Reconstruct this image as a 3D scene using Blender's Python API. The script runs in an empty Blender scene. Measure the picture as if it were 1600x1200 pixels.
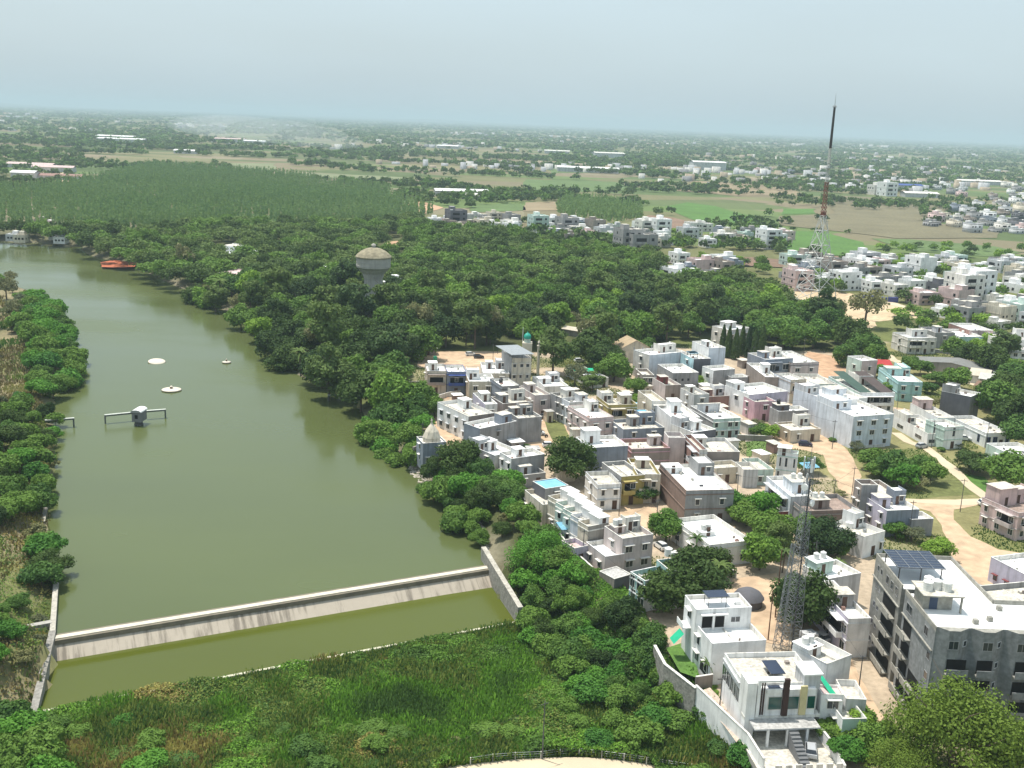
import bpy, math, random
import numpy as np
from mathutils import Matrix, Vector
C = bpy.context.scene
col = C.collection
R = math.radians
rng = np.random.default_rng(7)
random.seed(7)
# ---------------------------------------------------------------- camera
CAMH = 84.0
PITCH = 13.74
ROLL = 2.22
FPX = 1677.0
cam_d = bpy.data.cameras.new('camera')
cam = bpy.data.objects.new('camera', cam_d)
col.objects.link(cam)
cam_d.sensor_width = 36.0
cam_d.lens = 36.0 * FPX / 1600.0
cam_d.clip_start = 1.0
cam_d.clip_end = 200000.0
CM = (Matrix.Rotation(R(90 - PITCH), 4, 'X') @ Matrix.Rotation(R(ROLL), 4, 'Z'))
cam.matrix_world = Matrix.Translation((0, 0, CAMH)) @ CM
C.camera = cam
CR = np.array(CM.to_3x3())
def U(px, py, z=0.0):
    """point of the picture (1600 x 1200 scale) on the level z, in metres"""
    d = CR @ np.array([(px - 800) / FPX, -(py - 600) / FPX, -1.0])
    t = (z - CAMH) / d[2]
    return np.array([d[0] * t, d[1] * t, z])
def P(x, y, z=0.0):
    v = CR.T @ np.array([x, y, z - CAMH])
    return (800 + FPX * v[0] / -v[2], 600 - FPX * v[1] / -v[2])
def Up(pts, z=0.0):
    return [tuple(U(a, b, z)[:2]) for a, b in pts]
# ---------------------------------------------------------------- light
SUN_EL, SUN_AZ = 73.0, -62.0      # azimuth from the view direction, minus = left
w = bpy.data.worlds.new('World'); C.world = w; w.use_nodes = True
nt = w.node_tree; nt.nodes.clear()
sky = nt.nodes.new('ShaderNodeTexSky'); sky.sky_type = 'NISHITA'; sky.sun_disc = False
sky.sun_elevation = R(SUN_EL); sky.sun_rotation = R(SUN_AZ)
sky.altitude = 200; sky.air_density = 1.3; sky.dust_density = 4.5; sky.ozone_density = 1.6
bg = nt.nodes.new('ShaderNodeBackground'); bg.inputs[1].default_value = 0.12
ow = nt.nodes.new('ShaderNodeOutputWorld')
# thin high overcast veil over the blue
tc = nt.nodes.new('ShaderNodeTexCoord'); mp = nt.nodes.new('ShaderNodeMapping')
mp.inputs['Scale'].default_value = (1.2, 1.2, 5.0)
nz = nt.nodes.new('ShaderNodeTexNoise'); nz.inputs['Scale'].default_value = 1.3; nz.inputs['Detail'].default_value = 5
mr = nt.nodes.new('ShaderNodeMapRange'); mr.inputs[1].default_value = .3; mr.inputs[2].default_value = .75
mr.inputs[3].default_value = .6; mr.inputs[4].default_value = .78
mx = nt.nodes.new('ShaderNodeMix'); mx.data_type = 'RGBA'; mx.inputs[7].default_value = (5.35, 6.55, 7.15, 1)
L = nt.links.new
L(tc.outputs['Generated'], mp.inputs[0]); L(mp.outputs[0], nz.inputs['Vector']); L(nz.outputs[0], mr.inputs[0])
L(mr.outputs[0], mx.inputs[0]); L(sky.outputs[0], mx.inputs[6]); L(mx.outputs[2], bg.inputs[0]); L(bg.outputs[0], ow.inputs[0])
sd = bpy.data.lights.new('sun', 'SUN'); sd.energy = 4.6; sd.angle = R(0.6); sd.color = (1, .95, .87)
so = bpy.data.objects.new('sun', sd); col.objects.link(so)
so.rotation_euler = (R(90 - SUN_EL), 0, R(180 - SUN_AZ)); so.location = (0, 0, 300)
C.view_settings.view_transform = 'Standard'; C.view_settings.look = 'None'
C.view_settings.exposure = 0.18; C.view_settings.gamma = 1
C.cycles.max_bounces = 6; C.cycles.diffuse_bounces = 3; C.cycles.glossy_bounces = 2
C.cycles.transmission_bounces = 3; C.cycles.volume_bounces = 1; C.cycles.transparent_max_bounces = 6
# ---------------------------------------------------------------- materials
MATS = {}
def _new(name):
    m = bpy.data.materials.new(name); m.use_nodes = True
    t = m.node_tree; b = t.nodes['Principled BSDF']
    return m, t, b
def surf(name, c, rough=.85, var=.18, scale=.6, streak=0.0, bump=0.0, spec=.3, metal=0.0, c2=None, fine=0):
    """matte surface with two noises of its own colour variation, optional rain streaks"""
    if name in MATS: return MATS[name]
    m, t, b = _new(name)
    N = t.nodes.new; K = t.links.new
    g = N('ShaderNodeNewGeometry')
    n1 = N('ShaderNodeTexNoise'); n1.inputs['Scale'].default_value = scale; n1.inputs['Detail'].default_value = 6
    n1.inputs['Roughness'].default_value = .62
    K(g.outputs['Position'], n1.inputs['Vector'])
    r = N('ShaderNodeMapRange'); r.inputs[1].default_value = .3; r.inputs[2].default_value = .7
    K(n1.outputs[0], r.inputs[0])
    mix = N('ShaderNodeMix'); mix.data_type = 'RGBA'
    lo = [x * (1 - var) for x in c] if c2 is None else c2
    mix.inputs[6].default_value = (*lo, 1)
    mix.inputs[7].default_value = (*[min(.95, x * (1 + var * .6)) for x in c], 1)
    K(r.outputs[0], mix.inputs[0])
    out = mix.outputs[2]
    if streak:
        mp = N('ShaderNodeMapping'); mp.inputs['Scale'].default_value = (1.6, 1.6, .12)
        n2 = N('ShaderNodeTexNoise'); n2.inputs['Scale'].default_value = 1.0; n2.inputs['Detail'].default_value = 4
        K(g.outputs['Position'], mp.inputs[0]); K(mp.outputs[0], n2.inputs['Vector'])
        r2 = N('ShaderNodeMapRange'); r2.inputs[1].default_value = .49; r2.inputs[2].default_value = .75
        r2.inputs[3].default_value = 0; r2.inputs[4].default_value = streak
        K(n2.outputs[0], r2.inputs[0])
        m2 = N('ShaderNodeMix'); m2.data_type = 'RGBA'; m2.inputs[7].default_value = (.09, .085, .075, 1)
        K(r2.outputs[0], m2.inputs[0]); K(out, m2.inputs[6]); out = m2.outputs[2]
    if fine:
        n3 = N('ShaderNodeTexNoise'); n3.inputs['Scale'].default_value = fine; n3.inputs['Detail'].default_value = 3
        K(g.outputs['Position'], n3.inputs['Vector'])
        r3 = N('ShaderNodeMapRange'); r3.inputs[1].default_value = .35; r3.inputs[2].default_value = .65
        r3.inputs[3].default_value = .80; r3.inputs[4].default_value = 1.12
        K(n3.outputs[0], r3.inputs[0])
        m3 = N('ShaderNodeVectorMath'); m3.operation = 'SCALE'; K(out, m3.inputs[0]); K(r3.outputs[0], m3.inputs['Scale']); out = m3.outputs[0]
    K(out, b.inputs['Base Color'])
    b.inputs['Roughness'].default_value = rough
    b.inputs['Specular IOR Level'].default_value = spec
    b.inputs['Metallic'].default_value = metal
    if bump:
        bn = N('ShaderNodeBump'); bn.inputs['Strength'].default_value = bump; bn.inputs['Distance'].default_value = .3
        K(n1.outputs[0], bn.inputs['Height']); K(bn.outputs[0], b.inputs['Normal'])
    MATS[name] = m
    return m
PAL = dict(
    white=(.80, .80, .79), offwhite=(.70, .68, .63), cream=(.64, .58, .47), lightgrey=(.54, .55, .56), grey=(.31, .31, .31),
    bluegrey=(.25, .28, .33), darkgrey=(.13, .13, .145), tan=(.46, .38, .28), pink=(.56, .49, .475), rose=(.58, .37, .42),
    palepink=(.6, .46, .44), lilac=(.5, .47, .56), brick=(.25, .18, .15), brown=(.31, .265, .235), maroon=(.2, .06, .06),
    mustard=(.40, .33, .12), mint=(.5, .62, .56), cyan=(.42, .62, .66), turquoise=(.38, .58, .56), paleblue=(.64, .68, .73),
    bluesheet=(.2, .46, .62), green=(.02, .42, .27), stone=(.3, .28, .25), black=(.03, .03, .035), redbrown=(.33, .2, .17),
    yellow=(.6, .53, .3), darkgreen=(.02, .07, .065), blue=(.06, .1, .3), purple=(.09, .06, .2), red=(.45, .05, .05))
def wallm(c):
    st = .5 if c in ('grey', 'white', 'offwhite', 'lightgrey', 'cream', 'stone', 'mint') else .4
    if c in ('white',): st = .3
    return surf('plaster_' + c, PAL[c], .9, .2, .35, streak=st)
def roofm(c):
    if c == 'white': return surf('roof_white', (.86, .855, .83), .7, .12, .5)
    if c == 'tan': return surf('roof_tan', (.60, .565, .49), .9, .30, .5, fine=2.)
    if c == 'grey': return surf('roof_grey', (.45, .44, .42), .9, .30, .5, fine=2.)
    if c == 'brown': return surf('roof_brown', (.33, .25, .21), .9, .30, .5, fine=2.)
    return surf('roof_' + c, PAL[c], .75, .2, .5)
GLASS = surf('window_glass', (.035, .042, .05), .12, .3, 2., spec=.6)
GGLASS = surf('green_glass', (.01, .075, .065), .1, .3, 1., spec=.6)
FRAME = surf('window_frame', (.55, .54, .5), .6, .1)
DOORM = surf('door_wood', (.09, .05, .035), .6, .3)
METAL = surf('galvanised_steel', (.36, .38, .39), .5, .2, 1., metal=.4)
DMETAL = surf('dark_steel', (.06, .06, .065), .5, .2)
TANKW = surf('tank_plastic_white', (.72, .72, .69), .5, .1)
TANKB = surf('tank_plastic_black', (.02, .02, .022), .4, .1)
CONC = surf('concrete', (.42, .40, .36), .9, .3, .4, streak=.3)
SOLAR = surf('solar_panel', (.02, .03, .06), .2, .2, 1., spec=.6)
def leafm(name, c, var=.28, trans=.28):
    if name in MATS: return MATS[name]
    m, t, b = _new(name); N = t.nodes.new; K = t.links.new
    oi = N('ShaderNodeObjectInfo'); g = N('ShaderNodeNewGeometry')
    n = N('ShaderNodeTexNoise'); n.inputs['Scale'].default_value = .22; n.inputs['Detail'].default_value = 3
    K(g.outputs['Position'], n.inputs['Vector'])
    n2 = N('ShaderNodeTexNoise'); n2.inputs['Scale'].default_value = 1.1; n2.inputs['Detail'].default_value = 2
    K(g.outputs['Position'], n2.inputs['Vector'])
    a = N('ShaderNodeMath'); a.operation = 'MULTIPLY_ADD'; a.inputs[1].default_value = .9; a.inputs[2].default_value = -.45; K(n.outputs[0], a.inputs[0])
    a2 = N('ShaderNodeMath'); a2.operation = 'MULTIPLY_ADD'; a2.inputs[1].default_value = .7; K(n2.outputs[0], a2.inputs[0]); K(a.outputs[0], a2.inputs[2])
    a3 = N('ShaderNodeMath'); a3.operation = 'MULTIPLY_ADD'; a3.inputs[1].default_value = 1.0; K(oi.outputs['Random'], a3.inputs[0]); K(a2.outputs[0], a3.inputs[2])
    cr = N('ShaderNodeValToRGB'); e = cr.color_ramp.elements
    e[0].position = .25; e[0].color = (c[0] * (1 - var * 1.3), c[1] * (1 - var), c[2] * (1 - var * .5), 1)
    e[1].position = 1.2 - .2; e[1].color = (c[0] * (1 + var * 1.7), c[1] * (1 + var * 1.1), c[2] * (1 + var * .4), 1)
    K(a3.outputs[0], cr.inputs[0])
    K(cr.outputs[0], b.inputs['Base Color']); b.inputs['Roughness'].default_value = .7; b.inputs['Specular IOR Level'].default_value = .2
    tr = N('ShaderNodeBsdfTranslucent'); ms = N('ShaderNodeMixShader'); ms.inputs[0].default_value = trans
    K(cr.outputs[0], tr.inputs[0]); K(b.outputs[0], ms.inputs[1]); K(tr.outputs[0], ms.inputs[2])
    K(ms.outputs[0], t.nodes['Material Output'].inputs[0])
    MATS[name] = m
    return m
BARK = surf('bark', (.13, .10, .075), .9, .3, 2.)
LEAF = dict(dark=leafm('leaf_dark', (.048, .092, .024)), mid=leafm('leaf_mid', (.092, .182, .036)),
            light=leafm('leaf_light', (.14, .26, .04)), olive=leafm('leaf_olive', (.09, .15, .045)), willow=leafm('leaf_willow', (.10, .17, .03), .3, .3), slim=leafm('leaf_slim', (.15, .25, .09), .3, .3),
            pale=leafm('leaf_pale', (.16, .18, .09)), vivid=leafm('leaf_vivid', (.075, .205, .03)),
            eucalypt=leafm('leaf_eucalypt', (.085, .15, .05)))
# ---------------------------------------------------------------- object helpers
def tag(o, label=None, cat=None, group=None, kind=None):
    if label: o['label'] = label
    if cat: o['category'] = cat
    if group: o['group'] = group
    if kind: o['kind'] = kind
    return o
def empty(name, loc, rz=0.0):
    o = bpy.data.objects.new(name, None); col.objects.link(o)
    o.location = loc; o.rotation_euler = (0, 0, rz); o.empty_display_size = .5
    return o
class MB:
    """collects shapes into one mesh"""
    def __init__(s): s.v = []; s.f = []; s.m = []; s.mats = []
    def mi(s, m):
        if m not in s.mats: s.mats.append(m)
        return s.mats.index(m)
    def quad(s, pts, m):
        i = len(s.v); s.v += [tuple(p) for p in pts]; s.f.append(tuple(range(i, i + len(pts)))); s.m.append(s.mi(m))
    def box(s, x0, x1, y0, y1, z0, z1, m, top=None, M=None, skip=''):
        i = len(s.v)
        vs = [(x0, y0, z0), (x1, y0, z0), (x1, y1, z0), (x0, y1, z0), (x0, y0, z1), (x1, y0, z1), (x1, y1, z1), (x0, y1, z1)]
        if M is not None: vs = [tuple(M @ Vector(v)) for v in vs]
        s.v += vs; k = s.mi(m); kt = s.mi(top) if top else k
        for nm, f, mm in (('b', (0, 3, 2, 1), k), ('t', (4, 5, 6, 7), kt), ('f', (0, 1, 5, 4), k), ('r', (1, 2, 6, 5), k), ('k', (2, 3, 7, 6), k), ('l', (3, 0, 4, 7), k)):
            if nm in skip: continue
            s.f.append(tuple(i + a for a in f)); s.m.append(mm)
    def tube(s, p0, p1, r0, r1, m, n=8, cap=True):
        p0 = Vector(p0); p1 = Vector(p1); d = (p1 - p0)
        if d.length < 1e-6: return
        d.normalize(); a = Vector((1, 0, 0)) if abs(d.z) > .7 else Vector((0, 0, 1))
        u = d.cross(a).normalized(); vv = d.cross(u)
        i = len(s.v); k = s.mi(m)
        for p, r in ((p0, r0), (p1, r1)):
            for j in range(n):
                t = 2 * math.pi * j / n; s.v.append(tuple(p + u * math.cos(t) * r + vv * math.sin(t) * r))
        for j in range(n):
            q = (j + 1) % n; s.f.append((i + j, i + q, i + n + q, i + n + j)); s.m.append(k)
        if cap:
            s.f.append(tuple(i + n + j for j in range(n))); s.m.append(k)
            s.f.append(tuple(i + j for j in reversed(range(n)))); s.m.append(k)
    def lathe(s, prof, m, n=24, c=(0, 0, 0)):
        i = len(s.v)
        for r, z in prof:
            for j in range(n):
                t = 2 * math.pi * j / n; s.v.append((c[0] + r * math.cos(t), c[1] + r * math.sin(t), c[2] + z))
        ms = m if isinstance(m, list) else [m] * (len(prof) - 1)
        for a in range(len(prof) - 1):
            for j in range(n):
                q = (j + 1) % n
                s.f.append((i + a * n + j, i + a * n + q, i + (a + 1) * n + q, i + (a + 1) * n + j)); s.m.append(s.mi(ms[a]))
    def build(s, name, parent=None, smooth=False):
        me = bpy.data.meshes.new(name); me.from_pydata(s.v, [], s.f)
        for m in s.mats: me.materials.append(m)
        me.polygons.foreach_set('material_index', s.m)
        if smooth: me.polygons.foreach_set('use_smooth', [True] * len(s.f))
        me.update()
        o = bpy.data.objects.new(name, me); col.objects.link(o)
        if parent is not None: o.parent = parent
        return o
def np_mesh(name, v, f, mats, mi=None, link=True, parent=None):
    """v (N,3), f (M,k) arrays"""
    me = bpy.data.meshes.new(name); k = f.shape[1]
    me.vertices.add(len(v)); me.vertices.foreach_set('co', v.astype(np.float32).ravel())
    me.loops.add(f.size); me.loops.foreach_set('vertex_index', f.astype(np.int32).ravel())
    me.polygons.add(len(f)); me.polygons.foreach_set('loop_start', np.arange(0, f.size, k, dtype=np.int32))
    me.polygons.foreach_set('loop_total', np.full(len(f), k, dtype=np.int32))
    for m in mats: me.materials.append(m)
    if mi is not None: me.polygons.foreach_set('material_index', mi.astype(np.int32))
    me.update(calc_edges=True)
    o = bpy.data.objects.new(name, me)
    if link: col.objects.link(o)
    if parent is not None: o.parent = parent
    return o
def copy_tree(o, parent=None):
    c = o.copy(); col.objects.link(c); c.parent = parent
    for ch in KIDS.get(o, o.children): copy_tree(ch, c)
    return c
KIDS = {}
def inpoly(x, y, poly):
    x = np.asarray(x); y = np.asarray(y); r = np.zeros(x.shape, bool); n = len(poly)
    for i in range(n):
        x0, y0 = poly[i]; x1, y1 = poly[(i + 1) % n]
        if y0 == y1: continue
        c = ((y0 > y) != (y1 > y)) & (x < (x1 - x0) * (y - y0) / (y1 - y0) + x0)
        r ^= c
    return r
def sdist(x, y, poly):
    """distance to a polygon, negative inside"""
    x = np.asarray(x, float); y = np.asarray(y, float); d = np.full(x.shape, 1e18); n = len(poly)
    for i in range(n):
        x0, y0 = poly[i]; x1, y1 = poly[(i + 1) % n]
        dx, dy = x1 - x0, y1 - y0; q = dx * dx + dy * dy
        if q == 0: continue
        t = np.clip(((x - x0) * dx + (y - y0) * dy) / q, 0, 1)
        d = np.minimum(d, (x - x0 - t * dx) ** 2 + (y - y0 - t * dy) ** 2)
    d = np.sqrt(d)
    return np.where(inpoly(x, y, poly), -d, d)
def vnoise(x, y, s, seed=0):
    """smooth value noise in numpy"""
    X = np.asarray(x) / s; Y = np.asarray(y) / s
    xi = np.floor(X).astype(np.int64); yi = np.floor(Y).astype(np.int64); fx = X - xi; fy = Y - yi
    fx = fx * fx * (3 - 2 * fx); fy = fy * fy * (3 - 2 * fy)
    def h(a, b):
        n = (a * 374761393 + b * 668265263 + seed * 974634777) & 0x7fffffff
        n = ((n ^ (n >> 13)) * 1274126177) & 0x7fffffff
        return ((n ^ (n >> 16)) & 0xffff) / 65535.0
    return (h(xi, yi) * (1 - fx) + h(xi + 1, yi) * fx) * (1 - fy) + (h(xi, yi + 1) * (1 - fx) + h(xi + 1, yi + 1) * fx) * fy
# ---------------------------------------------------------------- the ground, water, roads
ZL, ZP, ZLOW = -3.0, -5.3, -6.0
lake_px = [(83, 1000), (86, 930), (88, 880), (74, 815), (80, 770), (95, 730), (88, 690), (96, 640), (94, 604), (122, 590), (125, 545),
           (114, 505), (86, 475), (60, 462), (28, 444), (0, 432), (-150, 400), (-150, 372), (0, 378), (60, 380), (122, 384), (128, 396), (165, 407), (212, 417),
           (245, 435), (285, 452), (330, 473), (375, 507), (425, 555), (478, 594), (520, 614), (562, 645), (600, 683), (622, 718),
           (655, 745), (690, 788), (715, 828), (745, 850), (762, 886)]
LAKE = Up(lake_px, ZL)
CREST = [U(80, 997, -2.7), U(770, 885, -2.7)]
TOE = [U(84, 1034, ZP), U(771, 921, ZP)]
pool_px = [(84, 1034), (771, 921), (806, 973), (66, 1112)]
POOL = Up(pool_px, ZP)
low_px = [(66, 1112), (806, 973), (812, 960), (870, 1005), (950, 1045), (1010, 1110), (1080, 1200), (1140, 1290), (-300, 1290), (-120, 1150), (30, 1130)]
LOW = Up(low_px, ZLOW)
WSTRIP = [tuple(U(88, 1034, ZP)[:2]), tuple(U(766, 922, ZP)[:2]), tuple(U(764, 884, -2.7)[:2]), tuple(U(84, 995, -2.7)[:2])]
def sm(t):
    t = np.clip(t, 0, 1); return t * t * (3 - 2 * t)
def gz(x, y):
    x = np.asarray(x, float); y = np.asarray(y, float)
    z = np.zeros(x.shape)
    d = np.hypot(x, y)
    near = d < 1800
    xs = x[near]; ys = y[near]; zz = np.zeros(xs.shape)
    s = sdist(xs, ys, LAKE) + (vnoise(xs, ys, 7, 3) - .5) * 3.0
    zz = np.where(s < 0, np.maximum(-6.5, -3.25 + s * .8), -3.25 + 3.25 * sm(s / 9.0))
    s = sdist(xs, ys, LOW)
    zz = np.minimum(zz, ZLOW - ZLOW * sm(s / 12.0))
    s = sdist(xs, ys, POOL)
    zz = np.minimum(zz, np.where(s < 0.2, ZP - 1.6, (ZP - 1.6) + (9 * sm((s - .2) / 1.2))))
    s = sdist(xs, ys, WSTRIP)
    zz = np.minimum(zz, np.where(s < 1.2, ZP - 1.6, (ZP - 1.6) + (9 * sm((s - 1.2) / 1.2))))
    zz = zz + (vnoise(xs, ys, 9, 5) - .5) * .5 * np.where(zz < -1, 1, 0)
    z[near] = zz
    return z
def gz1(x, y): return float(gz(np.array([x]), np.array([y]))[0])
def axis(a, b, step, far, g=1.09):
    v = list(np.arange(a, b + .1, step)); s = step; lo = [a]; hi = [b]
    while lo[-1] > -far: s *= g; lo.append(lo[-1] - s)
    s = step
    while hi[-1] < far: s *= g; hi.append(hi[-1] + s)
    return np.array(lo[:0:-1] + v + hi[1:])
gx = axis(-170, 300, 2.0, 42000)
gy = axis(60, 560, 2.0, 42000); gy = gy[gy > -3000]
GX, GY = np.meshgrid(gx, gy)
GZ = gz(GX.ravel(), GY.ravel())
nx, ny = len(gx), len(gy)
ii = (np.arange(ny - 1)[:, None] * nx + np.arange(nx - 1)[None, :]).ravel()
F = np.stack([ii, ii + 1, ii + nx + 1, ii + nx], 1)
V = np.stack([GX.ravel(), GY.ravel(), GZ], 1)
# ground cover zones -> a colour attribute (the earth's own colours)
zone_px = [  # (polygon, colour, level)
    ('town', [(610, 700), (640, 560), (860, 550), (900, 600), (990, 545), (1130, 530), (1290, 545), (1350, 530), (1600, 560), (1900, 600), (1900, 1400), (1250, 1400), (1085, 1080), (1000, 1000), (900, 900), (830, 850), (780, 800), (700, 740)], (.43, .345, .25)),
    ('scrub', [(1300, 560), (1400, 535), (1700, 560), (1700, 960), (1420, 880), (1390, 820), (1330, 780), (1285, 745), (1240, 715), (1290, 690), (1395, 690), (1400, 640), (1340, 600)], (.22, .205, .095)),
    ('left', [(-400, 430), (0, 430), (130, 500), (130, 600), (90, 700), (70, 820), (80, 900), (40, 1120), (-400, 1300)], (.24, .205, .12)),
    ('belt', [(-150, 360), (0, 376), (130, 390), (250, 440), (430, 570), (620, 720), (760, 880), (830, 960), (900, 1000), (880, 860), (800, 780), (650, 660), (650, 560), (860, 545), (990, 540), (1200, 545), (1330, 545), (1310, 500), (1230, 450), (1040, 430), (900, 380), (700, 350), (640, 330), (640, 280), (0, 270), (-400, 280)], (.075, .085, .035)),
]
gxf, gyf = V[:, 0], V[:, 1]
dist = np.hypot(gxf, gyf)
base = np.array([.135, .14, .06])[None] * np.ones((len(V), 1))
n1 = vnoise(gxf, gyf, 260, 11); n2 = vnoise(gxf, gyf, 90, 12); n3 = vnoise(gxf, gyf, 14, 13); n4 = vnoise(gxf, gyf, 4, 14)
t = sm((n1 - .45) * 4)[:, None]; base = base * (1 - t) + np.array([.27, .21, .13]) * t
for nm, pp, c in zone_px:
    s = sdist(gxf, gyf, Up(pp)) + (n3 - .5) * 14
    t = sm(-s / 4 + .5)[:, None] * (dist < 1700)[:, None]
    base = base * (1 - t) + np.array(c) * t
near = dist < 900
s = sdist(gxf, gyf, LOW); t = sm(-s / 3 + .5)[:, None]
lowc = np.array([.07, .12, .03]) * (1 - n2[:, None]) + np.array([.13, .105, .04]) * n2[:, None]
base = base * (1 - t) + lowc * t
s = sdist(gxf, gyf, LAKE) + (n3 - .5) * 5; t = (sm(1.4 - s / 4) * near)[:, None]
base = base * (1 - t * .7) + np.array([.25, .22, .16]) * t * .7
# green weeds growing through the bare plots of the town
t = (sm((n3 * .6 + n2 * .4 - .52) * 7) * (dist < 700) * .7)[:, None]
base = base * (1 - t) + np.array([.13, .15, .05]) * t
base *= (.8 + .4 * n4)[:, None]
gm, t_, b_ = _new('earth')
att = t_.nodes.new('ShaderNodeAttribute'); att.attribute_name = 'earth_colour'
g_ = t_.nodes.new('ShaderNodeNewGeometry')
na = t_.nodes.new('ShaderNodeTexNoise'); na.inputs['Scale'].default_value = .9; na.inputs['Detail'].default_value = 6
vo = t_.nodes.new('ShaderNodeTexVoronoi'); vo.inputs['Scale'].default_value = .0075; vo.inputs['Randomness'].default_value = .85
mpv = t_.nodes.new('ShaderNodeMapping'); mpv.inputs['Rotation'].default_value = (0, 0, .35); mpv.inputs['Scale'].default_value = (.7, 1.5, 1)
L = t_.links.new
L(g_.outputs['Position'], na.inputs['Vector']); L(g_.outputs['Position'], mpv.inputs[0]); L(mpv.outputs[0], vo.inputs['Vector'])
rampv = t_.nodes.new('ShaderNodeValToRGB'); rampv.color_ramp.interpolation = 'CONSTANT'
els = rampv.color_ramp.elements
els[0].color = (.09, .14, .05, 1); els[1].position = .2; els[1].color = (.20, .17, .11, 1)
for p_, c_ in ((.36, (.12, .18, .06)), (.5, (.16, .16, .08)), (.64, (.24, .21, .14)), (.76, (.08, .12, .045)), (.88, (.18, .18, .09))):
    e_ = els.new(p_); e_.color = (*c_, 1)
sx = t_.nodes.new('ShaderNodeSeparateColor'); L(vo.outputs['Color'], sx.inputs[0]); L(sx.outputs[0], rampv.inputs[0])
at2 = t_.nodes.new('ShaderNodeAttribute'); at2.attribute_name = 'farmland'
mxa = t_.nodes.new('ShaderNodeMix'); mxa.data_type = 'RGBA'
L(at2.outputs['Fac'], mxa.inputs[0]); L(att.outputs['Color'], mxa.inputs[6]); L(rampv.outputs[0], mxa.inputs[7])
mra = t_.nodes.new('ShaderNodeMapRange'); mra.inputs[1].default_value = .3; mra.inputs[2].default_value = .7; mra.inputs[3].default_value = .82; mra.inputs[4].default_value = 1.15
L(na.outputs[0], mra.inputs[0])
vm = t_.nodes.new('ShaderNodeVectorMath'); vm.operation = 'SCALE'; L(mxa.outputs[2], vm.inputs[0]); L(mra.outputs[0], vm.inputs['Scale'])
L(vm.outputs[0], b_.inputs['Base Color']); b_.inputs['Roughness'].default_value = .95; b_.inputs['Specular IOR Level'].default_value = .1
bn = t_.nodes.new('ShaderNodeBump'); bn.inputs['Strength'].default_value = .5; bn.inputs['Distance'].default_value = .4
L(na.outputs[0], bn.inputs['Height']); L(bn.outputs[0], b_.inputs['Normal'])
ground = np_mesh('ground', V, F, [gm]); ground['kind'] = 'structure'
ca = ground.data.color_attributes.new('earth_colour', 'FLOAT_COLOR', 'POINT')
ca.data.foreach_set('color', np.concatenate([base, np.ones((len(V), 1))], 1).astype(np.float32).ravel())
fa = ground.data.attributes.new('farmland', 'FLOAT', 'POINT')
fa.data.foreach_set('value', (sm((dist - 700) / 200) * .8).astype(np.float32))
ground.data.polygons.foreach_set('use_smooth', np.ones(len(F), bool))
# low hills on the horizon
def hill(x0, x1, y, hmax, seed):
    xs = np.linspace(x0, x1, 80); rows = []
    for k, (dy, f) in enumerate(((-2500, 0), (-1200, .5), (0, 1), (1500, .6), (3500, 0))):
        hh = hmax * f * (.3 + .7 * vnoise(xs, xs * 0, (x1 - x0) / 7, seed)) * np.sin(np.linspace(0, math.pi, 80))
        rows.append(np.stack([xs, np.full(80, y + dy), hh - 2], 1))
    v = np.concatenate(rows); i = (np.arange(4)[:, None] * 80 + np.arange(79)[None]).ravel()
    o = np_mesh('hills', v, np.stack([i, i + 1, i + 81, i + 80], 1), [surf('hill_scrub', (.10, .12, .06), .95, .3, .002)])
    o['kind'] = 'structure'
hill(-19000, -9500, 25000, 95, 1); hill(-4200, 1200, 27000, 70, 2); hill(-9800, -3500, 33000, 110, 3)
# ---------------------------------------------------------------- water
def water(name, poly, z, c, grow=1.5):
    m, t, b = _new('water_' + name); N = t.nodes.new; K = t.links.new
    g = N('ShaderNodeNewGeometry'); n = N('ShaderNodeTexNoise'); n.inputs['Scale'].default_value = .012; n.inputs['Detail'].default_value = 4
    mp = N('ShaderNodeMapping'); mp.inputs['Scale'].default_value = (.7, 1.6, 1)
    K(g.outputs['Position'], mp.inputs[0]); K(mp.outputs[0], n.inputs['Vector'])
    cr = N('ShaderNodeMix'); cr.data_type = 'RGBA'; cr.inputs[6].default_value = (*[a * .8 for a in c], 1); cr.inputs[7].default_value = (*[a * 1.22 for a in c], 1)
    K(n.outputs[0], cr.inputs[0]); K(cr.outputs[2], b.inputs['Base Color'])
    rr = N('ShaderNodeMapRange'); rr.inputs[1].default_value = .35; rr.inputs[2].default_value = .65; rr.inputs[3].default_value = .08; rr.inputs[4].default_value = .30
    K(n.outputs[0], rr.inputs[0]); K(rr.outputs[0], b.inputs['Roughness'])
    b.inputs['IOR'].default_value = 1.33; b.inputs['Specular IOR Level'].default_value = .5
    n2 = N('ShaderNodeTexNoise'); n2.inputs['Scale'].default_value = .9; n2.inputs['Detail'].default_value = 3
    K(g.outputs['Position'], n2.inputs['Vector'])
    bn = N('ShaderNodeBump'); bn.inputs['Strength'].default_value = .10; bn.inputs['Distance'].default_value = .12
    K(n2.outputs[0], bn.inputs['Height']); K(bn.outputs[0], b.inputs['Normal'])
    q = MB(); q.quad([(x, y, z) for x, y in poly], m); o = q.build(name); o['kind'] = 'structure'
    return o
def grown(poly, g):
    cx = sum(p[0] for p in poly) / len(poly); n = len(poly); out = []
    A_ = sum(poly[i][0] * poly[(i + 1) % n][1] - poly[(i + 1) % n][0] * poly[i][1] for i in range(n)); sg = 1 if A_ > 0 else -1
    for i in range(n):
        a = Vector(poly[i - 1]); b = Vector(poly[i]); c = Vector(poly[(i + 1) % n])
        t = ((b - a).normalized() + (c - b).normalized()).normalized(); nn = Vector((t.y, -t.x)) * sg
        out.append((b.x + nn.x * g, b.y + nn.y * g))
    return out
lk = grown(LAKE, 3.0)
lk[0] = tuple(U(78, 1000, ZL)[:2]); lk[-1] = tuple(U(774, 889, ZL)[:2])
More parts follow.
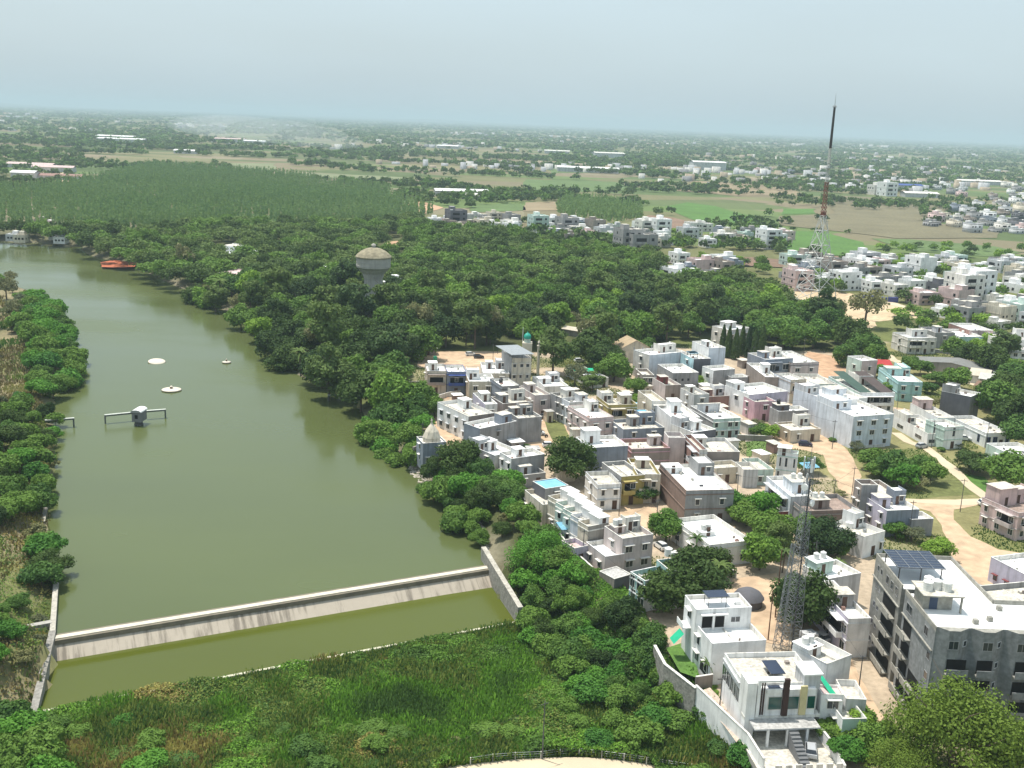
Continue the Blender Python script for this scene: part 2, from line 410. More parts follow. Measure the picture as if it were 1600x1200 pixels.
water('lake_water', lk, ZL, (.088, .108, .038))
pl = [tuple(TOE[0][:2] + np.array([-1, 2])), tuple(TOE[1][:2] + np.array([2, 2])), tuple(U(812, 974, ZP)[:2]), tuple(U(60, 1114, ZP)[:2])]
water('pool_water', pl, ZP, (.078, .094, .012))
# ---------------------------------------------------------------- sheets on the ground
def noisy(poly, step, amp, seed=0):
    out = []; n = len(poly)
    for i in range(n):
        a = np.array(poly[i]); b = np.array(poly[(i + 1) % n]); d = np.linalg.norm(b - a); k = max(1, int(d / step))
        nr = np.array([b[1] - a[1], a[0] - b[0]]) / max(d, 1e-6)
        for j in range(k):
            p = a + (b - a) * j / k
            o = (vnoise(np.array([p[0]]), np.array([p[1]]), step * 2.3, seed)[0] - .5) * 2 * amp
            out.append(tuple(p + nr * o))
    return out
def sheet(name, pp, m, z=.05, step=3, amp=1.0, world=False, seed=0):
    poly = pp if world else Up(pp, z)
    q = MB(); q.quad([(x, y, z) for x, y in noisy(poly, step, amp, seed)], m)
    o = q.build(name); o['kind'] = 'structure'; return o
def band(name, pts, wd, m, z=.05, amp=.5):
    p = [U(a, b, z)[:2] for a, b in pts]; le = []; ri = []
    for i in range(len(p)):
        a = p[max(0, i - 1)]; b = p[min(len(p) - 1, i + 1)]; t = (b - a) / np.linalg.norm(b - a); n = np.array([-t[1], t[0]])
        le.append(tuple(p[i] + n * wd / 2)); ri.append(tuple(p[i] - n * wd / 2))
    return sheet(name, le + ri[::-1], m, z, 2.5, amp, True)
DIRT = surf('dirt', (.53, .385, .255), .95, .12, .06, fine=.35)
DIRT2 = surf('red_dirt', (.50, .32, .20), .95, .12, .07, fine=.4)
PATH = surf('path_dirt', (.55, .46, .33), .95, .12, .1)
SANDY = surf('sandy_dirt', (.55, .42, .27), .95, .2, .05, fine=.5)
GRASS = surf('field_green', (.085, .175, .035), .95, .2, .03, fine=.4)
GRASS2 = surf('field_green_pale', (.11, .165, .055), .95, .2, .03, fine=.4)
SCRUBG = surf('scrub_grass', (.16, .175, .06), .95, .35, .15, fine=.8)
BROWNF = surf('field_brown', (.22, .145, .10), .95, .2, .02, fine=.4)
OLIVEF = surf('field_olive', (.175, .155, .09), .95, .2, .02, fine=.4)
sheet('dirt_road', [(1196, 668), (1238, 694), (1262, 690), (1290, 676), (1312, 692), (1330, 715), (1345, 745), (1330, 775), (1308, 762), (1300, 740), (1285, 712), (1262, 704), (1225, 700), (1190, 686)], DIRT, .05)
sheet('dirt_yard', [(1262, 549), (1300, 556), (1320, 575), (1345, 585), (1330, 600), (1300, 598), (1262, 590), (1240, 575)], DIRT2, .054)
sheet('dirt_lot', [(1405, 784), (1470, 786), (1545, 784), (1490, 796), (1492, 812), (1520, 838), (1560, 860), (1610, 868), (1660, 880), (1660, 925), (1540, 915), (1490, 900), (1484, 872), (1486, 850), (1468, 820), (1450, 800)], DIRT, .058)
band('dirt_path', [(1400, 676), (1420, 690), (1448, 700), (1485, 730), (1515, 758), (1542, 778)], 3.0, PATH, .062)
band('dirt_path', [(1405, 781), (1440, 783), (1500, 785), (1545, 782), (1600, 775)], 3.2, PATH, .066)
band('dirt_path', [(1372, 545), (1395, 562), (1420, 570), (1480, 588), (1530, 602), (1560, 606), (1640, 625)], 4.2, PATH, .05)
band('dirt_path', [(1365, 655), (1372, 640), (1400, 640), (1430, 645)], 6, DIRT, .07)
sheet('bare_field', [(1222, 449), (1270, 452), (1330, 458), (1385, 474), (1440, 484), (1432, 496), (1370, 503), (1352, 524), (1366, 545), (1352, 548), (1325, 520), (1335, 500), (1290, 478), (1240, 466)], SANDY, .05, 5, 2)
band('dirt_road', [(1340, 462), (1400, 476), (1450, 487), (1520, 500), (1600, 515)], 7, PATH, .07, 1)
sheet('dirt_yard', [(608, 612), (650, 606), (700, 612), (700, 622), (655, 628), (652, 634), (640, 640), (620, 625)], DIRT2, .05)
sheet('dirt_yard', [(668, 652), (680, 650), (722, 686), (718, 694), (697, 694), (672, 686), (668, 672)], DIRT, .05, 2, .4)
sheet('dirt_yard', [(650, 555), (700, 548), (790, 550), (800, 570), (700, 575), (650, 575)], DIRT, .05)
sheet('dirt_yard', [(806, 672), (830, 655), (880, 650), (895, 690), (880, 705), (850, 705), (812, 690)], DIRT, .05)
sheet('weedy_plot', [(845, 640), (870, 640), (900, 700), (880, 712), (862, 690)], SCRUBG, .06)
sheet('dirt_yard', [(960, 785), (1015, 780), (1030, 800), (1010, 825), (970, 815)], DIRT, .05, 2, .5)
sheet('dirt_yard', [(1145, 905), (1215, 895), (1235, 940), (1230, 1010), (1180, 1000), (1140, 930)], DIRT, .05)
sheet('paved_lane', [(1285, 955), (1298, 955), (1345, 1060), (1380, 1120), (1350, 1160), (1310, 1060)], DIRT, .06, 2, .3)
sheet('grass_plot', [(1166, 690), (1205, 687), (1203, 713), (1166, 713)], surf('plot_grass', (.12, .19, .05), .95, .3, .3, fine=1.), .06, 2, .3)
sheet('grass_plot', [(1500, 740), (1535, 745), (1560, 770), (1520, 768)], GRASS, .06)
sheet('weedy_plot', [(1350, 705), (1425, 700), (1480, 735), (1525, 772), (1420, 780), (1370, 745)], SCRUBG, .045)
sheet('lane', [(1190, 600), (1240, 640), (1262, 655), (1255, 662), (1225, 655), (1180, 610)], DIRT, .05)
sheet('lane', [(1140, 640), (1162, 655), (1178, 690), (1165, 690), (1150, 665)], surf('lane_pale', (.5, .42, .36), .95, .2, .2), .05, 2, .3)
sheet('paved_yard', [(1450, 845 + 55), (1600, 900), (1600, 1000), (1460, 960)], CONC, .03, 3, .1)
# far fields
def field(pp, m, z): sheet('field', pp, m, z, 25, 4)
field([(1220, 360), (1290, 362), (1345, 378), (1352, 392), (1330, 400), (1235, 396)], GRASS, .3)
field([(1240, 398), (1370, 402), (1450, 408), (1420, 420), (1240, 410)], BROWNF, .35)
field([(1038, 322), (1075, 316), (1120, 322), (1165, 336), (1190, 345), (1150, 352), (1090, 345)], GRASS, .3)
field([(1010, 336), (1050, 340), (1098, 352), (1060, 358), (1020, 352)], BROWNF, .34)
field([(1222, 326), (1275, 326), (1276, 334), (1222, 335)], GRASS, .3)
field([(1222, 338), (1340, 332), (1440, 345), (1560, 360), (1560, 372), (1400, 372), (1300, 360), (1222, 352)], OLIVEF, .4)
field([(1300, 305), (1400, 310), (1480, 325), (1440, 345), (1300, 335)], OLIVEF, .45)
field([(820, 316), (870, 315), (872, 328), (822, 330)], surf('field_tan', (.26, .205, .125), .95, .2, .02), .3)
field([(735, 320), (815, 318), (818, 328), (740, 332)], GRASS2, .3)
field([(1360, 372), (1420, 374), (1560, 385), (1600, 395), (1540, 400), (1430, 392)], GRASS2, .3)
field([(355, 255), (430, 255), (430, 265), (360, 268)], surf('field_pale', (.19, .21, .11), .95, .2, .02), .3)
field([(430, 268), (600, 275), (640, 278), (640, 284), (440, 274)], surf('field_pale', (.19, .21, .11), .95, .2, .02), .3)
field([(630, 318), (660, 314), (690, 324), (660, 334)], DIRT2, .3)
field([(20, 270), (60, 266), (115, 272), (110, 284), (40, 286)], SANDY, .3)
field([(1230, 408), (1345, 412), (1345, 424), (1230, 422)], BROWNF, .5)
field([(1000, 398), (1100, 402), (1180, 402), (1270, 410), (1240, 418), (1100, 412), (1010, 410)], BROWNF, .55)
field([(820, 280), (960, 284), (1000, 296), (900, 300), (820, 296)], GRASS2, .3)
field([(850, 258), (1000, 262), (1010, 270), (860, 270)], GRASS2, .3)
field([(1080, 282), (1220, 290), (1260, 305), (1150, 306), (1060, 298)], surf('field_tan', (.26, .205, .125), .95, .2, .02), .3)
sheet('red_bank', [(158, 410), (180, 406), (214, 411), (210, 417), (190, 418), (160, 417)], surf('red_earth', (.46, .14, .07), .95, .15, .1), .05 - 1.8, 6, 1.0)
sheet('sandy_clearing', [(604, 378), (626, 376), (628, 388), (605, 390)], DIRT2, .3, 8, 1)
# ---------------------------------------------------------------- weir and its walls
def prism(name, pa, pb, half, z0, z1a, z1b, m, top=None, parent=None):
    """upright wall from a to b with its own top heights"""
    a = Vector((pa[0], pa[1], 0)); b = Vector((pb[0], pb[1], 0)); t = (b - a).normalized(); n = Vector((-t.y, t.x, 0)) * half
    q = MB(); v = [a + n, a - n, b - n, b + n]
    z0a, z0b = z0 if isinstance(z0, tuple) else (z0, z0)
    lo = [(p.x, p.y, (z0a, z0a, z0b, z0b)[i]) for i, p in enumerate(v)]; hi = [(p.x, p.y, (z1a, z1a, z1b, z1b)[i]) for i, p in enumerate(v)]
    q.quad(hi[::-1] if False else hi, top or m)
    for i in range(4):
        j = (i + 1) % 4; q.quad([lo[i], lo[j], hi[j], hi[i]], m)
    return q.build(name, parent)
WEIRM = surf('weir_concrete', (.50, .44, .34), .9, .22, .35, fine=.8)
def weir_face_mat():
    m, t, b = _new('weir_face'); N = t.nodes.new; K = t.links.new
    tc = N('ShaderNodeTexCoord'); mp = N('ShaderNodeMapping'); mp.inputs['Scale'].default_value = (.55, .05, .05)
    n = N('ShaderNodeTexNoise'); n.inputs['Scale'].default_value = 1.6; n.inputs['Detail'].default_value = 5; n.inputs['Roughness'].default_value = .7
    K(tc.outputs['Object'], mp.inputs[0]); K(mp.outputs[0], n.inputs['Vector'])
    n2 = N('ShaderNodeTexNoise'); n2.inputs['Scale'].default_value = .045; K(tc.outputs['Object'], n2.inputs['Vector'])
    n3 = N('ShaderNodeTexNoise'); n3.inputs['Scale'].default_value = .8; n3.inputs['Detail'].default_value = 5; K(tc.outputs['Object'], n3.inputs['Vector'])
    ad = N('ShaderNodeMath'); ad.operation = 'MULTIPLY_ADD'; ad.inputs[1].default_value = .55; K(n2.outputs[0], ad.inputs[0]); K(n.outputs[0], ad.inputs[2])
    r = N('ShaderNodeMapRange'); r.inputs[1].default_value = .78; r.inputs[2].default_value = .95; r.inputs[4].default_value = .75; K(ad.outputs[0], r.inputs[0])
    a = N('ShaderNodeMix'); a.data_type = 'RGBA'; a.inputs[6].default_value = (.38, .33, .26, 1); a.inputs[7].default_value = (.47, .41, .335, 1)
    K(n3.outputs[0], a.inputs[0])
    c = N('ShaderNodeMix'); c.data_type = 'RGBA'; c.inputs[7].default_value = (.13, .11, .085, 1); K(r.outputs[0], c.inputs[0]); K(a.outputs[2], c.inputs[6])
    K(c.outputs[2], b.inputs['Base Color']); b.inputs['Roughness'].default_value = .9
    return m
A0, B0 = Vector(CREST[0]), Vector(CREST[1]); A0.z = B0.z = 0
tt = (B0 - A0).normalized(); nn = Vector((tt.y, -tt.x, 0)); LW = (B0 - A0).length     # nn: downstream
wr = empty('weir', tuple(A0 + Vector((0, 0, ZP))), math.atan2(tt.y, tt.x))
tag(wr, 'long beige concrete weir with dark water streaks holding back the lake', 'dam')
WF = weir_face_mat(); toe = (Vector((TOE[0][0], TOE[0][1], 0)) - A0).dot(nn); toe = max(1.6, toe)
q = MB(); z2 = -2.72 - ZP; SL = (toe - 1.0) / (z2 - .75)
q.quad([(0, -1.0, z2 - .75), (LW, -1.0, z2 - .75), (LW, -toe - SL * 1.2, -1.2), (0, -toe - SL * 1.2, -1.2)][::-1], WF)
q.build('face', wr)
q = MB(); q.box(0, LW, -1.0, 1.3, -1.5, z2 - .004, surf('weir_top_dark', (.2, .175, .13), .9, .3, .5), skip='f')
q.box(0, LW, -1.25, -1.0, z2 - .75, z2 - .004, surf('weir_top_dark', (.2, .175, .13)))
q.build('body', wr)
q = MB(); q.box(0, LW, -.7, .5, z2, z2 + .14, surf('weir_crest', (.6, .55, .45), .9, .2, .6)); q.build('crest', wr)
STONE = surf('masonry_stone', (.30, .285, .255), .95, .35, 1.2, bump=.5, fine=2.5)
STONEW = surf('masonry_pale', (.46, .43, .37), .95, .3, .8, fine=2.5)
b0, b1 = U(771, 921, ZP), U(807, 974, ZP); dv = (b1 - b0)[:2] / np.linalg.norm((b1 - b0)[:2]); ov = np.array([-dv[1], dv[0]]) * .5; ov = ov if ov[0] > 0 else -ov
pa, pb = b0[:2] + ov - dv * 9.5, b1[:2] + ov + dv * .5
o = prism('retaining_wall', pa, pb, .5, -9, -.2, -1.9, STONE, STONEW); tag(o, 'grey stone wall at the right end of the weir with soil behind it', 'wall')
pa, pb = U(88, 898, -2.0), U(82, 985, -2.0)
o = prism('retaining_wall', pa, pb, .45, -9, -2.0, -2.0, STONE, STONEW); tag(o, 'pale topped stone wall along the left bank upstream of the weir', 'wall')
pc = U(52, 1110, -4.2)
o = prism('retaining_wall', pb, pc, .55, -9, -2.0, -4.4, STONE, STONE); tag(o, 'dark sloping stone wall at the left side of the lower pool', 'wall')
o = prism('retaining_wall', U(78, 758, -2.4), U(67, 815, -2.4), .4, -6, -2.4, -2.4, STONE, STONEW); tag(o, 'short broken stone wall standing at the water edge among the left bushes', 'wall')
o = prism('retaining_wall', U(80, 968, -1.6), U(8, 985, -1.6), .6, -6, -1.9, -1.5, STONE, CONC); tag(o, 'low grey wall running left from the bank wall into the scrub', 'wall')
cp = [U(67, 1111, ZP + .3), U(805, 972, ZP + .3)]
o = prism('curb_wall', cp[0], cp[1], .28, -9, ZP + .35, ZP + .35, surf('curb_pale', (.55, .52, .4), .9, .2, .6)); tag(o, 'thin pale curb between the lower pool and the overgrown ground', 'curb')
# ---------------------------------------------------------------- pump house and discs in the lake
g0 = U(217, 664, ZL); ph = empty('pump_house', tuple(g0), R(-4)); tag(ph, 'small grey intake hut on a shaft in the lake with a white arched roof', 'hut')
q = MB(); q.lathe([(1.25, -3), (1.25, .5), (1.1, .55), (1.1, 1.2)], surf('shaft_dark', (.10, .10, .1)), 12); q.build('shaft', ph)
q = MB(); q.box(-1.3, 1.3, -1.5, 2.6, 1.2, 4.0, surf('hut_wall', (.2, .2, .21), .9, .2, .8, streak=.3)); q.build('wall', ph)
q = MB(); q.box(-.42, .42, -1.56, -1.48, 2.2, 3.3, surf('opening_dark', (.012, .012, .012))); q.build('window', ph)
q = MB(); n = 10
for k in range(n):
    a0 = math.pi * k / n; a1 = math.pi * (k + 1) / n
    pr = [(-1.5 * math.cos(a0), 4.0 + .75 * math.sin(a0)), (-1.5 * math.cos(a1), 4.0 + .75 * math.sin(a1))]
    q.quad([(pr[0][0], -1.8, pr[0][1]), (pr[1][0], -1.8, pr[1][1]), (pr[1][0], 2.9, pr[1][1]), (pr[0][0], 2.9, pr[0][1])], wallm('white'))
    q.quad([(pr[0][0], -1.8, pr[0][1]), (0, -1.8, 4.0), (pr[1][0], -1.8, pr[1][1])], surf('hut_gable', (.3, .3, .3)))
q.build('roof', ph)
STEELP = surf('pale_painted_steel', (.5, .52, .47), .6, .2, 1.)
def walkway(name, p0, p1, zt, posts, label, grp=None):
    a = U(*p0, zt); b = U(*p1, zt); t = empty(name, (a[0], a[1], ZL)); tag(t, label, 'walkway', grp)
    d = Vector(b - a); l = d.length; t.rotation_euler.z = math.atan2(d.y, d.x); h = zt - ZL
    q = MB(); q.box(0, l, -.45, .45, h - .14, h, STEELP); q.box(0, l, -.38, -.26, h - .5, h - .144, surf('beam_dark', (.12, .13, .12))); q.box(0, l, .26, .38, h - .5, h - .144, surf('beam_dark', (.12, .13, .12)))
    q.build('deck', t)
    for f in posts:
        q = MB(); q.tube((f * l, 0, -3), (f * l, 0, h - .5), .22, .22, surf('beam_dark', (.12, .13, .12))); q.build('post', t)
zt = ZL + 2.6
walkway('walkway', (163, 648), (209, 643.5), zt, (.02,), 'narrow walkway arm on a post left of the intake hut')
walkway('walkway', (226, 641.5), (259, 639), zt, (.97,), 'narrow walkway arm on a post right of the intake hut')
walkway('walkway', (70, 656), (116, 652.5), zt, (.97,), 'stub of walkway jutting from the left bank bushes over the water')
walkway('walkway', (512, 617), (545, 616), zt - .6, (.03,), 'stub of walkway jutting from the right bank below the trees')
DISC = surf('disc_cream', (.62, .56, .47), .8, .15, .6)
def disc(px, py, r, label, hub, tilt=0):
    p = U(px, py, ZL); o = empty('fountain_disc', (p[0], p[1], ZL)); tag(o, label, 'fountain', 'fountain discs floating on the lake')
    o.rotation_euler = (tilt, tilt * .6, 0)
    q = MB(); q.lathe([(0, -.2), (r * .9, -.2), (r, .35), (r * .97, .42), (r * .5, .62), (0, .7)], DISC, 28); q.build('basin', o, True)
    q = MB(); q.lathe([(r * .99, .05), (r * 1.03, .1), (r * 1.03, .3), (r * .99, .36)], surf('disc_rim', (.22, .19, .15)), 28); q.build('rim', o)
    if hub:
        q = MB(); q.lathe([(r * .2, .55), (r * .17, 1.3), (r * .08, 1.5), (0, 1.55)], DISC, 12); q.build('hub', o)
        q = MB(); q.box(-.2, .3, -r * .2 - .03, -r * .15, .75, 1.2, surf('rust', (.16, .08, .05))); q.build('hatch', o)
disc(268, 610, 3.0, 'largest cream fountain disc with a hub, in front of the others', True)
disc(245, 566, 2.9, 'tilted pale fountain disc without a hub behind the hut', False, R(7))
disc(354, 567, 1.5, 'smallest white fountain disc nearest the right bank', True)
# ---------------------------------------------------------------- house kit
WPROTO = {}
def win_meshes(w, h, frame, chajja):
    k = (w, h, frame, chajja)
    if k in WPROTO: return WPROTO[k]
    fm = surf('frame_' + frame, PAL[frame], .6, .1)
    q = MB(); f = .09
    q.box(-w / 2, w / 2, -.05, .02, -f, 0, fm); q.box(-w / 2, w / 2, -.05, .02, h, h + f, fm)
    q.box(-w / 2 - f, -w / 2, -.05, .02, -f, h + f, fm); q.box(w / 2, w / 2 + f, -.05, .02, -f, h + f, fm)
    if w > 1.1: q.box(-.03, .03, -.04, .02, 0, h, fm)
    if chajja: q.box(-w / 2 - .3, w / 2 + .3, -.6, .02, h + .22, h + .32, surf('chajja_' + frame, PAL[frame], .9, .2))
    a = q.build('window'); me = a.data; bpy.data.objects.remove(a)
    q = MB(); q.quad([(-w / 2, -.02, 0), (w / 2, -.02, 0), (w / 2, -.02, h), (-w / 2, -.02, h)], GLASS)
    b = q.build('pane'); mb = b.data; bpy.data.objects.remove(b)
    WPROTO[k] = (me, mb); return WPROTO[k]
def add_window(parent, x, y, z, rz, w=1.2, h=1.25, frame='offwhite', chajja=True, name='window'):
    if parent.parent is not None:      # a window of an upper room: frame and pane in one mesh
        q = MB(); fm = surf('frame_' + frame, PAL[frame], .6, .1); q.box(x - w / 2 - .08, x + w / 2 + .08, y - .05, y, z - .08, z + h + .08, fm); q.box(x - w / 2, x + w / 2, y - .06, y - .051, z, z + h, GLASS); q.box(x - w / 2 - .25, x + w / 2 + .25, y - .5, y, z + h + .2, z + h + .28, fm)
        return q.build(name, parent)
    me, mb = win_meshes(w, h, frame, chajja)
    o = bpy.data.objects.new(name, me); col.objects.link(o); o.parent = parent; o.location = (x, y, z); o.rotation_euler = (0, 0, rz)
    p = bpy.data.objects.new('pane', mb); col.objects.link(p); p.parent = o
    return o
TK = {}
TANKS = []
def add_tank(p, r, h, black=False, label=None, grp=None):
    k = (r, h, black)
    if k not in TK:
        m = TANKB if black else TANKW
        q = MB(); pr = [(0, 0), (r, 0)]
        for i in range(4):
            z = h * i / 4; pr += [(r, z + .05), (r, z + h * .2), (r * .95, z + h * .22)]
        pr += [(r * .9, h * .95), (r * .4, h * 1.08), (r * .35, h * 1.15), (0, h * 1.16)]
        q.lathe(pr, m, 14); o = q.build('water_tank', None, False); TK[k] = o.data
        q = None
    else:
        o = bpy.data.objects.new('water_tank', TK[k]); col.objects.link(o)
    o.location = p; tag(o, label, 'water tank', grp); return o
FOOT = []      # footprints, kept clear of trees
def rect(A, Lp, Rp, z):
    a, l, r = U(*A, z)[:2], U(*Lp, z)[:2], U(*Rp, z)[:2]
    e1 = r - a; e2 = l - a
    w1 = np.linalg.norm(e1) * math.hypot(Rp[0] - A[0], Rp[1] - A[1]); w2 = np.linalg.norm(e2) * math.hypot(Lp[0] - A[0], Lp[1] - A[1])
    a1 = math.atan2(e1[1], e1[0]); a2 = math.atan2(e2[1], e2[0]) - math.pi / 2
    d = (a2 - a1 + math.pi) % (2 * math.pi) - math.pi
    ang = a1 + d * (w2 / (w1 + w2)) if abs(d) < 1.2 else a1
    u = np.array([math.cos(ang), math.sin(ang)]); v = np.array([-u[1], u[0]])
    return a, ang, max(2.0, float(e1 @ u)), max(2.0, float(e2 @ v))
def house(label, A, Lp, Rp, h, side='offwhite', front='offwhite', roof='white', fw=2, sw=2, z0=0.0, cab=None, tanks=0, par=.9, bal=0, sbal=0,
          trim=None, frame='offwhite', name='house', door=True, group=None, cat='house', stubs=0, wh=1.25, ww=1.2, st=None, minw=None, mind=None, btank=False, chaj=True, shed=0):
    a, ang, w, d = rect(A, Lp, Rp, z0 + h)
    if minw: w = max(w, minw)
    if mind: d = max(d, mind)
    o = empty(name, (a[0], a[1], z0), ang); tag(o, label, cat, group)
    ca, sa = math.cos(ang), math.sin(ang)
    W = lambda x, y: (a[0] + x * ca - y * sa, a[1] + x * sa + y * ca)
    FOOT.append([W(0, 0), W(w, 0), W(w, d), W(0, d)])
    sm_, fm = wallm(side), wallm(front); tm = wallm(trim) if trim else None
    par = min(par, h * .3); zr = h - par; th = .16
    q = MB(); zb = -1.2
    q.quad([(0, 0, zb), (w, 0, zb), (w, 0, h), (0, 0, h)], fm); q.quad([(0, d, zb), (0, 0, zb), (0, 0, h), (0, d, h)], sm_)
    q.quad([(w, 0, zb), (w, d, zb), (w, d, h), (w, 0, h)], sm_); q.quad([(w, d, zb), (0, d, zb), (0, d, h), (w, d, h)], fm)
    pt = tm or (wallm('offwhite') if roof != 'white' else wallm('white'))
    q.box(-.03, w + .03, -.03, th, h, h + .07, pt); q.box(-.03, w + .03, d - th, d + .03, h, h + .07, pt)
    q.box(-.03, th, th, d - th, h, h + .07, pt); q.box(w - th, w + .03, th, d - th, h, h + .07, pt)
    for f in ([(th, th), (w - th, th)], [(w - th, th), (w - th, d - th)], [(w - th, d - th), (th, d - th)], [(th, d - th), (th, th)]):
        (x0, y0), (x1, y1) = f; q.quad([(x1, y1, zr), (x0, y0, zr), (x0, y0, h), (x1, y1, h)], fm if side != front and False else wallm('offwhite') if roof == 'white' else sm_)
    storeys = st or max(1, int(round((h - par) / 3.1))); fh = (h - par) / storeys
    if trim:
        for s in range(1, storeys + 1):
            q.box(-.12, w + .05, -.12, -.001, s * fh - .12, s * fh + .1, tm); q.box(-.12, -.001, -.001, d, s * fh - .12, s * fh + .1, tm)
    q.build('wall', o)
    q = MB(); q.box(th, w - th, th, d - th, zr - .2, zr, roofm(roof))
    rr = random.Random(hash(label) % 9999 if False else sum(map(ord, label)))
    if roof == 'white' or roof == 'tan':
        for k in range(int(min(7, w * d / 22))):      # pipes, brick stacks and odds and ends on the terrace
            x, y = rr.uniform(.8, max(.9, w - 1.6)), rr.uniform(.8, max(.9, d - 1.6)); q.box(x, x + rr.uniform(.15, .9), y, y + rr.uniform(.15, .8), zr, zr + rr.uniform(.08, .7), rr.choice((CONC, CONC, wallm('brown'), wallm('white'), wallm('darkgrey'), wallm('redbrown'), METAL)))
        if rr.random() < .6 and w > 4: x = rr.uniform(.25, .75) * w; q.box(x, x + .12, .2, d - .2, zr, zr + rr.uniform(.1, .4), wallm('offwhite'))
    q.build('roof', o)
    win = (ww, wh)
    for s in range(storeys):
        zs = s * fh + .95
        for k in range(fw):
            x = w * (k + .5) / fw + rr.uniform(-.2, .2)
            if s == 0 and k == fw // 2 and door:
                q = MB(); q.box(x - .55, x + .55, -.04, .02, .1, 2.2, DOORM); dd = q.build('door', o)
            elif rr.random() < .93: add_window(o, x, -.003, zs, 0, ww if rr.random() < .7 else ww * .75, wh, frame, chaj)
        for k in range(sw):
            y = d * (k + .5) / sw + rr.uniform(-.3, .3)
            if rr.random() < .88: add_window(o, -.003, y, zs, -math.pi / 2, ww if rr.random() < .6 else ww * .75, wh, frame, chaj)
    def balcony(x0, x1, s, sidef):
        q = MB(); z = s * fh; dep = 1.15; bm = tm or fm
        if not sidef:
            q.box(x0, x1, -dep, 0.0, z - .15, z, bm); q.box(x0, x1, -dep, -dep + .1, z, z + .85, bm); q.box(x0, x0 + .1, -dep + .1, 0, z, z + .85, bm); q.box(x1 - .1, x1, -dep + .1, 0, z, z + .85, bm)
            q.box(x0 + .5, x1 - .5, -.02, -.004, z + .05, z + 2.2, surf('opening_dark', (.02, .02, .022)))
            if s * fh + fh <= zr + .1: q.box(x0 - .1, x1 + .1, -dep - .1, 0, z + fh - .13, z + fh - .01, bm)
        else:
            q.box(-dep, 0, x0, x1, z - .15, z, bm); q.box(-dep, -dep + .1, x0, x1, z, z + .85, bm); q.box(-dep + .1, 0, x0, x0 + .1, z, z + .85, bm); q.box(-dep + .1, 0, x1 - .1, x1, z, z + .85, bm)
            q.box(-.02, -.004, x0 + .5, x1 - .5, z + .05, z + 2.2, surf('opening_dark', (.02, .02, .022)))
            if s * fh + fh <= zr + .1: q.box(-dep - .1, 0, x0 - .1, x1 + .1, z + fh - .13, z + fh - .01, bm)
        q.build('balcony', o)
    if bal:
        for s in range(1, storeys): balcony(w * .08, w * .92 if bal > 1 else w * .55, s, False)
    if sbal:
        for s in range(1, storeys): balcony(d * .1, d * .9 if sbal > 1 else d * .5, s, True)
    cabs = [] if cab is None else (cab if isinstance(cab, list) else [cab])
    for (cu, cv, cw, cd, ch, cc) in cabs:
        x0 = max(.02, min(w - cw - .02, cu * w - cw / 2)); y0 = max(.02, min(d - cd - .02, cv * d - cd / 2)); cm = wallm(cc)
        q = MB(); q.box(x0, x0 + cw, y0, y0 + cd, zr - .1, zr + ch, cm, roofm('white') if cc in ('white', 'offwhite', 'cream', 'lightgrey', 'mint') else roofm('grey'))
        q.box(x0 - .2, x0 + cw + .2, y0 - .25, y0 + cd + .1, zr + ch, zr + ch + .13, cm, roofm('white') if cc in ('white', 'offwhite', 'cream', 'mint') else roofm('tan'))
        cb = q.build('stair_cabin', o)
        q = MB(); q.box(x0 + cw * .35, x0 + cw * .35 + .85, y0 - .03, y0 + .02, zr + .05, zr + 2.0, DOORM); q.build('door', cb)
    if w > 6.5 and d > 6.5 and rr.random() < .55 and roof != 'bluesheet' and name == 'house' and h < 9.5 and (cab is None or isinstance(cab, tuple)) and 'row' not in label[-12:]:
        rw, rd, rh = w * rr.uniform(.35, .55), d * rr.uniform(.3, .45), rr.uniform(2.3, 2.9); left = (cab is not None and cab[0] > .45) or (cab is None and rr.random() < .5)
        x0 = .02 if left else w - rw - .02; y0 = d - rd - .02; um = wallm(rr.choice((side, front, 'offwhite', 'white', 'lightgrey')))
        q = MB(); q.box(x0, x0 + rw, y0, y0 + rd, zr - .05, zr + rh, um); q.box(x0 - .0, x0 + rw, y0, y0 + .12, zr + rh, zr + rh + .5, um); q.box(x0 + .0, x0 + .12, y0 + .12, y0 + rd, zr + rh, zr + rh + .5, um); q.box(x0 + rw - .12, x0 + rw, y0 + .12, y0 + rd, zr + rh, zr + rh + .5, um)
        q.box(x0 + .12, x0 + rw - .12, y0 + .12, y0 + rd, zr + rh, zr + rh + .04, roofm(roof if roof in ('white', 'tan', 'grey') else 'tan'))
        ur = q.build('upper_room', o); add_window(ur, x0 + rw * .65, y0 - .003, zr + .9, 0, 1.0, 1.1, frame, True)
        q = MB(); q.box(x0 + rw * .2, x0 + rw * .2 + .85, y0 - .03, y0 - .004, zr + .05, zr + 2.0, DOORM); q.build('door', ur)
    if stubs:
        for k in range(stubs):
            q = MB(); x = w * k / max(1, stubs - 1); q.box(min(max(x - .12, .0), w - .25), min(max(x - .12, .0), w - .25) + .24, d - .3, d - .06, h + .07, h + rr.uniform(.5, 1.2), wallm('grey')); q.build('column_stub', o)
    for k in range(shed):
        q = MB(); x0 = rr.uniform(.1, .5) * w; y0 = rr.uniform(.3, .6) * d
        for dx in (0, min(3, w * .4)):
            for dy in (0, min(2.5, d * .35)): q.box(x0 + dx, x0 + dx + .08, y0 + dy, y0 + dy + .08, zr, zr + 2.0, DMETAL)
        q.box(x0 - .3, x0 + min(3, w * .4) + .4, y0 - .3, y0 + min(2.5, d * .35) + .4, zr + 2.0, zr + 2.08, SOLAR if shed == 1 else roofm('bluesheet')); q.build('solar_canopy', o)
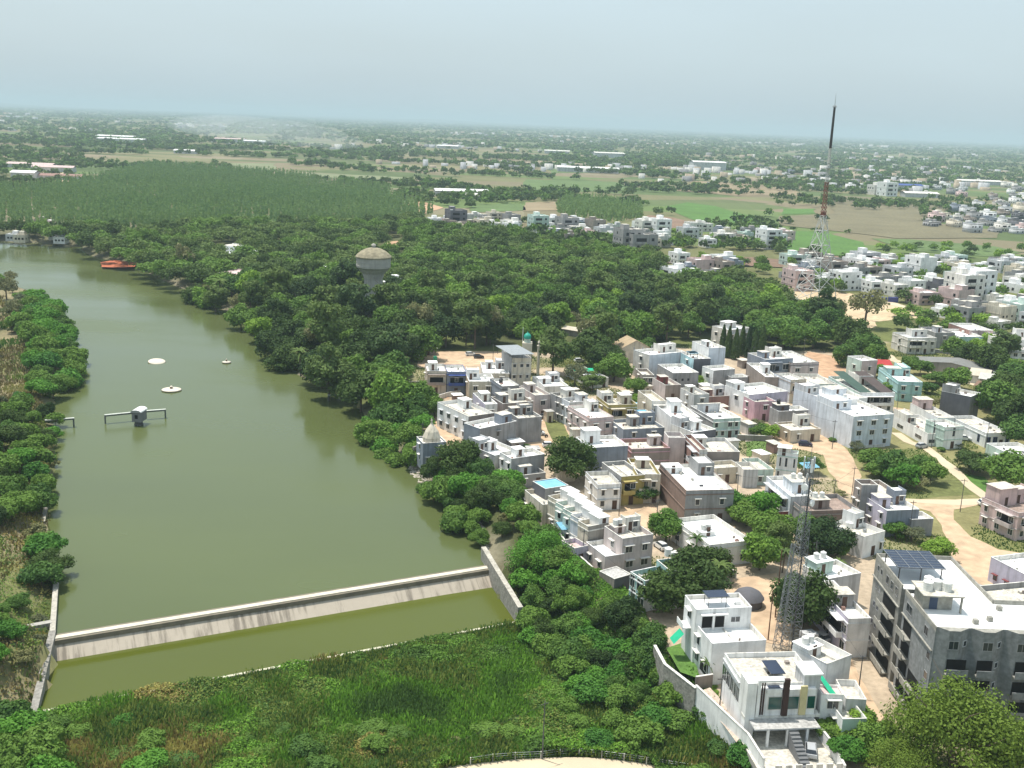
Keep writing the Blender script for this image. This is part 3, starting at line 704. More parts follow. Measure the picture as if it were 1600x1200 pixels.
    if tanks:
        zt = zr
        for k in range(tanks):
            if cabs and k < 2:
                cu, cv, cw, cd, ch, cc = cabs[0]; x = max(.02, min(w - cw - .02, cu * w - cw / 2)) + cw * (.3 + .4 * k); y = max(.02, min(d - cd - .02, cv * d - cd / 2)) + cd * .5; zt = zr + ch + .13
            else: x, y, zt = w * rr.uniform(.15, .85), d * rr.uniform(.6, .85), zr
            X, Y = W(x, y)
            tk = add_tank((X, Y, z0 + zt), .55, 1.15, btank, None, ('tanks on the ' + label) if tanks > 1 else None); tag(tk, None, 'water tank'); TANKS.append((tk, label, ('black' if btank else 'white')))
    return o, w, d
H = house
cabW = (.5, .6, 2.6, 3.2, 2.5, 'white')
def cb(u=.5, v=.6, c='white', w=2.6, d=3.2, h=2.4): return (u, v, w, d, h, c)
# north-west corner, near the dirt lot
H('cream house with a green tank beside the red dirt lot', (667, 580), (657, 568), (698, 581), 7.4, 'cream', 'cream', 'white', 1, 1, cab=cb(.35, .6, 'offwhite'), bal=2, trim='brown')
gt_ = empty('water_tank', tuple(U(680, 561, 9.2))); tag(gt_, 'green water tank on the cabin of the cream corner house', 'water tank')
q = MB(); q.lathe([(.6, -.4), (.6, .7), (.5, .95), (0, 1.05)], surf('tank_green', (.02, .2, .1), .5), 12); q.build('tank', gt_)
H('blue grey house with railed balconies joined to the cream corner house', (699, 581), (693, 570), (729, 581), 7.4, 'bluegrey', 'bluegrey', 'white', 1, 0, bal=2, trim='blue')
H('low white house with a tan front right of the blue railed house', (733, 596), (729, 584), (774, 596), 6.6, 'tan', 'cream', 'white', 2, 1, tanks=1)
H('long white roofed house in front of the tall mosque building', (755, 583), (748, 566), (796, 584), 6, 'offwhite', 'cream', 'white', 2, 0, cab=cb(.3, .7, 'white', 2.2, 2.2))
H('tall cream building with an open dark top floor under a grey canopy', (800, 560), (787, 546), (830, 559), 11, 'grey', 'cream', 'grey', 3, 0, st=3, par=.3, ww=1, wh=1)
H('broad white low house beside the round dark tree right of the mosque', (851, 604), (838, 588), (887, 602), 5, 'white', 'offwhite', 'white', 2, 1, cab=cb(.25, .6, 'white', 4, 3, 1.8), door=False)
H('grey house with dark parapet and black tanks in the first block', (784, 604), (774, 591), (811, 601), 7.2, 'bluegrey', 'grey', 'white', 2, 0, trim='darkgrey', tanks=2, btank=True)
H('pinkish brown house with dark windows left of the green alley', (836, 618), (820, 602), (855, 613), 7, 'pink', 'pink', 'tan', 1, 2, ww=1.4, cab=cb(.4, .7, 'pink'))
H('narrow lilac and white house between the tan front and the brown wall', (758, 632), (742, 614), (776, 630), 7, 'lilac', 'offwhite', 'white', 1, 1, cab=cb(.5, .6, 'offwhite'))
H('brown walled unfinished house in the middle of the first block', (786, 631), (778, 619), (832, 626), 7, 'brown', 'brown', 'tan', 0, 0, cab=cb(.2, .6, 'grey'))
H('white house at the lake end of the long first row with barred windows', (732, 651), (695, 627), (763, 641), 7, 'white', 'brown', 'tan', 0, 4, frame='lightgrey', cab=cb(.7, .7, 'white'), ww=1.5)
H('grey house with a blank side wall in front of the long first row', (750, 670), (735, 659), (804, 657), 7, 'bluegrey', 'grey', 'white', 1, 1, cab=cb(.85, .5, 'bluegrey', 3.6, 3, 2.6), frame='grey')
H('dark grey blank walled house facing the car plot', (810, 654), (796, 640), (845, 650), 7, 'grey', 'grey', 'tan', 0, 1, cab=cb(.3, .8, 'grey', 3, 2, 2))
H('white terrace house behind the white house with a maroon door', (773, 712), (751, 691), (795, 697), 5.6, 'lightgrey', 'offwhite', 'white', 1, 2, cab=cb(.5, .7, 'white'))
H('white house with a maroon cabin door and grey front by the lake trees', (799, 717), (786, 706), (850, 709), 6.4, 'white', 'grey', 'white', 0, 2, cab=cb(.45, .75, 'white', 2.4, 2.4, 1.9))
H('grey lower terrace with a small cabin below the maroon door house', (806, 744), (796, 733), (852, 738), 3.2, 'grey', 'grey', 'grey', 2, 1, cab=cb(.45, .6, 'lightgrey', 3, 2.2, 2.3))
# middle-left rows
H('grey end house of the row beside the green alley', (877, 622), (862, 614), (903, 619), 7.4, 'grey', 'lightgrey', 'tan', 0, 2, cab=cb(.8, .6, 'offwhite', 3, 3))
H('blue and white house second in the row beside the green alley', (890, 629), (878, 622), (926, 626), 7.2, 'paleblue', 'offwhite', 'white', 0, 2, cab=cb(.7, .6, 'lightgrey'), stubs=3)
H('pink house third in the row, facing the parked white cars', (921, 654), (891, 634), (957, 650), 7, 'pink', 'pink', 'white', 2, 3, ww=1.1, trim='palepink')
H('mustard and cream house with a ribbed cabin in the tree gap', (951, 633), (937, 618), (995, 631), 7, 'mustard', 'mustard', 'tan', 2, 1, bal=1, cab=cb(.75, .5, 'cream', 3, 3.4, 2.6), trim='cream')
H('grey house with deep parapets below the mustard house', (974, 671), (965, 655), (1037, 667), 5.6, 'bluegrey', 'bluegrey', 'tan', 2, 1, cab=cb(.45, .7, 'grey', 2.6, 2.8, 2.5))
H('cream narrow house beside the pale blue sheet roof', (1019, 627), (1005, 610), (1037, 624), 8, 'cream', 'offwhite', 'tan', 1, 1, bal=2, ww=1.5)
H('small house with a pale blue sheet roof left of the cream narrow house', (998, 646), (993, 640), (1016, 645), 5.4, 'darkgrey', 'darkgrey', 'bluesheet', 1, 0, par=.1)
H('white house with an arched cabin and long side wall in the centre', (1050, 653), (1034, 631), (1091, 650), 7, 'white', 'offwhite', 'white', 1, 0, cab=cb(.5, .7, 'white', 3, 4, 3.2))
H('small brown house at the end of the tree lined lane', (1004, 586), (994, 576), (1022, 586), 5.6, 'brown', 'brown', 'tan', 2, 1)
H('pinkish terrace house behind the cream narrow house', (1040, 602), (1024, 590), (1062, 600), 5, 'pink', 'brown', 'tan', 1, 0, cab=cb(.3, .6, 'maroon'))
H('long pale blue grey blank walled building at the forest edge', (1015, 555), (997, 551), (1072, 550), 9, 'offwhite', 'paleblue', 'white', 0, 1, stubs=5, mind=9)
H('grey bare cement house with square holes in front of the pale long building', (1052, 583), (1034, 569), (1090, 581), 6.4, 'grey', 'grey', 'white', 4, 0, ww=.8, wh=.8, chaj=False, door=False, frame='grey')
H('slim white tower house with a small roof cabin at the forest edge', (1108, 544), (1090, 533), (1129, 541), 12, 'white', 'paleblue', 'white', 0, 0, cab=cb(.3, .5, 'white', 2, 2.6, 2.2))
H('dark grey house with a pale blue roof left of the slim white tower house', (1084, 561), (1072, 551), (1108, 559), 9, 'cyan', 'darkgrey', 'white', 0, 1, shed=2)
H('grey block house with a white roof under the slim white tower house', (1115, 579), (1102, 572), (1147, 576), 7, 'white', 'grey', 'white', 0, 1, ww=1.5)
H('low bare cement block right of the grey block house', (1143, 590), (1139, 586), (1168, 589), 5, 'grey', 'grey', 'white', 0, 0)
H('pale grey house beside the brick red cabin', (1085, 617), (1070, 606), (1105, 614), 6, 'lightgrey', 'lightgrey', 'tan', 1, 1, cab=cb(.2, .6, 'offwhite', 2.4, 2))
H('brick red low house with a tan roof', (1107, 620), (1102, 610), (1139, 617), 4.4, 'redbrown', 'redbrown', 'brown', 0, 1, cab=cb(.2, .6, 'redbrown', 3, 3, 2.2))
H('white roofed house with green windows facing the small round bush', (1115, 655), (1086, 634), (1154, 651), 5.8, 'grey', 'mint', 'white', 4, 0, cab=cb(.3, .7, 'lightgrey', 7, .4, 2.6), trim='white')
H('white canopy roofed house with a dark top floor in the centre', (1083, 676), (1056, 661), (1112, 668), 8, 'offwhite', 'darkgrey', 'white', 1, 1, cab=cb(.6, .6, 'white'))
H('mauve narrow house with a blank front above the brick house', (1045, 684), (1040, 675), (1071, 684), 8, 'pink', 'pink', 'grey', 0, 0)
H('narrow house with red and green panels in the centre lane', (1093, 703), (1071, 679), (1101, 700), 8, 'redbrown', 'offwhite', 'tan', 0, 3, trim='lightgrey', sbal=1)
H('wide house with a brown front and tan terrace in the centre', (1098, 706), (1084, 684), (1155, 705), 6, 'lightgrey', 'brown', 'tan', 0, 0, cab=cb(.15, .7, 'offwhite', 3, 3))
H('white house with a blank bluish wall and balustrade roof', (921, 700), (897, 683), (982, 697), 7.6, 'white', 'bluegrey', 'white', 0, 2, cab=cb(.3, .8, 'white', 4.2, 3, 3.4), sbal=2)
H('rose trimmed low house right of the balustrade house', (987, 702), (976, 686), (1046, 699), 5.6, 'redbrown', 'brown', 'tan', 0, 0, trim='rose', cab=cb(.8, .7, 'pink', 3, 2))
H('white house with two small upper windows behind the mint row', (934, 758), (921, 737), (970, 755), 6, 'offwhite', 'white', 'tan', 2, 1, ww=.9, trim='lightgrey')
H('mustard fronted house beside the white small window house', (971, 745), (960, 721), (999, 736), 7, 'grey', 'mustard', 'tan', 1, 0, bal=1)
H('cream house with a yellow balcony left of the brick building', (996, 741), (986, 716), (1032, 740), 7, 'mustard', 'cream', 'tan', 2, 0, bal=1, cab=cb(.5, .7, 'cream', 3, 2.6, 2))
H('brick walled building with a bright white roof and round corner', (1072, 767), (1035, 725), (1146, 764), 7.6, 'brick', 'grey', 'white', 2, 0, cab=cb(.1, .85, 'white', 4, 3.4, 1.4), ww=.9, trim='brick')
H('cream low bungalow behind the brick building', (1117, 732), (1096, 722), (1161, 730), 4, 'cream', 'cream', 'tan', 3, 0, ww=.9)
H('plain pale cube at the end of the cream bungalow', (1162, 734), (1157, 722), (1183, 732), 4.6, 'offwhite', 'lightgrey', 'tan', 0, 0)
H('mint bungalow with a flat tan roof behind the bushes', (1183, 734), (1165, 716), (1206, 731), 4, 'mint', 'mint', 'tan', 2, 0)
H('white house with three tall window slits behind the lattice tower', (1215, 706), (1202, 699), (1246, 712), 8, 'white', 'white', 'offwhite', 3, 2, ww=.5, wh=2.2, chaj=False, trim='mint', cab=cb(.2, .6, 'offwhite', 3, 3, 2))
H('blue grey house with a long side balcony behind the lattice tower', (1236, 776), (1214, 744), (1268, 768), 6.6, 'paleblue', 'lightgrey', 'white', 0, 3, sbal=2, cab=cb(.8, .5, 'paleblue', 4, 5, 2.6), tanks=2)
H('brown brick house with pale columns and a curved roof slab', (1259, 799), (1241, 774), (1340, 794), 5.4, 'grey', 'brick', 'brown', 0, 0, cab=cb(.42, .5, 'brown', 4, 3, 2.0), tanks=2, trim='brown')
H('low shed with a maroon door under the lattice tower', (1203, 801), (1196, 789), (1237, 797), 3.0, 'brown', 'maroon', 'tan', 0, 0, par=.2)
# row east
H('white modern house with a lilac side right of the forest row', (1171, 617), (1160, 600), (1222, 608), 7, 'white', 'lilac', 'white', 0, 1, cab=cb(.1, .8, 'white', 4, 4, 2.6), ww=2)
H('bright pink house front attached to the lilac white house', (1180, 628), (1173, 615), (1207, 624), 6, 'rose', 'rose', 'tan', 1, 1)
H('dark grey house with a white roof left of the dirt crossing', (1217, 643), (1201, 636), (1264, 641), 5, 'grey', 'grey', 'white', 0, 0, cab=cb(.15, .5, 'darkgrey', 4, 3, 2.4), tanks=1, btank=True)
H('tan single storey house at the dirt crossing', (1236, 673), (1215, 660), (1281, 669), 3.6, 'tan', 'cream', 'tan', 2, 2, par=.5, ww=.8, wh=1.4)
H('white rear block of the long white building', (1297, 627), (1264, 605), (1334, 614), 8.4, 'paleblue', 'white', 'white', 0, 0, cab=cb(.7, .6, 'paleblue', 6, 4, 2), mind=12)  # white building; bluish shade of its side is painted into the plaster
H('white three storey block facing the parked white cars', (1334, 651), (1296, 625), (1382, 641), 9.2, 'paleblue', 'paleblue', 'white', 3, 0, ww=1.4, cab=cb(.7, .9, 'white', 5, 2.4, 1.6), st=3, tanks=1)  # walls are white; their bluish shade is put into the plaster colour
H('white house with a brown stripe and upper window', (1236, 594), (1212, 583), (1258, 592), 7.6, 'paleblue', 'cream', 'white', 1, 0, bal=1, trim='brown', ww=1.4)
H('grey blue house with stacked terraces at the north street', (1197, 562), (1180, 551), (1235, 558), 8.6, 'bluegrey', 'bluegrey', 'white', 2, 1, ww=2.2, wh=1.8, cab=cb(.3, .6, 'bluegrey', 3, 3, 2.2), bal=1)
H('dark brown house with a white roof left of the striped house', (1196, 589), (1174, 567), (1212, 586), 7, 'brown', 'brown', 'white', 0, 0, cab=cb(.7, .5, 'white', 2.4, 3, 3))
H('white roofed brown framed house at the end of the north street', (1236, 567), (1224, 548), (1268, 561), 7.4, 'brown', 'pink', 'white', 2, 1, tanks=3, trim='darkgrey', ww=1.6)
H('pale plain house behind the long white building', (1265, 600), (1256, 584), (1301, 598), 6, 'offwhite', 'mint', 'tan', 0, 0)
H('grey roofed low house left of the green sloped house', (1318, 596), (1308, 588), (1342, 597), 4.6, 'grey', 'grey', 'grey', 1, 1, tanks=3)
hs, hw, hd = H('white house with green and brown sloped roof panels and columns', (1343, 614), (1325, 588), (1387, 608), 6.5, 'mint', 'white', 'tan', 4, 2, bal=2, ww=1, trim='white')
q = MB()
q.quad([(.3, .3, 6.6), (hw * .35, .3, 6.6), (hw * .35, hd * .9, 8.8), (.3, hd * .9, 8.8)], surf('tile_dark_green', (.05, .09, .07), .7)); q.build('sloped_roof', hs)
q = MB(); q.quad([(hw * .62, .3, 6.6), (hw - .3, .3, 6.6), (hw - .3, hd * .9, 8.8), (hw * .62, hd * .9, 8.8)], surf('tile_dark_brown', (.08, .06, .055), .7)); q.build('sloped_roof', hs)
H('turquoise two storey house with a stepped roof', (1404, 596), (1376, 574), (1441, 597), 6.6, 'turquoise', 'turquoise', 'white', 2, 1, cab=cb(.15, .7, 'turquoise', 5, 4, 2.4), trim='cyan')
H('green and white house beside a red awning', (1347, 564), (1332, 556), (1366, 561), 8, 'mint', 'palepink', 'white', 1, 1, ww=1)
q = MB(); ax, ay, _ = U(1380, 566, 4); 
ao = empty('awning', (ax, ay, 0)); tag(ao, 'red sloping awning on posts by the green and white house', 'awning')
q.quad([(-3, -2, 3.4), (3, -2, 3.4), (3, 2, 4.6), (-3, 2, 4.6)], wallm('red')); q.build('sheet', ao)
for sx in (-2.8, 2.8):
    for sy in (-1.8, 1.8):
        q = MB(); q.tube((sx, sy, 0), (sx, sy, 3.5 if sy < 0 else 4.5), .06, .06, DMETAL); q.build('post', ao)
H('low white building with ribbon windows and a porch', (1450, 678), (1410, 648), (1478, 670), 3.6, 'white', 'white', 'tan', 2, 2, ww=3.4, wh=1, cab=None, chaj=False)
H('mint trimmed white entrance block of the ribbon window building', (1477, 668), (1463, 655), (1491, 660), 6.4, 'mint', 'white', 'white', 1, 1, ww=.8, wh=2.4, trim='mint', chaj=False)
H('long white hall behind the ribbon window building', (1466, 653), (1430, 630), (1483, 648), 4.6, 'white', 'white', 'tan', 0, 0, cab=cb(.5, .9, 'palepink', 4.5, 4, 3))
H('tall dark grey blank walled house beside the big trees', (1517, 620), (1481, 613), (1533, 614), 8, 'darkgrey', 'grey', 'white', 0, 0, cab=cb(.5, .8, 'darkgrey', 3, 3, 2), mind=9)
H('white single storey building with blue window panels', (1541, 677), (1488, 650), (1571, 672), 4.2, 'white', 'white', 'tan', 4, 3, ww=1.2, wh=2, frame='blue', chaj=False, trim='white')
H('pink house with a tall roof cabin at the right edge', (1592, 802), (1544, 776), (1640, 790), 6.4, 'palepink', 'palepink', 'brown', 3, 3, cab=cb(.3, .85, 'palepink', 5, 4, 4), bal=1, sbal=1, trim='pink')
H('white lilac house cut by the right edge above the apartments', (1602, 898), (1567, 868), (1640, 880), 5, 'lilac', 'lilac', 'white', 1, 3, frame='maroon', ww=.8, wh=.9)
H('mint and white low house half hidden behind the right hand bushes', (1580, 711), (1562, 692), (1620, 705), 3.8, 'mint', 'offwhite', 'white', 2, 1)
H('cream two storey house with dark balcony above the winding path', (1419, 528), (1409, 519), (1461, 527), 6.6, 'offwhite', 'offwhite', 'lightgrey', 4, 1, bal=1, trim='offwhite')
H('grey unfinished house behind the cream balcony house', (1462, 520), (1448, 511), (1487, 518), 6.4, 'grey', 'grey', 'grey', 1, 0, cab=cb(.5, .5, 'lightgrey'), stubs=3)
H('teal and white house among the colourful roofs', (1500, 526), (1488, 514), (1530, 524), 5.6, 'white', 'turquoise', 'white', 2, 1, tanks=1)
H('red and pink house among the colourful roofs', (1515, 516), (1508, 505), (1545, 514), 6.6, 'redbrown', 'palepink', 'white', 2, 0)
H('long white school building with a ribbed roof at the right edge', (1567, 545), (1535, 530), (1680, 552), 6.4, 'offwhite', 'white', 'grey', 8, 1, trim='grey', bal=0, ww=1.8)
H('grey long building behind the ribbed roof school', (1560, 528), (1545, 518), (1640, 532), 6, 'grey', 'pink', 'tan', 5, 1, tanks=5)
# dark brown column house and neighbours
H('dark brown tower like house by the scrub plot', (1347, 758), (1341, 749), (1371, 757), 9, 'brown', 'grey', 'grey', 0, 2, ww=.8, door=False)
H('brown house with bare parapets behind the brown tower like house', (1374, 777), (1346, 751), (1407, 771), 6.6, 'brown', 'brown', 'tan', 1, 0)
H('white and lilac house front at the edge of the scrub plot', (1386, 798), (1364, 776), (1432, 793), 6, 'lilac', 'bluegrey', 'white', 0, 2, cab=cb(.15, .6, 'lilac', 3, 3, 2.4), ww=1.2)
H('low grey annex right of the white and lilac house', (1424, 812), (1420, 800), (1455, 808), 4, 'grey', 'grey', 'white', 0, 0)
H('white gabled end house with a tan terrace above the apartments', (1350, 839), (1293, 818), (1389, 832), 4.8, 'white', 'white', 'tan', 3, 1, ww=1, wh=1.6, tanks=2, cab=None)
H('white house with two dome capped tanks behind the lilac row', (1293, 905), (1261, 882), (1341, 893), 6.5, 'offwhite', 'lightgrey', 'white', 0, 1, cab=cb(.3, .85, 'mint', 4, 3, 2.4), tanks=2)
H('long lilac white house with dark window bands beside the apartments', (1326, 967), (1277, 908), (1352, 957), 7, 'lilac', 'white', 'white', 0, 5, sbal=2, ww=2.2, wh=1.5, trim='white', cab=cb(.5, .5, 'grey', 3, 3, 2.4), chaj=False)
# mint row of five
P5 = ['cream', 'mint', 'mint', 'paleblue', 'cream']; a5 = (919, 823); l5 = (861, 774); r5 = (950, 816)
nm5 = ['cream house at the far end', 'mint house second from the far end', 'mint house in the middle', 'pale blue house second from the near end', 'cream house with a grey end wall at the near end']
for k in range(5):
    f0, f1 = (4 - k) / 5, (5 - k) / 5
    lerp = lambda t: (a5[0] + (l5[0] - a5[0]) * t, a5[1] + (l5[1] - a5[1]) * t)
    A_ = lerp(f0); L_ = lerp(f1)
    H(nm5[k] + ' of the five house row by the bushes', A_, L_, (A_[0] + 31, A_[1] - 7), 7, P5[k], 'stone' if k == 4 else P5[k], 'tan', 0, 1, cab=cb(.93, .5, 'white', 2.4, 3.4, 2.2), ww=1.1, trim='offwhite', group='row of five joined houses', chaj=True)
H('grey house with a bright blue sheet roof at the top of the five house row', (852, 764), (840, 751), (886, 757), 6.6, 'darkgrey', 'grey', 'bluesheet', 1, 1, par=.1)
H('cream two storey house below the blue sheet roof', (848, 789), (828, 765), (868, 782), 5, 'cream', 'cream', 'tan', 1, 3, ww=.9)
H('small lilac house in front of the five house row', (898, 857), (885, 843), (914, 849), 3.6, 'lilac', 'lilac', 'palepink', 1, 1)
H('mauve pink two storey house with a bare side wall', (973, 842), (947, 822), (1020, 834), 7, 'pink', 'pink', 'tan', 2, 1, tanks=2, ww=1.5, cab=cb(.3, .8, 'pink', 2.4, 2, 1.4), door=False)
H('mauve pink lower terrace in front of the mauve pink house', (946, 870), (922, 846), (972, 862), 4, 'pink', 'pink', 'white', 0, 2)
H('grey flat garage roof below the mauve pink house', (960, 905), (935, 893), (988, 898), 3, 'brown', 'darkgrey', 'grey', 0, 0, par=.05)
H('white teal panelled house with big dark windows by the bushes', (1008, 908), (987, 893), (1050, 898), 6, 'turquoise', 'white', 'tan', 1, 2, ww=1.7, wh=2.2, trim='white', chaj=False)
H('rear block with two tanks of the teal panelled house', (1048, 893), (1034, 874), (1084, 886), 7.4, 'turquoise', 'offwhite', 'tan', 1, 0, tanks=0)
for px, py in ((1044, 868), (1054, 874)):
    add_tank(tuple(U(px, py, 6.6)), .75, 1.5, False, ('left' if px < 1050 else 'right') + ' large white tank standing on the teal panelled house rear block', 'two large tanks on the teal panelled house')
H('broad bungalow with a bright white roof among the garden trees', (1109, 852), (1057, 810), (1172, 842), 4.8, 'white', 'white', 'white', 3, 3, ww=1.6, cab=cb(.35, .5, 'white', 3, 2.4, .9), trim='offwhite', tanks=2)
# shrine by the lake
so_, sw_, sd_ = H('grey shrine with a cream pointed dome beside the lake', (661, 693), (657, 683), (697, 690), 6, 'bluegrey', 'bluegrey', 'offwhite', 2, 1, par=.4, ww=1, name='shrine', cat='shrine', mind=6)
q = MB(); q.lathe([(2.3, 5.7), (2.3, 6.6), (2.35, 6.7), (1.7, 8.2), (.9, 9.3), (.35, 10), (.18, 10.6), (.3, 10.8), (0, 11.6)], wallm('cream'), 8, (sw_ * .5, sd_ * .5, 0)); q.build('dome', so_)
o = prism('compound_wall', U(645, 722, -1), U(661, 716, -1), .2, -3, 3.0, 3.0, wallm('brown')); tag(o, 'tall brown wall attached to the left of the lakeside shrine', 'wall')
# mosque dome and minaret
p = U(823, 560, 6); mo = empty('mosque', (p[0], p[1] + 3, 0)); tag(mo, 'small mosque turret with a green dome and slim pale minaret', 'mosque')
q = MB(); q.box(-1.7, 1.7, -1.7, 1.7, 0, 11, wallm('cream')); q.build('wall', mo)
q = MB(); q.lathe([(1.1, 11), (1.1, 12.0), (1.25, 12.1), (1.25, 12.3)], wallm('mint'), 12); q.build('drum', mo)
q = MB(); q.lathe([(1.15, 12.3), (1.3, 12.8), (1.15, 13.5), (.7, 14.0), (.2, 14.3), (.06, 14.8), (0, 15)], surf('dome_green', (.03, .36, .27), .5), 16); q.build('dome', mo, True)
q = MB(); q.lathe([(.5, 0), (.5, 10), (.7, 10.2), (.7, 10.5), (.35, 10.6), (.35, 11.4), (.5, 11.5), (0, 12.4)], wallm('cream'), 10, (4, -2.0, 0)); q.build('minaret', mo)
q = MB(); q.lathe([(.1, 10.5), (.08, 16), (0, 16.3)], wallm('white'), 6, (-1.6, 0, 0)); q.build('flag_pole', mo)
# canopy over the tall building
a, ang, w_, d_ = rect((800, 556), (787, 542), (829, 553), 12.6)
co = empty('roof_canopy', (a[0], a[1], 10.7), ang); tag(co, 'grey sheet canopy on posts over the tall cream building', 'canopy')
q = MB(); q.box(-.4, w_ + .4, -.6, d_ + .4, 2.2, 2.35, METAL); q.build('sheet', co)
for sx in (.1, w_ / 2, w_ - .2):
    for sy in (.1, d_ - .2):
        q = MB(); q.box(sx, sx + .12, sy, sy + .12, -.3, 2.2, DMETAL); q.build('post', co)
# ---------------------------------------------------------------- white villa
v1, w1, d1 = H('white villa main block with a plain white terrace beside the garden', (1113, 1006), (1080, 974), (1199, 1002), 6.6, 'white', 'white', 'white', 0, 2, ww=1.4, wh=1.4, name='villa', cat='villa')
v2, w2, d2 = H('white villa upper block with columns, behind the plain white terrace', (1088, 953), (1077, 930), (1174, 948), 9.3, 'white', 'white', 'white', 0, 1, par=.7, ww=1.5, wh=1.3, name='villa', cat='villa', shed=1, stubs=0)
# green awning, corner balcony, open porch with a column
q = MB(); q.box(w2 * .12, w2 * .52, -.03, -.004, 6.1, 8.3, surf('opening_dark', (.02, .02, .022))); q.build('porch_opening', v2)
q = MB(); q.box(w2 * .30, w2 * .34, -.3, -.031, 5.6, 8.6, wallm('white')); q.box(w2 * .08, w2 * .56, -.7, -.031, 8.4, 8.6, wallm('white')); q.build('column', v2)
add_window(v2, w2 * .72, -.003, 6.9, 0, 1.5, .9, 'white', False)
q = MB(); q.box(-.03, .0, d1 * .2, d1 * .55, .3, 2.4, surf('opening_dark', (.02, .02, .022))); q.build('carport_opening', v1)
q = MB(); q.box(-1.5, 0, d2 * .3, d2 * .8, 5.2, 5.35, wallm('white')); q.box(-1.5, -1.42, d2 * .3, d2 * .8, 5.35, 6.2, wallm('white')); q.build('balcony', v2)
q = MB(); q.quad([(-1.3, d2 * .2, 4.6), (-1.3, d2 * .6, 4.6), (-2.9, d2 * .6, 2.9), (-2.9, d2 * .2, 2.9)], surf('green_cloth', (.02, .40, .22), .8)); q.build('awning', v2)
# ---------------------------------------------------------------- front villa
fv, fw_, fd_ = H('large front villa with green glass bands and a dark brown fin', (1163, 1069), (1128, 1021), (1280, 1067), 7.6, 'white', 'white', 'tan', 0, 0, name='villa', cat='villa', par=.7)
DK = surf('dark_brown_panel', (.045, .022, .02), .5)
def fbox(nm, x0, x1, y0, y1, z0, z1, m, top=None, par=None):
    q = MB(); q.box(x0, x1, y0, y1, z0, z1, m, top); return q.build(nm, par or fv)
W_ = fw_
fbox('front_volume', 0, W_ * .93, -1.3, 0, 3.3, 7.3, wallm('white'))
fbox('floor_band', -.1, W_ + .1, -1.5, 0, 2.95, 3.3, wallm('offwhite'))
for x0, x1 in ((.30, .47), (.52, .70), (.82, .92)):
    f = fbox('window', W_ * x0 - .1, W_ * x1 + .1, -1.37, -1.3, 4.2, 6.3, wallm('offwhite')); fbox('pane', W_ * x0, W_ * x1, -1.40, -1.37, 4.3, 6.2, GGLASS, par=f)
fbox('fin', W_ * .475, W_ * .55, -1.75, -1.3, 3.4, 9.1, DK)
fbox('pale_pier', W_ * .71, W_ * .80, -1.6, -1.3, 3.4, 7.9, wallm('yellow'))
fbox('portal_frame', W_ * .13, W_ * .50, -1.7, -.5, 8.7, 9.0, wallm('white')); fbox('portal_frame', W_ * .13, W_ * .17, -1.7, -1.31, 3.3, 8.7, wallm('white'))
for k in (.19, .22): fbox('dark_strip', W_ * k, W_ * k + .18, -1.45, -1.3, 3.5, 8.7, DK)
fbox('parapet_panel', W_ * .26, W_ * .46, -1.5, -1.3, 6.9, 7.5, wallm('white'))
fbox('corner_tower', -.05, W_ * .12, -1.6, 1.5, 0, 8.6, wallm('white'), roofm('white'))
c_ = fbox('roof_box', W_ * .78, W_ * 1.0, -.6, 2.8, 6.95, 9.1, wallm('lightgrey'), roofm('tan')); fbox('rim', W_ * .76, W_ * 1.02, -.9, 3.0, 9.1, 9.35, wallm('white'), par=c_)
fbox('solar_panels', W_ * .42, W_ * .62, 2.0, 6.0, 7.9, 8.0, SOLAR); fbox('solar_frame', W_ * .44, W_ * .60, 3.9, 4.1, 6.9, 7.9, DMETAL)
fbox('dark_terrace', W_ * .30, W_ * .46, -1.29, -.2, 7.3, 7.42, SOLAR)
for x0, x1, z0_, z1_ in ((.22, .38, .3, 2.6), (.48, .54, .2, 2.4), (.60, .67, .5, 2.4)):
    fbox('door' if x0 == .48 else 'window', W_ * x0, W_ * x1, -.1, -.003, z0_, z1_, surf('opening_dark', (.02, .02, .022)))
for y0 in (.08, .24, .42, .6, .8):
    add_window(fv, -.003, fd_ * y0 + 1, 3.7, -math.pi / 2, 1.9, 2.2, 'white', False).children[0]
fbox('side_band', -.25, -.002, 1.6, fd_, 6.6, 6.9, wallm('lightgrey'))
# forecourt
yo = empty('forecourt', tuple(fv.location), fv.rotation_euler.z); tag(yo, 'paved forecourt with parking and a dark ramp before the front villa', 'courtyard')
fbox('paving', -.5, W_ + .2, -11, -.01, -.9, .02, CONC, roofm('tan'), yo)
fbox('porch_slab', W_ * .05, W_ * .92, -4.2, -1.51, 2.75, 2.95, wallm('lightgrey'), roofm('grey'), yo)
for x in (.22, .48, .74): fbox('pillar', W_ * x, W_ * x + .35, -4.1, -3.75, .02, 2.75, wallm('white'), None, yo)
q = MB()
for k in range(10): q.box(W_ * .50, W_ * .62, -4.3 - k * .6, -3.7 - k * .6, -.1, 2.75 - k * .26, surf('ramp_dark', (.16, .165, .17), .7, .2, 2))
q.build('stair', yo)
q = MB()
for k in range(7): q.box(W_ * (.1 + .13 * k), W_ * (.1 + .13 * k) + .9, -11.2, -11.01, 0, 1.8, wallm('offwhite'))
q.build('gate_wall', yo)
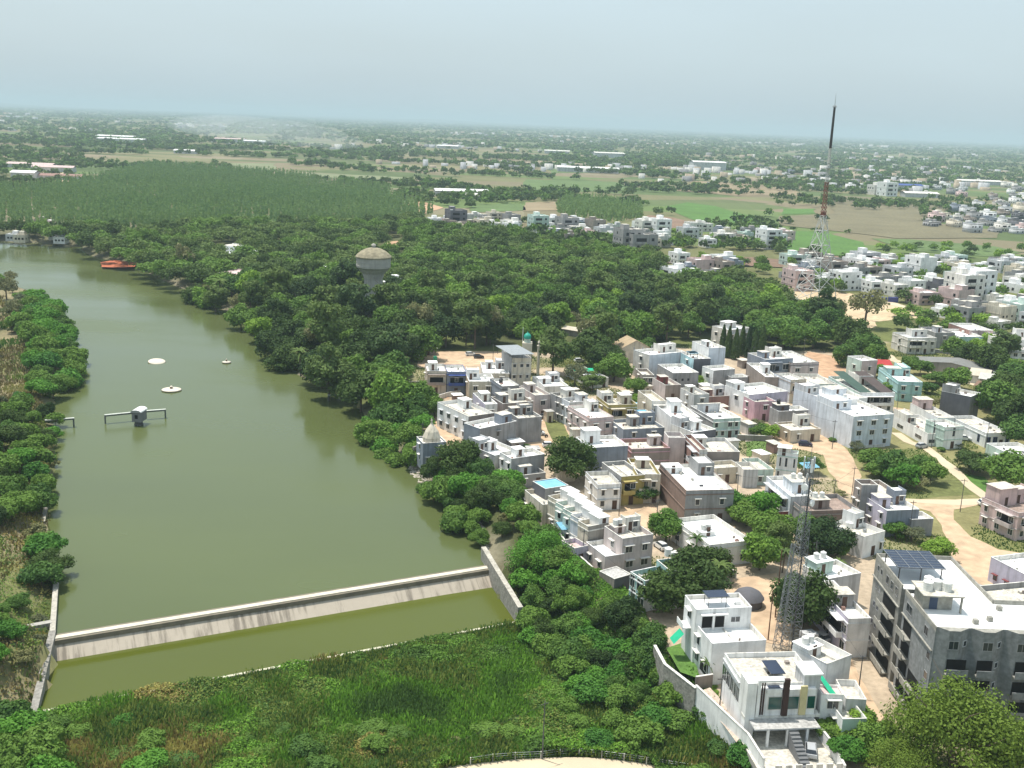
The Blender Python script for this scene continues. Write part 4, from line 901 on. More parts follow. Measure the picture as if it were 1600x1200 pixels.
# annexes right of the front villa
H('white two level house with a stair behind the front villa', (1292, 1038), (1234, 1011), (1338, 1027), 7.6, 'white', 'white', 'tan', 0, 2, cab=cb(.1, .8, 'white', 3, 3, 1.6), tanks=2)
H('white block with a green tank beside the front villa fin', (1284, 1085), (1279, 1070), (1318, 1085), 6.0, 'white', 'white', 'palepink', 1, 0, ww=1.6, par=.3)
H('lower tan terrace house between the annex and the lane', (1317, 1124), (1301, 1095), (1352, 1120), 4, 'white', 'mint', 'tan', 1, 1, wh=1.8)
H('tan flat roof terrace behind the lower terrace house', (1322, 1092), (1312, 1062), (1352, 1090), 5, 'white', 'lightgrey', 'tan', 0, 0)
for px, py in ((1286, 1018), (1296, 1018)): pass
cl = empty('cloth_strip', tuple(U(1298, 1072, 6.2))); tag(cl, 'bright green cloth draped over the annex parapet', 'cloth')
q = MB(); q.quad([(-1.6, 1.8, .9), (-1.0, 2.0, .9), (.9, -2.2, -.9), (-.1, -2.3, -.9)], surf('green_cloth', (.02, .40, .22), .8)); q.build('cloth', cl)
# ---------------------------------------------------------------- apartment block
AH = 16.5
a, ang, aw, ad = rect((1463, 980), (1342, 863), (1700, 1000), AH); aw = max(aw, 34)
ap = empty('apartment_block', (a[0], a[1], 0), ang); tag(ap, 'large grey five storey apartment block with a bright white roof', 'apartment block')
ca, sa = math.cos(ang), math.sin(ang)
WW = lambda x, y: (a[0] + x * ca - y * sa, a[1] + x * sa + y * ca)
FOOT.append([WW(-2, -3), WW(aw, -3), WW(aw, ad), WW(-2, ad)])
AG = surf('cement_grey', (.27, .265, .24), .9, .22, .5, streak=.35, fine=1.5); AG2 = surf('cement_grey_shaded', (.25, .26, .26), .9, .22, .5, streak=.35, fine=1.5)  # second grey is the same cement, bluish shade of the front painted in
AG3 = surf('cement_pale', (.33, .32, .28), .9, .2, .5, fine=1.5)
d = ad; zr = AH - .7
def abox(nm, x0, x1, y0, y1, z0, z1, m, top=None, par=None):
    q = MB(); q.box(x0, x1, y0, y1, z0, z1, m, top); return q.build(nm, par or ap)
q = MB()
WX = 12.5; D1 = d * .38
q.box(0, aw, 0, D1, -1, zr, AG2); q.box(0, WX, D1 + .003, d * .47, -1, zr, AG2); q.box(2.4, WX, d * .47 + .003, d * .53, -1, zr - .01, AG); q.box(0, WX, d * .53 + .004, d, -1, zr, AG)
q.build('wall', ap)
q = MB(); q.box(.25, aw, .25, D1 - .2, zr, zr + .06, roofm('white')); q.box(.25, WX - .2, D1 - .198, d * .47, zr, zr + .058, roofm('white')); q.box(2.6, WX - .2, d * .47 + .002, d * .53 - .002, zr, zr + .055, roofm('white')); q.box(.25, WX - .2, d * .53, d - .25, zr, zr + .06, roofm('white')); q.build('roof', ap)
for s in [(0, .22, 0, d * .47, AG3), (0, .22, d * .53, d, AG3), (.22, aw, 0, .22, AG2), (.22, WX, d - .22, d, AG3), (WX - .22, WX, D1, d - .22, AG3), (WX, aw, D1 - .22, D1, AG3)]:
    abox('parapet', s[0], s[1], s[2], s[3], zr, AH, s[4])
# zigzag front bays
nb = 7; bw = aw / nb; fl = 3.15
q = MB()
for k in range(nb):
    x0 = k * bw; zt = AH + .1
    pr = [(x0 + bw * .02, 0), (x0 + bw * .30, -1.25), (x0 + bw * .62, -1.25), (x0 + bw * .98, 0)]
    for i in range(3):
        (xa, ya), (xb, yb) = pr[i], pr[i + 1]
        q.quad([(xa, ya, -1), (xb, yb, -1), (xb, yb, zt), (xa, ya, zt)], AG2)
    q.quad([(*p, zt) for p in pr], AG3)
q.build('bay', ap)
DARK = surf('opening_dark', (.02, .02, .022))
def cell(x0, x1, z0, z1, y=-.01, deep=1.0):
    f = abox('balcony', x0, x1, y - deep, y - deep + .12, z0 - .3, z0 + .75, AG2)
    abox('slab', x0, x1, y - deep + .12, y, z0 - .3, z0 - .1, AG3, par=f); abox('opening', x0 + .15, x1 - .15, y - .03, y - .005, z0, z1, DARK, par=f)
for s in range(5):
    zb = s * fl + .4
    for k in range(nb):
        x0 = k * bw
        if s < 4:
            if k % 2 == 0: cell(x0 + bw * .3, x0 + bw * .62 + 1.5, zb + .4, zb + 2.4, -1.27, .8)
            else: cell(x0 + bw * .18, x0 + bw * .7, zb + .4, zb + 2.4, -1.27, .8)
        else:
            add_window(ap, x0 + bw * .46, -1.26, zb + .8, 0, 1.3, 1.2, 'grey', False)
        add_window(ap, x0 + bw * .85, -.48, zb + 1.0, math.atan2(1.25, bw * .36), .7, .8, 'lightgrey', False)
def scell(y0, y1, z0, z1, x=-.003, deep=1.1):
    f = abox('balcony', x - deep, x - deep + .12, y0, y1, z0 - .35, z0 + .7, AG3)
    abox('slab', x - deep + .12, x, y0, y1, z0 - .35, z0 - .15, AG3, par=f); abox('opening', x - .03, x - .005, y0 + .1, y1 - .1, z0, z1, DARK, par=f)
for s in range(5):
    zb = s * fl + .5
    if s < 4:
        scell(d * .58, d * .80, zb + .3, zb + 2.3); scell(d * .31, d * .44, zb + .3, zb + 2.3)
    if s in (0, 1): scell(d * .12, d * .29, zb + .3, zb + 2.3)
    for yy in (.87, .93): add_window(ap, -.003, d * yy, zb + 1.1, -math.pi / 2, .7, .8, 'grey', False)
    if s == 4:
        for yy in (.6, .68, .76): add_window(ap, -.003, d * yy, zb + .8, -math.pi / 2, 1.1, 1.3, 'grey', False)
        add_window(ap, -.003, d * .38, zb + .6, -math.pi / 2, 2.2, 1.3, 'grey', False); add_window(ap, -.003, d * .12, zb + .6, -math.pi / 2, 1.3, 1.3, 'grey', False)
    else: add_window(ap, -.003, d * .05, zb + .9, -math.pi / 2, 1.1, 1.1, 'grey', False)
    q = MB(); q.box(1.2, 2.3, d * .475, d * .525, s * fl, s * fl + .15, AG3); q.build('landing', ap)
q = MB(); q.box(-.25, -.002, d * .53, d, 12.6, 12.75, AG3); q.box(-.25, -.002, .2, d * .47, 12.6, 12.75, AG3); q.build('string_course', ap)
# roof structures
cbn = abox('stair_cabin', .6, 5.0, d * .27, d * .40, zr + .06, zr + 2.6, AG3, roofm('tan')); abox('slab', .1, 6.2, d * .22, d * .42, zr + 2.6, zr + 2.8, AG3, roofm('tan'), cbn)
abox('post', 5.8, 6.0, d * .225, d * .24, zr + .06, zr + 2.6, AG3, par=cbn)
abox('door', 1.6, 2.8, d * .27 - .04, d * .27 - .001, zr + .1, zr + 2.1, surf('door_blue', (.06, .08, .13)), par=cbn)
for k, (x, y) in enumerate(((1.4, .30), (2.9, .32), (2.1, .36), (4.2, .30))):
    X, Y = WW(x, d * y); add_tank((X, Y, zr + 2.8), .75, 1.4, False, ('leftmost', 'front', 'rear', 'rightmost')[k] + ' white water tank on the stair cabin of the grey apartment block', 'tanks on the apartment stair cabin')
so2 = empty('solar_canopy', (*WW(-.2, d * .64), zr), ang); tag(so2, 'dark solar panel canopy raised on posts over the apartment roof corner', 'solar canopy')
abox('panels', 0, 7.6, -.8, d * .24, 2.6, 2.72, SOLAR, par=so2)
q = MB()
for k in range(7): q.box(0, 7.6, -.8 + k * (d * .24 + .8) / 7, -.74 + k * (d * .24 + .8) / 7, 2.722, 2.76, METAL)
for k in range(5): q.box(k * 1.85, k * 1.85 + .06, -.8, d * .24, 2.764, 2.79, METAL)
q.build('rails', so2)
for x in (.4, 3.8, 7.0):
    for y in (-.5, d * .22): abox('post', x, x + .15, y, y + .15, .06, 2.6, DMETAL, par=so2)
for k, (x, y) in enumerate(((9, .14), (12, .28), (6.5, .1), (17, .2))): abox('vent_block', x, x + .7, d * y, d * y + .7, zr + .06, zr + .75, AG3)
H('grey rear wing with a tan terrace behind the apartment block', (1548, 958), (1535, 915), (1660, 935), 13, 'grey', 'grey', 'tan', 0, 0, minw=14)
o = prism('compound_wall', U(1450, 1150, 0), U(1620, 1165, 0), .12, -.5, 2, 2, wallm('lightgrey')); tag(o, 'grey compound wall at the foot of the apartment front', 'wall')

# buildings half hidden in the woods
H('long shed with a pale ribbed roof in the woods by the lake', (366, 400), (328, 391), (381, 389), 5, 'grey', 'lightgrey', 'lightgrey', 0, 0, par=.05, minw=10)
H('pink roofed house among the trees on the lake side', (368, 431), (352, 424), (383, 421), 6, 'palepink', 'palepink', 'palepink', 2, 1, par=.3)
H('pale low roof in the gap below the water tower', (575, 518), (557, 514), (588, 511), 3.6, 'stone', 'stone', 'grey', 1, 0, par=.2)
for lb, px, py, c, h_ in (('white house right beside the water tower shaft', 618, 438, 'white', 7), ('white house in the woods right of the water tower', 688, 447, 'white', 8), ('grey white house in the woods with a broken roofline', 706, 462, 'lightgrey', 7.5), ('small white house in the woods left of the water tower', 512, 424, 'offwhite', 7), ('low white house left of the pink roofed lake house', 598, 448, 'white', 6)):
    H(lb, (px, py), (px - 9, py - 5), (px + 13, py - 1), h_, c, c, 'white', 1, 1, cab=cb(.5, .6, c))
H('grey white villa with stepped roofs inside the woods', (1140, 516), (1118, 509), (1168, 511), 8, 'offwhite', 'lightgrey', 'lightgrey', 3, 2, cab=cb(.5, .7, 'offwhite', 5, 4, 2.2), par=.4)
def gable(label, px, py, w_, d_, hw_, hr, rz, wc, rc, cat='house'):
    p = U(px, py, 0); o = empty('house', tuple(p), rz); tag(o, label, cat); a, b = w_ / 2, d_ / 2
    FOOT.append([(p[0] - a, p[1] - b), (p[0] + a, p[1] - b), (p[0] + a, p[1] + b), (p[0] - a, p[1] + b)])
    q = MB(); m = wallm(wc); q.box(-a, a, -b, b, -.5, hw_, m, skip='t')
    for s in (-1, 1): q.quad([(-a, s * b, hw_), (a, s * b, hw_), (0, s * b, hr)] if s < 0 else [(a, b, hw_), (-a, b, hw_), (0, b, hr)], m)
    q.build('wall', o); q = MB(); e = .5; k = (hr - hw_) / a
    for s in (-1, 1): q.quad([(s * (a + e), -b - e, hw_ - e * k + .08), (0, -b - e, hr + .08), (0, b + e, hr + .08), (s * (a + e), b + e, hw_ - e * k + .08)], rc)
    q.build('roof', o)
    q = MB(); q.box(-.5, .5, -b - .03, -b + .02, .1, 2.1, DOORM); q.build('door', o)
    add_window(o, a * .5, -b - .003, 1.0, 0, .9, .9); return o
gable('yellowish house with a gabled roof at the edge of the woods', 985, 562, 11, 9, 5.5, 8.2, R(15), 'cream', surf('tile_tan', (.4, .31, .2), .9))
gable('small pale gabled hut beside the winding path', 1531, 596, 9, 6, 3, 4.6, R(60), 'offwhite', surf('sheet_cream', (.52, .47, .38), .8))
gable('small brown gabled hut beside the winding path', 1546, 601, 7, 6, 2.6, 4.0, R(60), 'brown', surf('sheet_pale', (.5, .5, .46), .8))
gable('rusty roofed hut below the pale gabled hut', 1540, 612, 8, 5, 2.4, 3.4, R(50), 'brown', surf('sheet_rust', (.22, .14, .1), .8))
gable('long grey roofed barn behind the winding path', 1490, 582, 30, 11, 2.8, 4.6, R(-35), 'stone', surf('sheet_grey', (.2, .2, .19), .8))
gable('hut with a reddish roof inside the woods near the mast', 1176, 458, 10, 8, 4, 6.2, R(30), 'offwhite', surf('tile_red', (.30, .12, .07), .8))
gable('white roofed hut by the red dirt lot', 668, 553, 6, 5, 2.6, 3.6, R(10), 'stone', surf('sheet_pale', (.5, .5, .46), .8))
H('pale walled compound with a bright green roof patch in the tree gap', (925, 592), (893, 573), (942, 586), 3.2, 'offwhite', 'offwhite', 'lightgrey', 2, 0, par=.4, mind=10)
p = U(912, 578, 3.4); go_ = empty('green_sheet', tuple(p)); tag(go_, 'bright green cloth sheet spread on the walled compound roof', 'sheet')
q = MB(); q.box(-3.4, 3.4, -3, 3, 0, .06, surf('green_sheet', (.02, .45, .25), .8)); q.build('cloth', go_)
gable('long low roof beside the dirt clearing in the woods', 1060 - 150, 526, 5, 16, 2.6, 3.4, R(55), 'stone', surf('sheet_cream', (.52, .47, .38), .8))
# ---------------------------------------------------------------- trees
def leaf_quads(c, n, s, r_):
    """quads of half size s around centres c facing n"""
    k = len(c); t = r_.normal(size=(k, 3)); t -= (t * n).sum(1)[:, None] * n; t /= np.linalg.norm(t, axis=1)[:, None] + 1e-9
    b = np.cross(n, t); a = (s * r_.uniform(.6, 1.25, k))[:, None]; e = (s * r_.uniform(.35, .8, k))[:, None]
    v = np.stack([c - t * a, c - b * e, c + t * a, c + b * e], 1).reshape(-1, 3)
    return v, np.arange(4 * k).reshape(-1, 4)
def crown(seed, R_, Hc, z0, leaf, n, nb, br=(.3, .46), up=.25, droop=0, gap=0.0):
    r_ = np.random.default_rng(seed)
    d = r_.normal(size=(nb, 3)); d[:, 2] = np.abs(d[:, 2]) * 1.0 - up; d /= np.linalg.norm(d, axis=1)[:, None]
    c = d * r_.uniform(.35, .82, nb)[:, None] * np.array([R_, R_, Hc / 2]); c[:, 2] += z0 + Hc * .45
    rb = R_ * r_.uniform(*br, nb)
    w_ = rb ** 2; i = r_.choice(nb, n, p=w_ / w_.sum())
    q = r_.normal(size=(n, 3)); q /= np.linalg.norm(q, axis=1)[:, None]
    q[:, 2] = np.where(r_.random(n) < .35, np.abs(q[:, 2]), q[:, 2])
    rad = rb[i] * (1 - .45 * r_.random(n) ** 2.2)
    p = c[i] + q * rad[:, None] * np.array([1, 1, .8])
    p += r_.normal(size=(n, 3)) * R_ * .035
    if droop: p[:, 2] -= droop * r_.random(n) ** 2 * np.hypot(p[:, 0], p[:, 1]) / R_
    nn_ = q + r_.normal(size=(n, 3)) * .55; nn_[:, 2] += .25; nn_ /= np.linalg.norm(nn_, axis=1)[:, None]
    s = np.full(n, leaf)
    return leaf_quads(p, nn_, s, r_)
def trunk_mesh(seed, h, r0, spread, limbs=5, lean=0.3):
    rr = random.Random(seed); q = MB(); p = Vector((0, 0, -1)); top = Vector((rr.uniform(-lean, lean), rr.uniform(-lean, lean), h * .55))
    q.tube(p, top, r0, r0 * .6, BARK, 7)
    for k in range(limbs):
        a = 2 * math.pi * (k + rr.random() * .6) / limbs; s = top * rr.uniform(.6, 1)
        e = s + Vector((math.cos(a) * spread * rr.uniform(.5, .8), math.sin(a) * spread * rr.uniform(.5, .8), h * rr.uniform(.18, .36)))
        q.tube(s, e, r0 * .42, r0 * .14, BARK, 5); e2 = e + Vector((math.cos(a + .6), math.sin(a + .6), .8)) * spread * .22; q.tube(e, e2, r0 * .15, r0 * .05, BARK, 4)
    o = q.build('trunk'); me = o.data; bpy.data.objects.remove(o); return me
TP = {}
SPEC = {  # kind: (R, total height, crown base, leaf, n, blobs, material)
    'broad_dark': (5.8, 10.5, .8, .40, 7000, 34, 'dark'), 'broad_mid': (5.5, 10.5, .8, .40, 7000, 32, 'mid'),
    'round_light': (4.5, 8.6, .7, .34, 5600, 26, 'light'), 'tall_olive': (4.2, 13.5, 1.8, .38, 5600, 28, 'olive'),
    'low_vivid': (4.2, 5.6, .0, .34, 4200, 20, 'vivid'), 'low_mid': (4.0, 5.4, .0, .34, 4200, 20, 'mid'),
    'pale_sparse': (3.8, 7.5, 2.2, .30, 1500, 16, 'pale'), 'feathery': (6.5, 9, .2, .17, 15000, 40, 'willow'), 'fountain': (6.2, 8.5, .0, .2, 12000, 36, 'vivid'),
    'column': (1.5, 10, .6, .30, 2200, 16, 'dark'), 'low_dry': (2.4, 3.2, 0, .26, 1300, 12, 'pale')}
def proto(kind, v, lod):
    k = (kind, v, lod)
    if k in TP: return TP[k]
    R_, Ht, zb, leaf, n, nb, lm = SPEC[kind]
    f = {0: 1.15, 1: .75, 2: .4}[lod]; ls = {0: .95, 1: 1.12, 2: 1.5}[lod]
    sd_ = sum(map(ord, kind)) * 7 + v * 101
    if kind in ('feathery', 'fountain'): vv, ff = crown(sd_, R_, Ht - zb, zb, leaf * ls, int(n * f), nb, (.2, .32), .35, 3.0)
    elif kind == 'column':
        r_ = np.random.default_rng(sd_); m = int(n * f); z = r_.random(m) ** 1.2; a = r_.random(m) * 6.283; rad = R_ * (1 - z ** 2.2 * .9) * (.7 + .3 * r_.random(m))
        p = np.stack([np.cos(a) * rad, np.sin(a) * rad, zb + z * (Ht - zb)], 1); nn_ = np.stack([np.cos(a), np.sin(a), .4 + 0 * a], 1) + r_.normal(size=(m, 3)) * .4; nn_ /= np.linalg.norm(nn_, axis=1)[:, None]
        vv, ff = leaf_quads(p, nn_, np.full(m, leaf * ls), r_)
    else: vv, ff = crown(sd_, R_, Ht - zb, zb, leaf * ls, int(n * f), nb, (.26, .42) if zb > 0 else (.24, .4), .5 if zb > 0 else .05)
    vv[:, 2] = np.maximum(vv[:, 2], -.3)
    o = np_mesh('crown', vv, ff, [LEAF[lm]], link=False); me = o.data; bpy.data.objects.remove(o)
    tm = trunk_mesh(sd_, Ht, .28 if R_ > 3 else .16, R_ * .8) if (zb > 0 or kind == 'feathery') else trunk_mesh(sd_, Ht * .8, .14, R_ * .6)
    TP[k] = (tm, me, R_, Ht); return TP[k]
DESC = {'broad_dark': 'broad dark green tree', 'broad_mid': 'broad mid green tree', 'round_light': 'round light green tree', 'tall_olive': 'tall olive green tree',
        'low_vivid': 'low vivid green bush', 'low_mid': 'low mid green bush', 'pale_sparse': 'sparse greyish tree', 'feathery': 'feathery bright green tree', 'column': 'narrow column shaped tree', 'low_dry': 'small dry pale bush'}
NAME = {'low_vivid': 'bush', 'low_mid': 'bush', 'low_dry': 'bush', 'column': 'column_tree', 'pale_sparse': 'sparse_tree', 'feathery': 'feathery_tree', 'tall_olive': 'tall_tree'}
AUTO = []     # things whose labels come from their place: (object, description, px, py, landmark set)
def tree(x, y, kind, s=1.0, sz=1.0, label=None, lod=None, grp=None, lm='tree', z=None):
    d = math.hypot(x, y)
    if lod is None: lod = 0 if d < 260 else (1 if d < 560 else 2)
    tm, cm, R_, Ht = proto(kind, random.randrange(3), lod)
    z = gz1(x, y) if z is None else z
    o = empty(NAME.get(kind, 'tree'), (x, y, max(z, ZL - .6) if z > -4 else z), random.uniform(0, 6.28)); o.scale = (s, s * random.uniform(.9, 1.1), s * sz)
    for nm, me in (('trunk', tm), ('crown', cm)):
        c = bpy.data.objects.new(nm, me); col.objects.link(c); c.parent = o
    cat = 'bush' if kind.startswith('low') else 'tree'
    if label: tag(o, label, cat, grp)
    else:
        tag(o, None, cat, grp); AUTO.append((o, DESC[kind], *P(x, y, z), lm))
    return o
def okfoot(x, y, m=1.5):
    for f in FOOT:
        if abs(f[0][0] - x) < 60 and abs(f[0][1] - y) < 80 and sdist(np.array([x]), np.array([y]), f)[0] < m: return False
    return True
def scatter(poly_px, dmin, zlev=0, tries=4000, seed=0, foot=1.5, keep=None):
    poly = Up(poly_px, zlev); r_ = np.random.default_rng(seed)
    xs = [p[0] for p in poly]; ys = [p[1] for p in poly]; pts = []; grid = {}
    X = r_.uniform(min(xs), max(xs), tries); Y = r_.uniform(min(ys), max(ys), tries); ins = inpoly(X, Y, poly)
    for x, y, i in zip(X, Y, ins):
        if not i: continue
        k = (int(x // dmin), int(y // dmin)); bad = False
        for a in (-1, 0, 1):
            for b in (-1, 0, 1):
                for (u, v) in grid.get((k[0] + a, k[1] + b), ()):
                    if (u - x) ** 2 + (v - y) ** 2 < dmin * dmin: bad = True; break
                if bad: break
            if bad: break
        if bad or (foot and not okfoot(x, y, foot)): continue
        if keep is not None and not keep(x, y): continue
        grid.setdefault(k, []).append((x, y)); pts.append((float(x), float(y)))
    return pts
# named trees of the town: base pixel, kind, scale, height scale
TOWN = [(718, 742, 'broad_dark', 1.0, .9), (746, 752, 'broad_mid', .7, .9), (700, 770, 'low_mid', 1.2, 1.1), (768, 778, 'broad_mid', .75, .8), (732, 775, 'low_vivid', 1.2, 1.1), (800, 790, 'broad_mid', .8, .8), (790, 770, 'low_vivid', 1.1, 1),
        (886, 752, 'broad_dark', 1.15, .95), (909, 680, 'round_light', .5, .7), (819, 703, 'low_mid', .5, .6), (1003, 784, 'broad_mid', .62, .75), (1094, 606, 'round_light', .62, .8), (1132, 678, 'low_mid', .55, .7), (960, 596, 'broad_mid', 1.05, .9), (945, 578, 'broad_dark', 1.0, 1),
        (992, 616, 'broad_mid', .7, .8), (1000, 633, 'round_light', .6, .8), (864, 585, 'tall_olive', 1.6, .85), (898, 605, 'pale_sparse', 1.2, .9), (925, 612, 'tall_olive', .9, .6), (1189, 684, 'broad_mid', .6, .75), (1203, 686, 'round_light', .7, .75), (1182, 672, 'pale_sparse', .7, .7),
        (1264, 740, 'broad_mid', .62, .75), (1040, 846, 'round_light', .95, .9), (1186, 890, 'round_light', 1.0, .95), (1200, 850, 'broad_mid', .9, .9), (1165, 822, 'broad_mid', .8, .7), (1140, 806, 'low_vivid', 1.1, 1), (1120, 802, 'low_mid', 1.0, 1), (1185, 815, 'low_vivid', 1.1, 1.1), (1212, 872, 'tall_olive', .8, .8),
        (1285, 868, 'broad_dark', 1.0, .8), (1262, 850, 'broad_mid', .8, .8), (1305, 872, 'low_mid', .8, 1), (1252, 985, 'broad_dark', 1.05, 1.05), (1242, 960, 'broad_dark', .8, .9), (1466, 876, 'round_light', .8, .75), (1399, 842, 'round_light', .65, .75), (1424, 846, 'pale_sparse', .8, .6), (1295, 890, 'round_light', .35, .4),
        (1075, 945, 'broad_dark', 1.15, .85), (1040, 955, 'broad_dark', 1.0, .8), (1102, 905, 'broad_dark', .85, .75), (1020, 940, 'broad_mid', .7, .8), (1130, 870, 'tall_olive', .6, .5), (1328, 552, 'broad_dark', 1.35, 1.1), (1350, 562, 'broad_mid', 1.2, .9), (1318, 572, 'broad_mid', 1.0, .9), (1368, 572, 'low_mid', 1.2, 1.3),
        (1350, 512, 'pale_sparse', 2.4, 1.0), (1376, 745, 'broad_mid', .8, .55), (1394, 752, 'low_mid', 1.3, 1.1), (1408, 762, 'low_vivid', 1.1, 1), (1440, 742, 'low_mid', 1.1, .9), (1452, 755, 'low_mid', 1.0, 1), (1432, 765, 'pale_sparse', .8, .6), (1362, 732, 'low_mid', 1.1, .9), (1520, 738, 'broad_dark', .9, .6),
        (1575, 765, 'broad_mid', 1.2, .8), (1560, 662, 'broad_mid', 1.4, .95), (1588, 680, 'broad_dark', 1.3, .95), (1600, 705, 'broad_mid', 1.2, .9), (1580, 645, 'broad_dark', 1.4, .9), (1548, 640, 'broad_mid', 1.1, .9), (1492, 566, 'broad_mid', 1.1, .9), (1510, 572, 'broad_dark', 1.1, .8), (1545, 586, 'broad_dark', 1.3, .9), (1525, 560, 'round_light', 1.1, .9),
        (1562, 572, 'tall_olive', 1.5, .8), (1590, 606, 'broad_mid', 1.3, .8), (1575, 590, 'round_light', 1.2, .8), (1437, 585, 'low_mid', 1.2, .9), (1462, 600, 'broad_mid', .8, .6), (1495, 608, 'round_light', 1.2, .8), (1422, 574, 'low_mid', 1, .8), (1408, 580, 'low_mid', .7, .8), (1386, 618, 'round_light', .7, .8), (1397, 602, 'pale_sparse', .9, .8),
        (1340, 590, 'round_light', .8, .8), (1375, 590, 'low_mid', .9, 1.0), (1337, 705, 'pale_sparse', .6, .6), (1332, 1150, 'round_light', .75, .6), (1345, 1175, 'broad_mid', .6, .5), (1325, 1190, 'low_vivid', .8, .8), (1290, 1150, 'low_mid', .6, .8), (1272, 1115, 'low_dry', .8, .8), (1070, 1050, 'low_vivid', .5, .6), (1108, 1068, 'round_light', .35, .4),
        (1340, 1130, 'low_mid', .7, .8), (1370, 1180, 'low_mid', .9, 1), (1470, 705, 'low_mid', .35, .6), (1495, 700, 'pale_sparse', .45, .5), (1302, 690, 'low_mid', .4, .5), (1315, 775, 'low_dry', .8, .5), (1450, 615, 'low_mid', .9, .8), (1460, 640, 'pale_sparse', .8, .7), (1010, 558, 'broad_mid', .9, .8)]
for px, py, k, s, sz in TOWN:
    p = U(px, py, 0); tree(p[0], p[1], k, s, sz, lm='town')
p = U(1482, 1225, 0); tree(p[0], p[1], 'feathery', 1.5, 1.15, label='huge feathery yellow green tree in front of the grey apartment block', z=0)
p = U(1585, 1235, 0); tree(p[0], p[1], 'feathery', 1.1, 1.1, label='second feathery tree at the bottom right corner', z=0)
p = U(1415, 1230, 0); tree(p[0], p[1], 'feathery', .9, .9, label='smaller feathery tree left of the huge one before the apartments', z=0)
p = U(842, 885, -1); tree(p[0], p[1], 'fountain', 1.05, .95, label='large feathery bright green bush tree above the right weir wall', z=-1.5)
for i, px in enumerate((1128, 1137, 1148, 1158, 1168, 1178, 1190)):
    p = U(px, 556 + (i % 3) * 3, 0); tree(p[0], p[1], 'column', 1.1, 1.1, lm='town')
# palms
def palm_meshes(seed):
    rr = random.Random(seed); q = MB(); q.tube((0, 0, -.5), (.3, .1, 6), .22, .15, BARK, 7); t = q.build('trunk'); tm = t.data; bpy.data.objects.remove(t)
    q = MB()
    for k in range(20):
        a = 2 * math.pi * k / 20 + rr.uniform(-.15, .15); el = rr.uniform(-.1, 1.1); L_ = rr.uniform(2.4, 3.2); prev = None
        for j in range(6):
            t_ = j / 5; r = L_ * t_ * math.cos(el * (1 - t_ * .5)); z = 6 + L_ * t_ * math.sin(el) - 1.9 * t_ * t_; wd = .42 * (1 - t_ * .8)
            c = Vector((.3 + math.cos(a) * r, .1 + math.sin(a) * r, z)); s = Vector((-math.sin(a), math.cos(a), 0)) * wd
            if prev: q.quad([prev[0] - prev[1] - Vector((0, 0, prev[1].length * .6)), prev[0], c, c - s - Vector((0, 0, s.length * .6))], LEAF['olive']); q.quad([prev[0], prev[0] + prev[1] - Vector((0, 0, prev[1].length * .6)), c + s - Vector((0, 0, s.length * .6)), c], LEAF['olive'])
            prev = (c, s)
    t = q.build('fronds'); fm = t.data; bpy.data.objects.remove(t); return tm, fm
PM = palm_meshes(3)
for px, py, s in ((1088, 875, .8), (1118, 930, 1.0), (1105, 925, .8), (1222, 895, .75), (1518, 735, .6), (945, 880, .45), (1105, 1062, .5), (1310, 905, .6)):
    p = U(px, py, 0); o = empty('palm_tree', tuple(p), random.uniform(0, 6)); o.scale = (s,) * 3
    for nm, me in (('trunk', PM[0]), ('fronds', PM[1])):
        c = bpy.data.objects.new(nm, me); col.objects.link(c); c.parent = o
    tag(o, None, 'tree'); AUTO.append((o, 'palm tree', px, py, 'town'))
# palms and bare trees at the edge of the woods
for px, py, s in ((470, 585, 1.3), (540, 600, 1.2), (345, 470, 1.5), (215, 400, 1.6), (728, 540, 1.3), (1215, 540, 1.2), (1075, 520, 1.3)):
    p = U(px, py, 0); o = empty('palm_tree', tuple(p), random.uniform(0, 6)); o.scale = (s,) * 3
    for nm, me in (('trunk', PM[0]), ('fronds', PM[1])):
        c = bpy.data.objects.new(nm, me); col.objects.link(c); c.parent = o
    tag(o, None, 'tree'); AUTO.append((o, 'palm tree', px, py, 'belt'))
for px, py in ((500, 560), (760, 540), (930, 555), (1300, 520), (290, 430), (655, 535)):
    p = U(px, py, 0); tree(p[0], p[1], 'pale_sparse', 1.6, 1.4, lm='belt')
# bushes of the left bank
LB1 = [(42, 478), (70, 480), (104, 515), (116, 560), (118, 600), (90, 606), (60, 620), (50, 580), (48, 540), (30, 520)]
LB2 = [(-60, 640), (30, 622), (88, 640), (84, 690), (90, 735), (70, 765), (60, 820), (95, 880), (60, 905), (40, 860), (-60, 860)]
LB3 = [(-60, 900), (40, 930), (76, 955), (60, 1000), (30, 1040), (-80, 1040)]
LB4 = [(-80, 440), (10, 438), (55, 470), (20, 520), (0, 560), (-80, 600)]
LB5 = [(-60, 1080), (40, 1120), (90, 1140), (100, 1230), (-60, 1260)]
for i, (pp, dm, kinds, sr) in enumerate(((LB1, 5.6, ('low_vivid', 'low_mid', 'low_vivid', 'broad_mid'), (.95, 1.5)), (LB2, 5.4, ('low_mid', 'low_mid', 'low_vivid', 'broad_dark', 'low_dry'), (.7, 1.2)), (LB3, 4.3, ('low_mid', 'low_dry', 'low_vivid', 'low_mid'), (.35, .8)), (LB4, 11, ('low_mid', 'low_dry', 'pale_sparse'), (.8, 1.5)), (LB5, 4.5, ('low_mid', 'low_vivid', 'low_mid'), (.8, 1.15)))):
    for x, y in scatter(pp, dm, 0 if i < 4 else -2, 6000, 40 + i):
        k = random.choice(kinds); s = random.uniform(*sr)
        if P(x, y)[0] > -25: tree(x, y, k, s * (.6 if k.startswith('broad') else 1), random.uniform(.85, 1.15), lm='left')
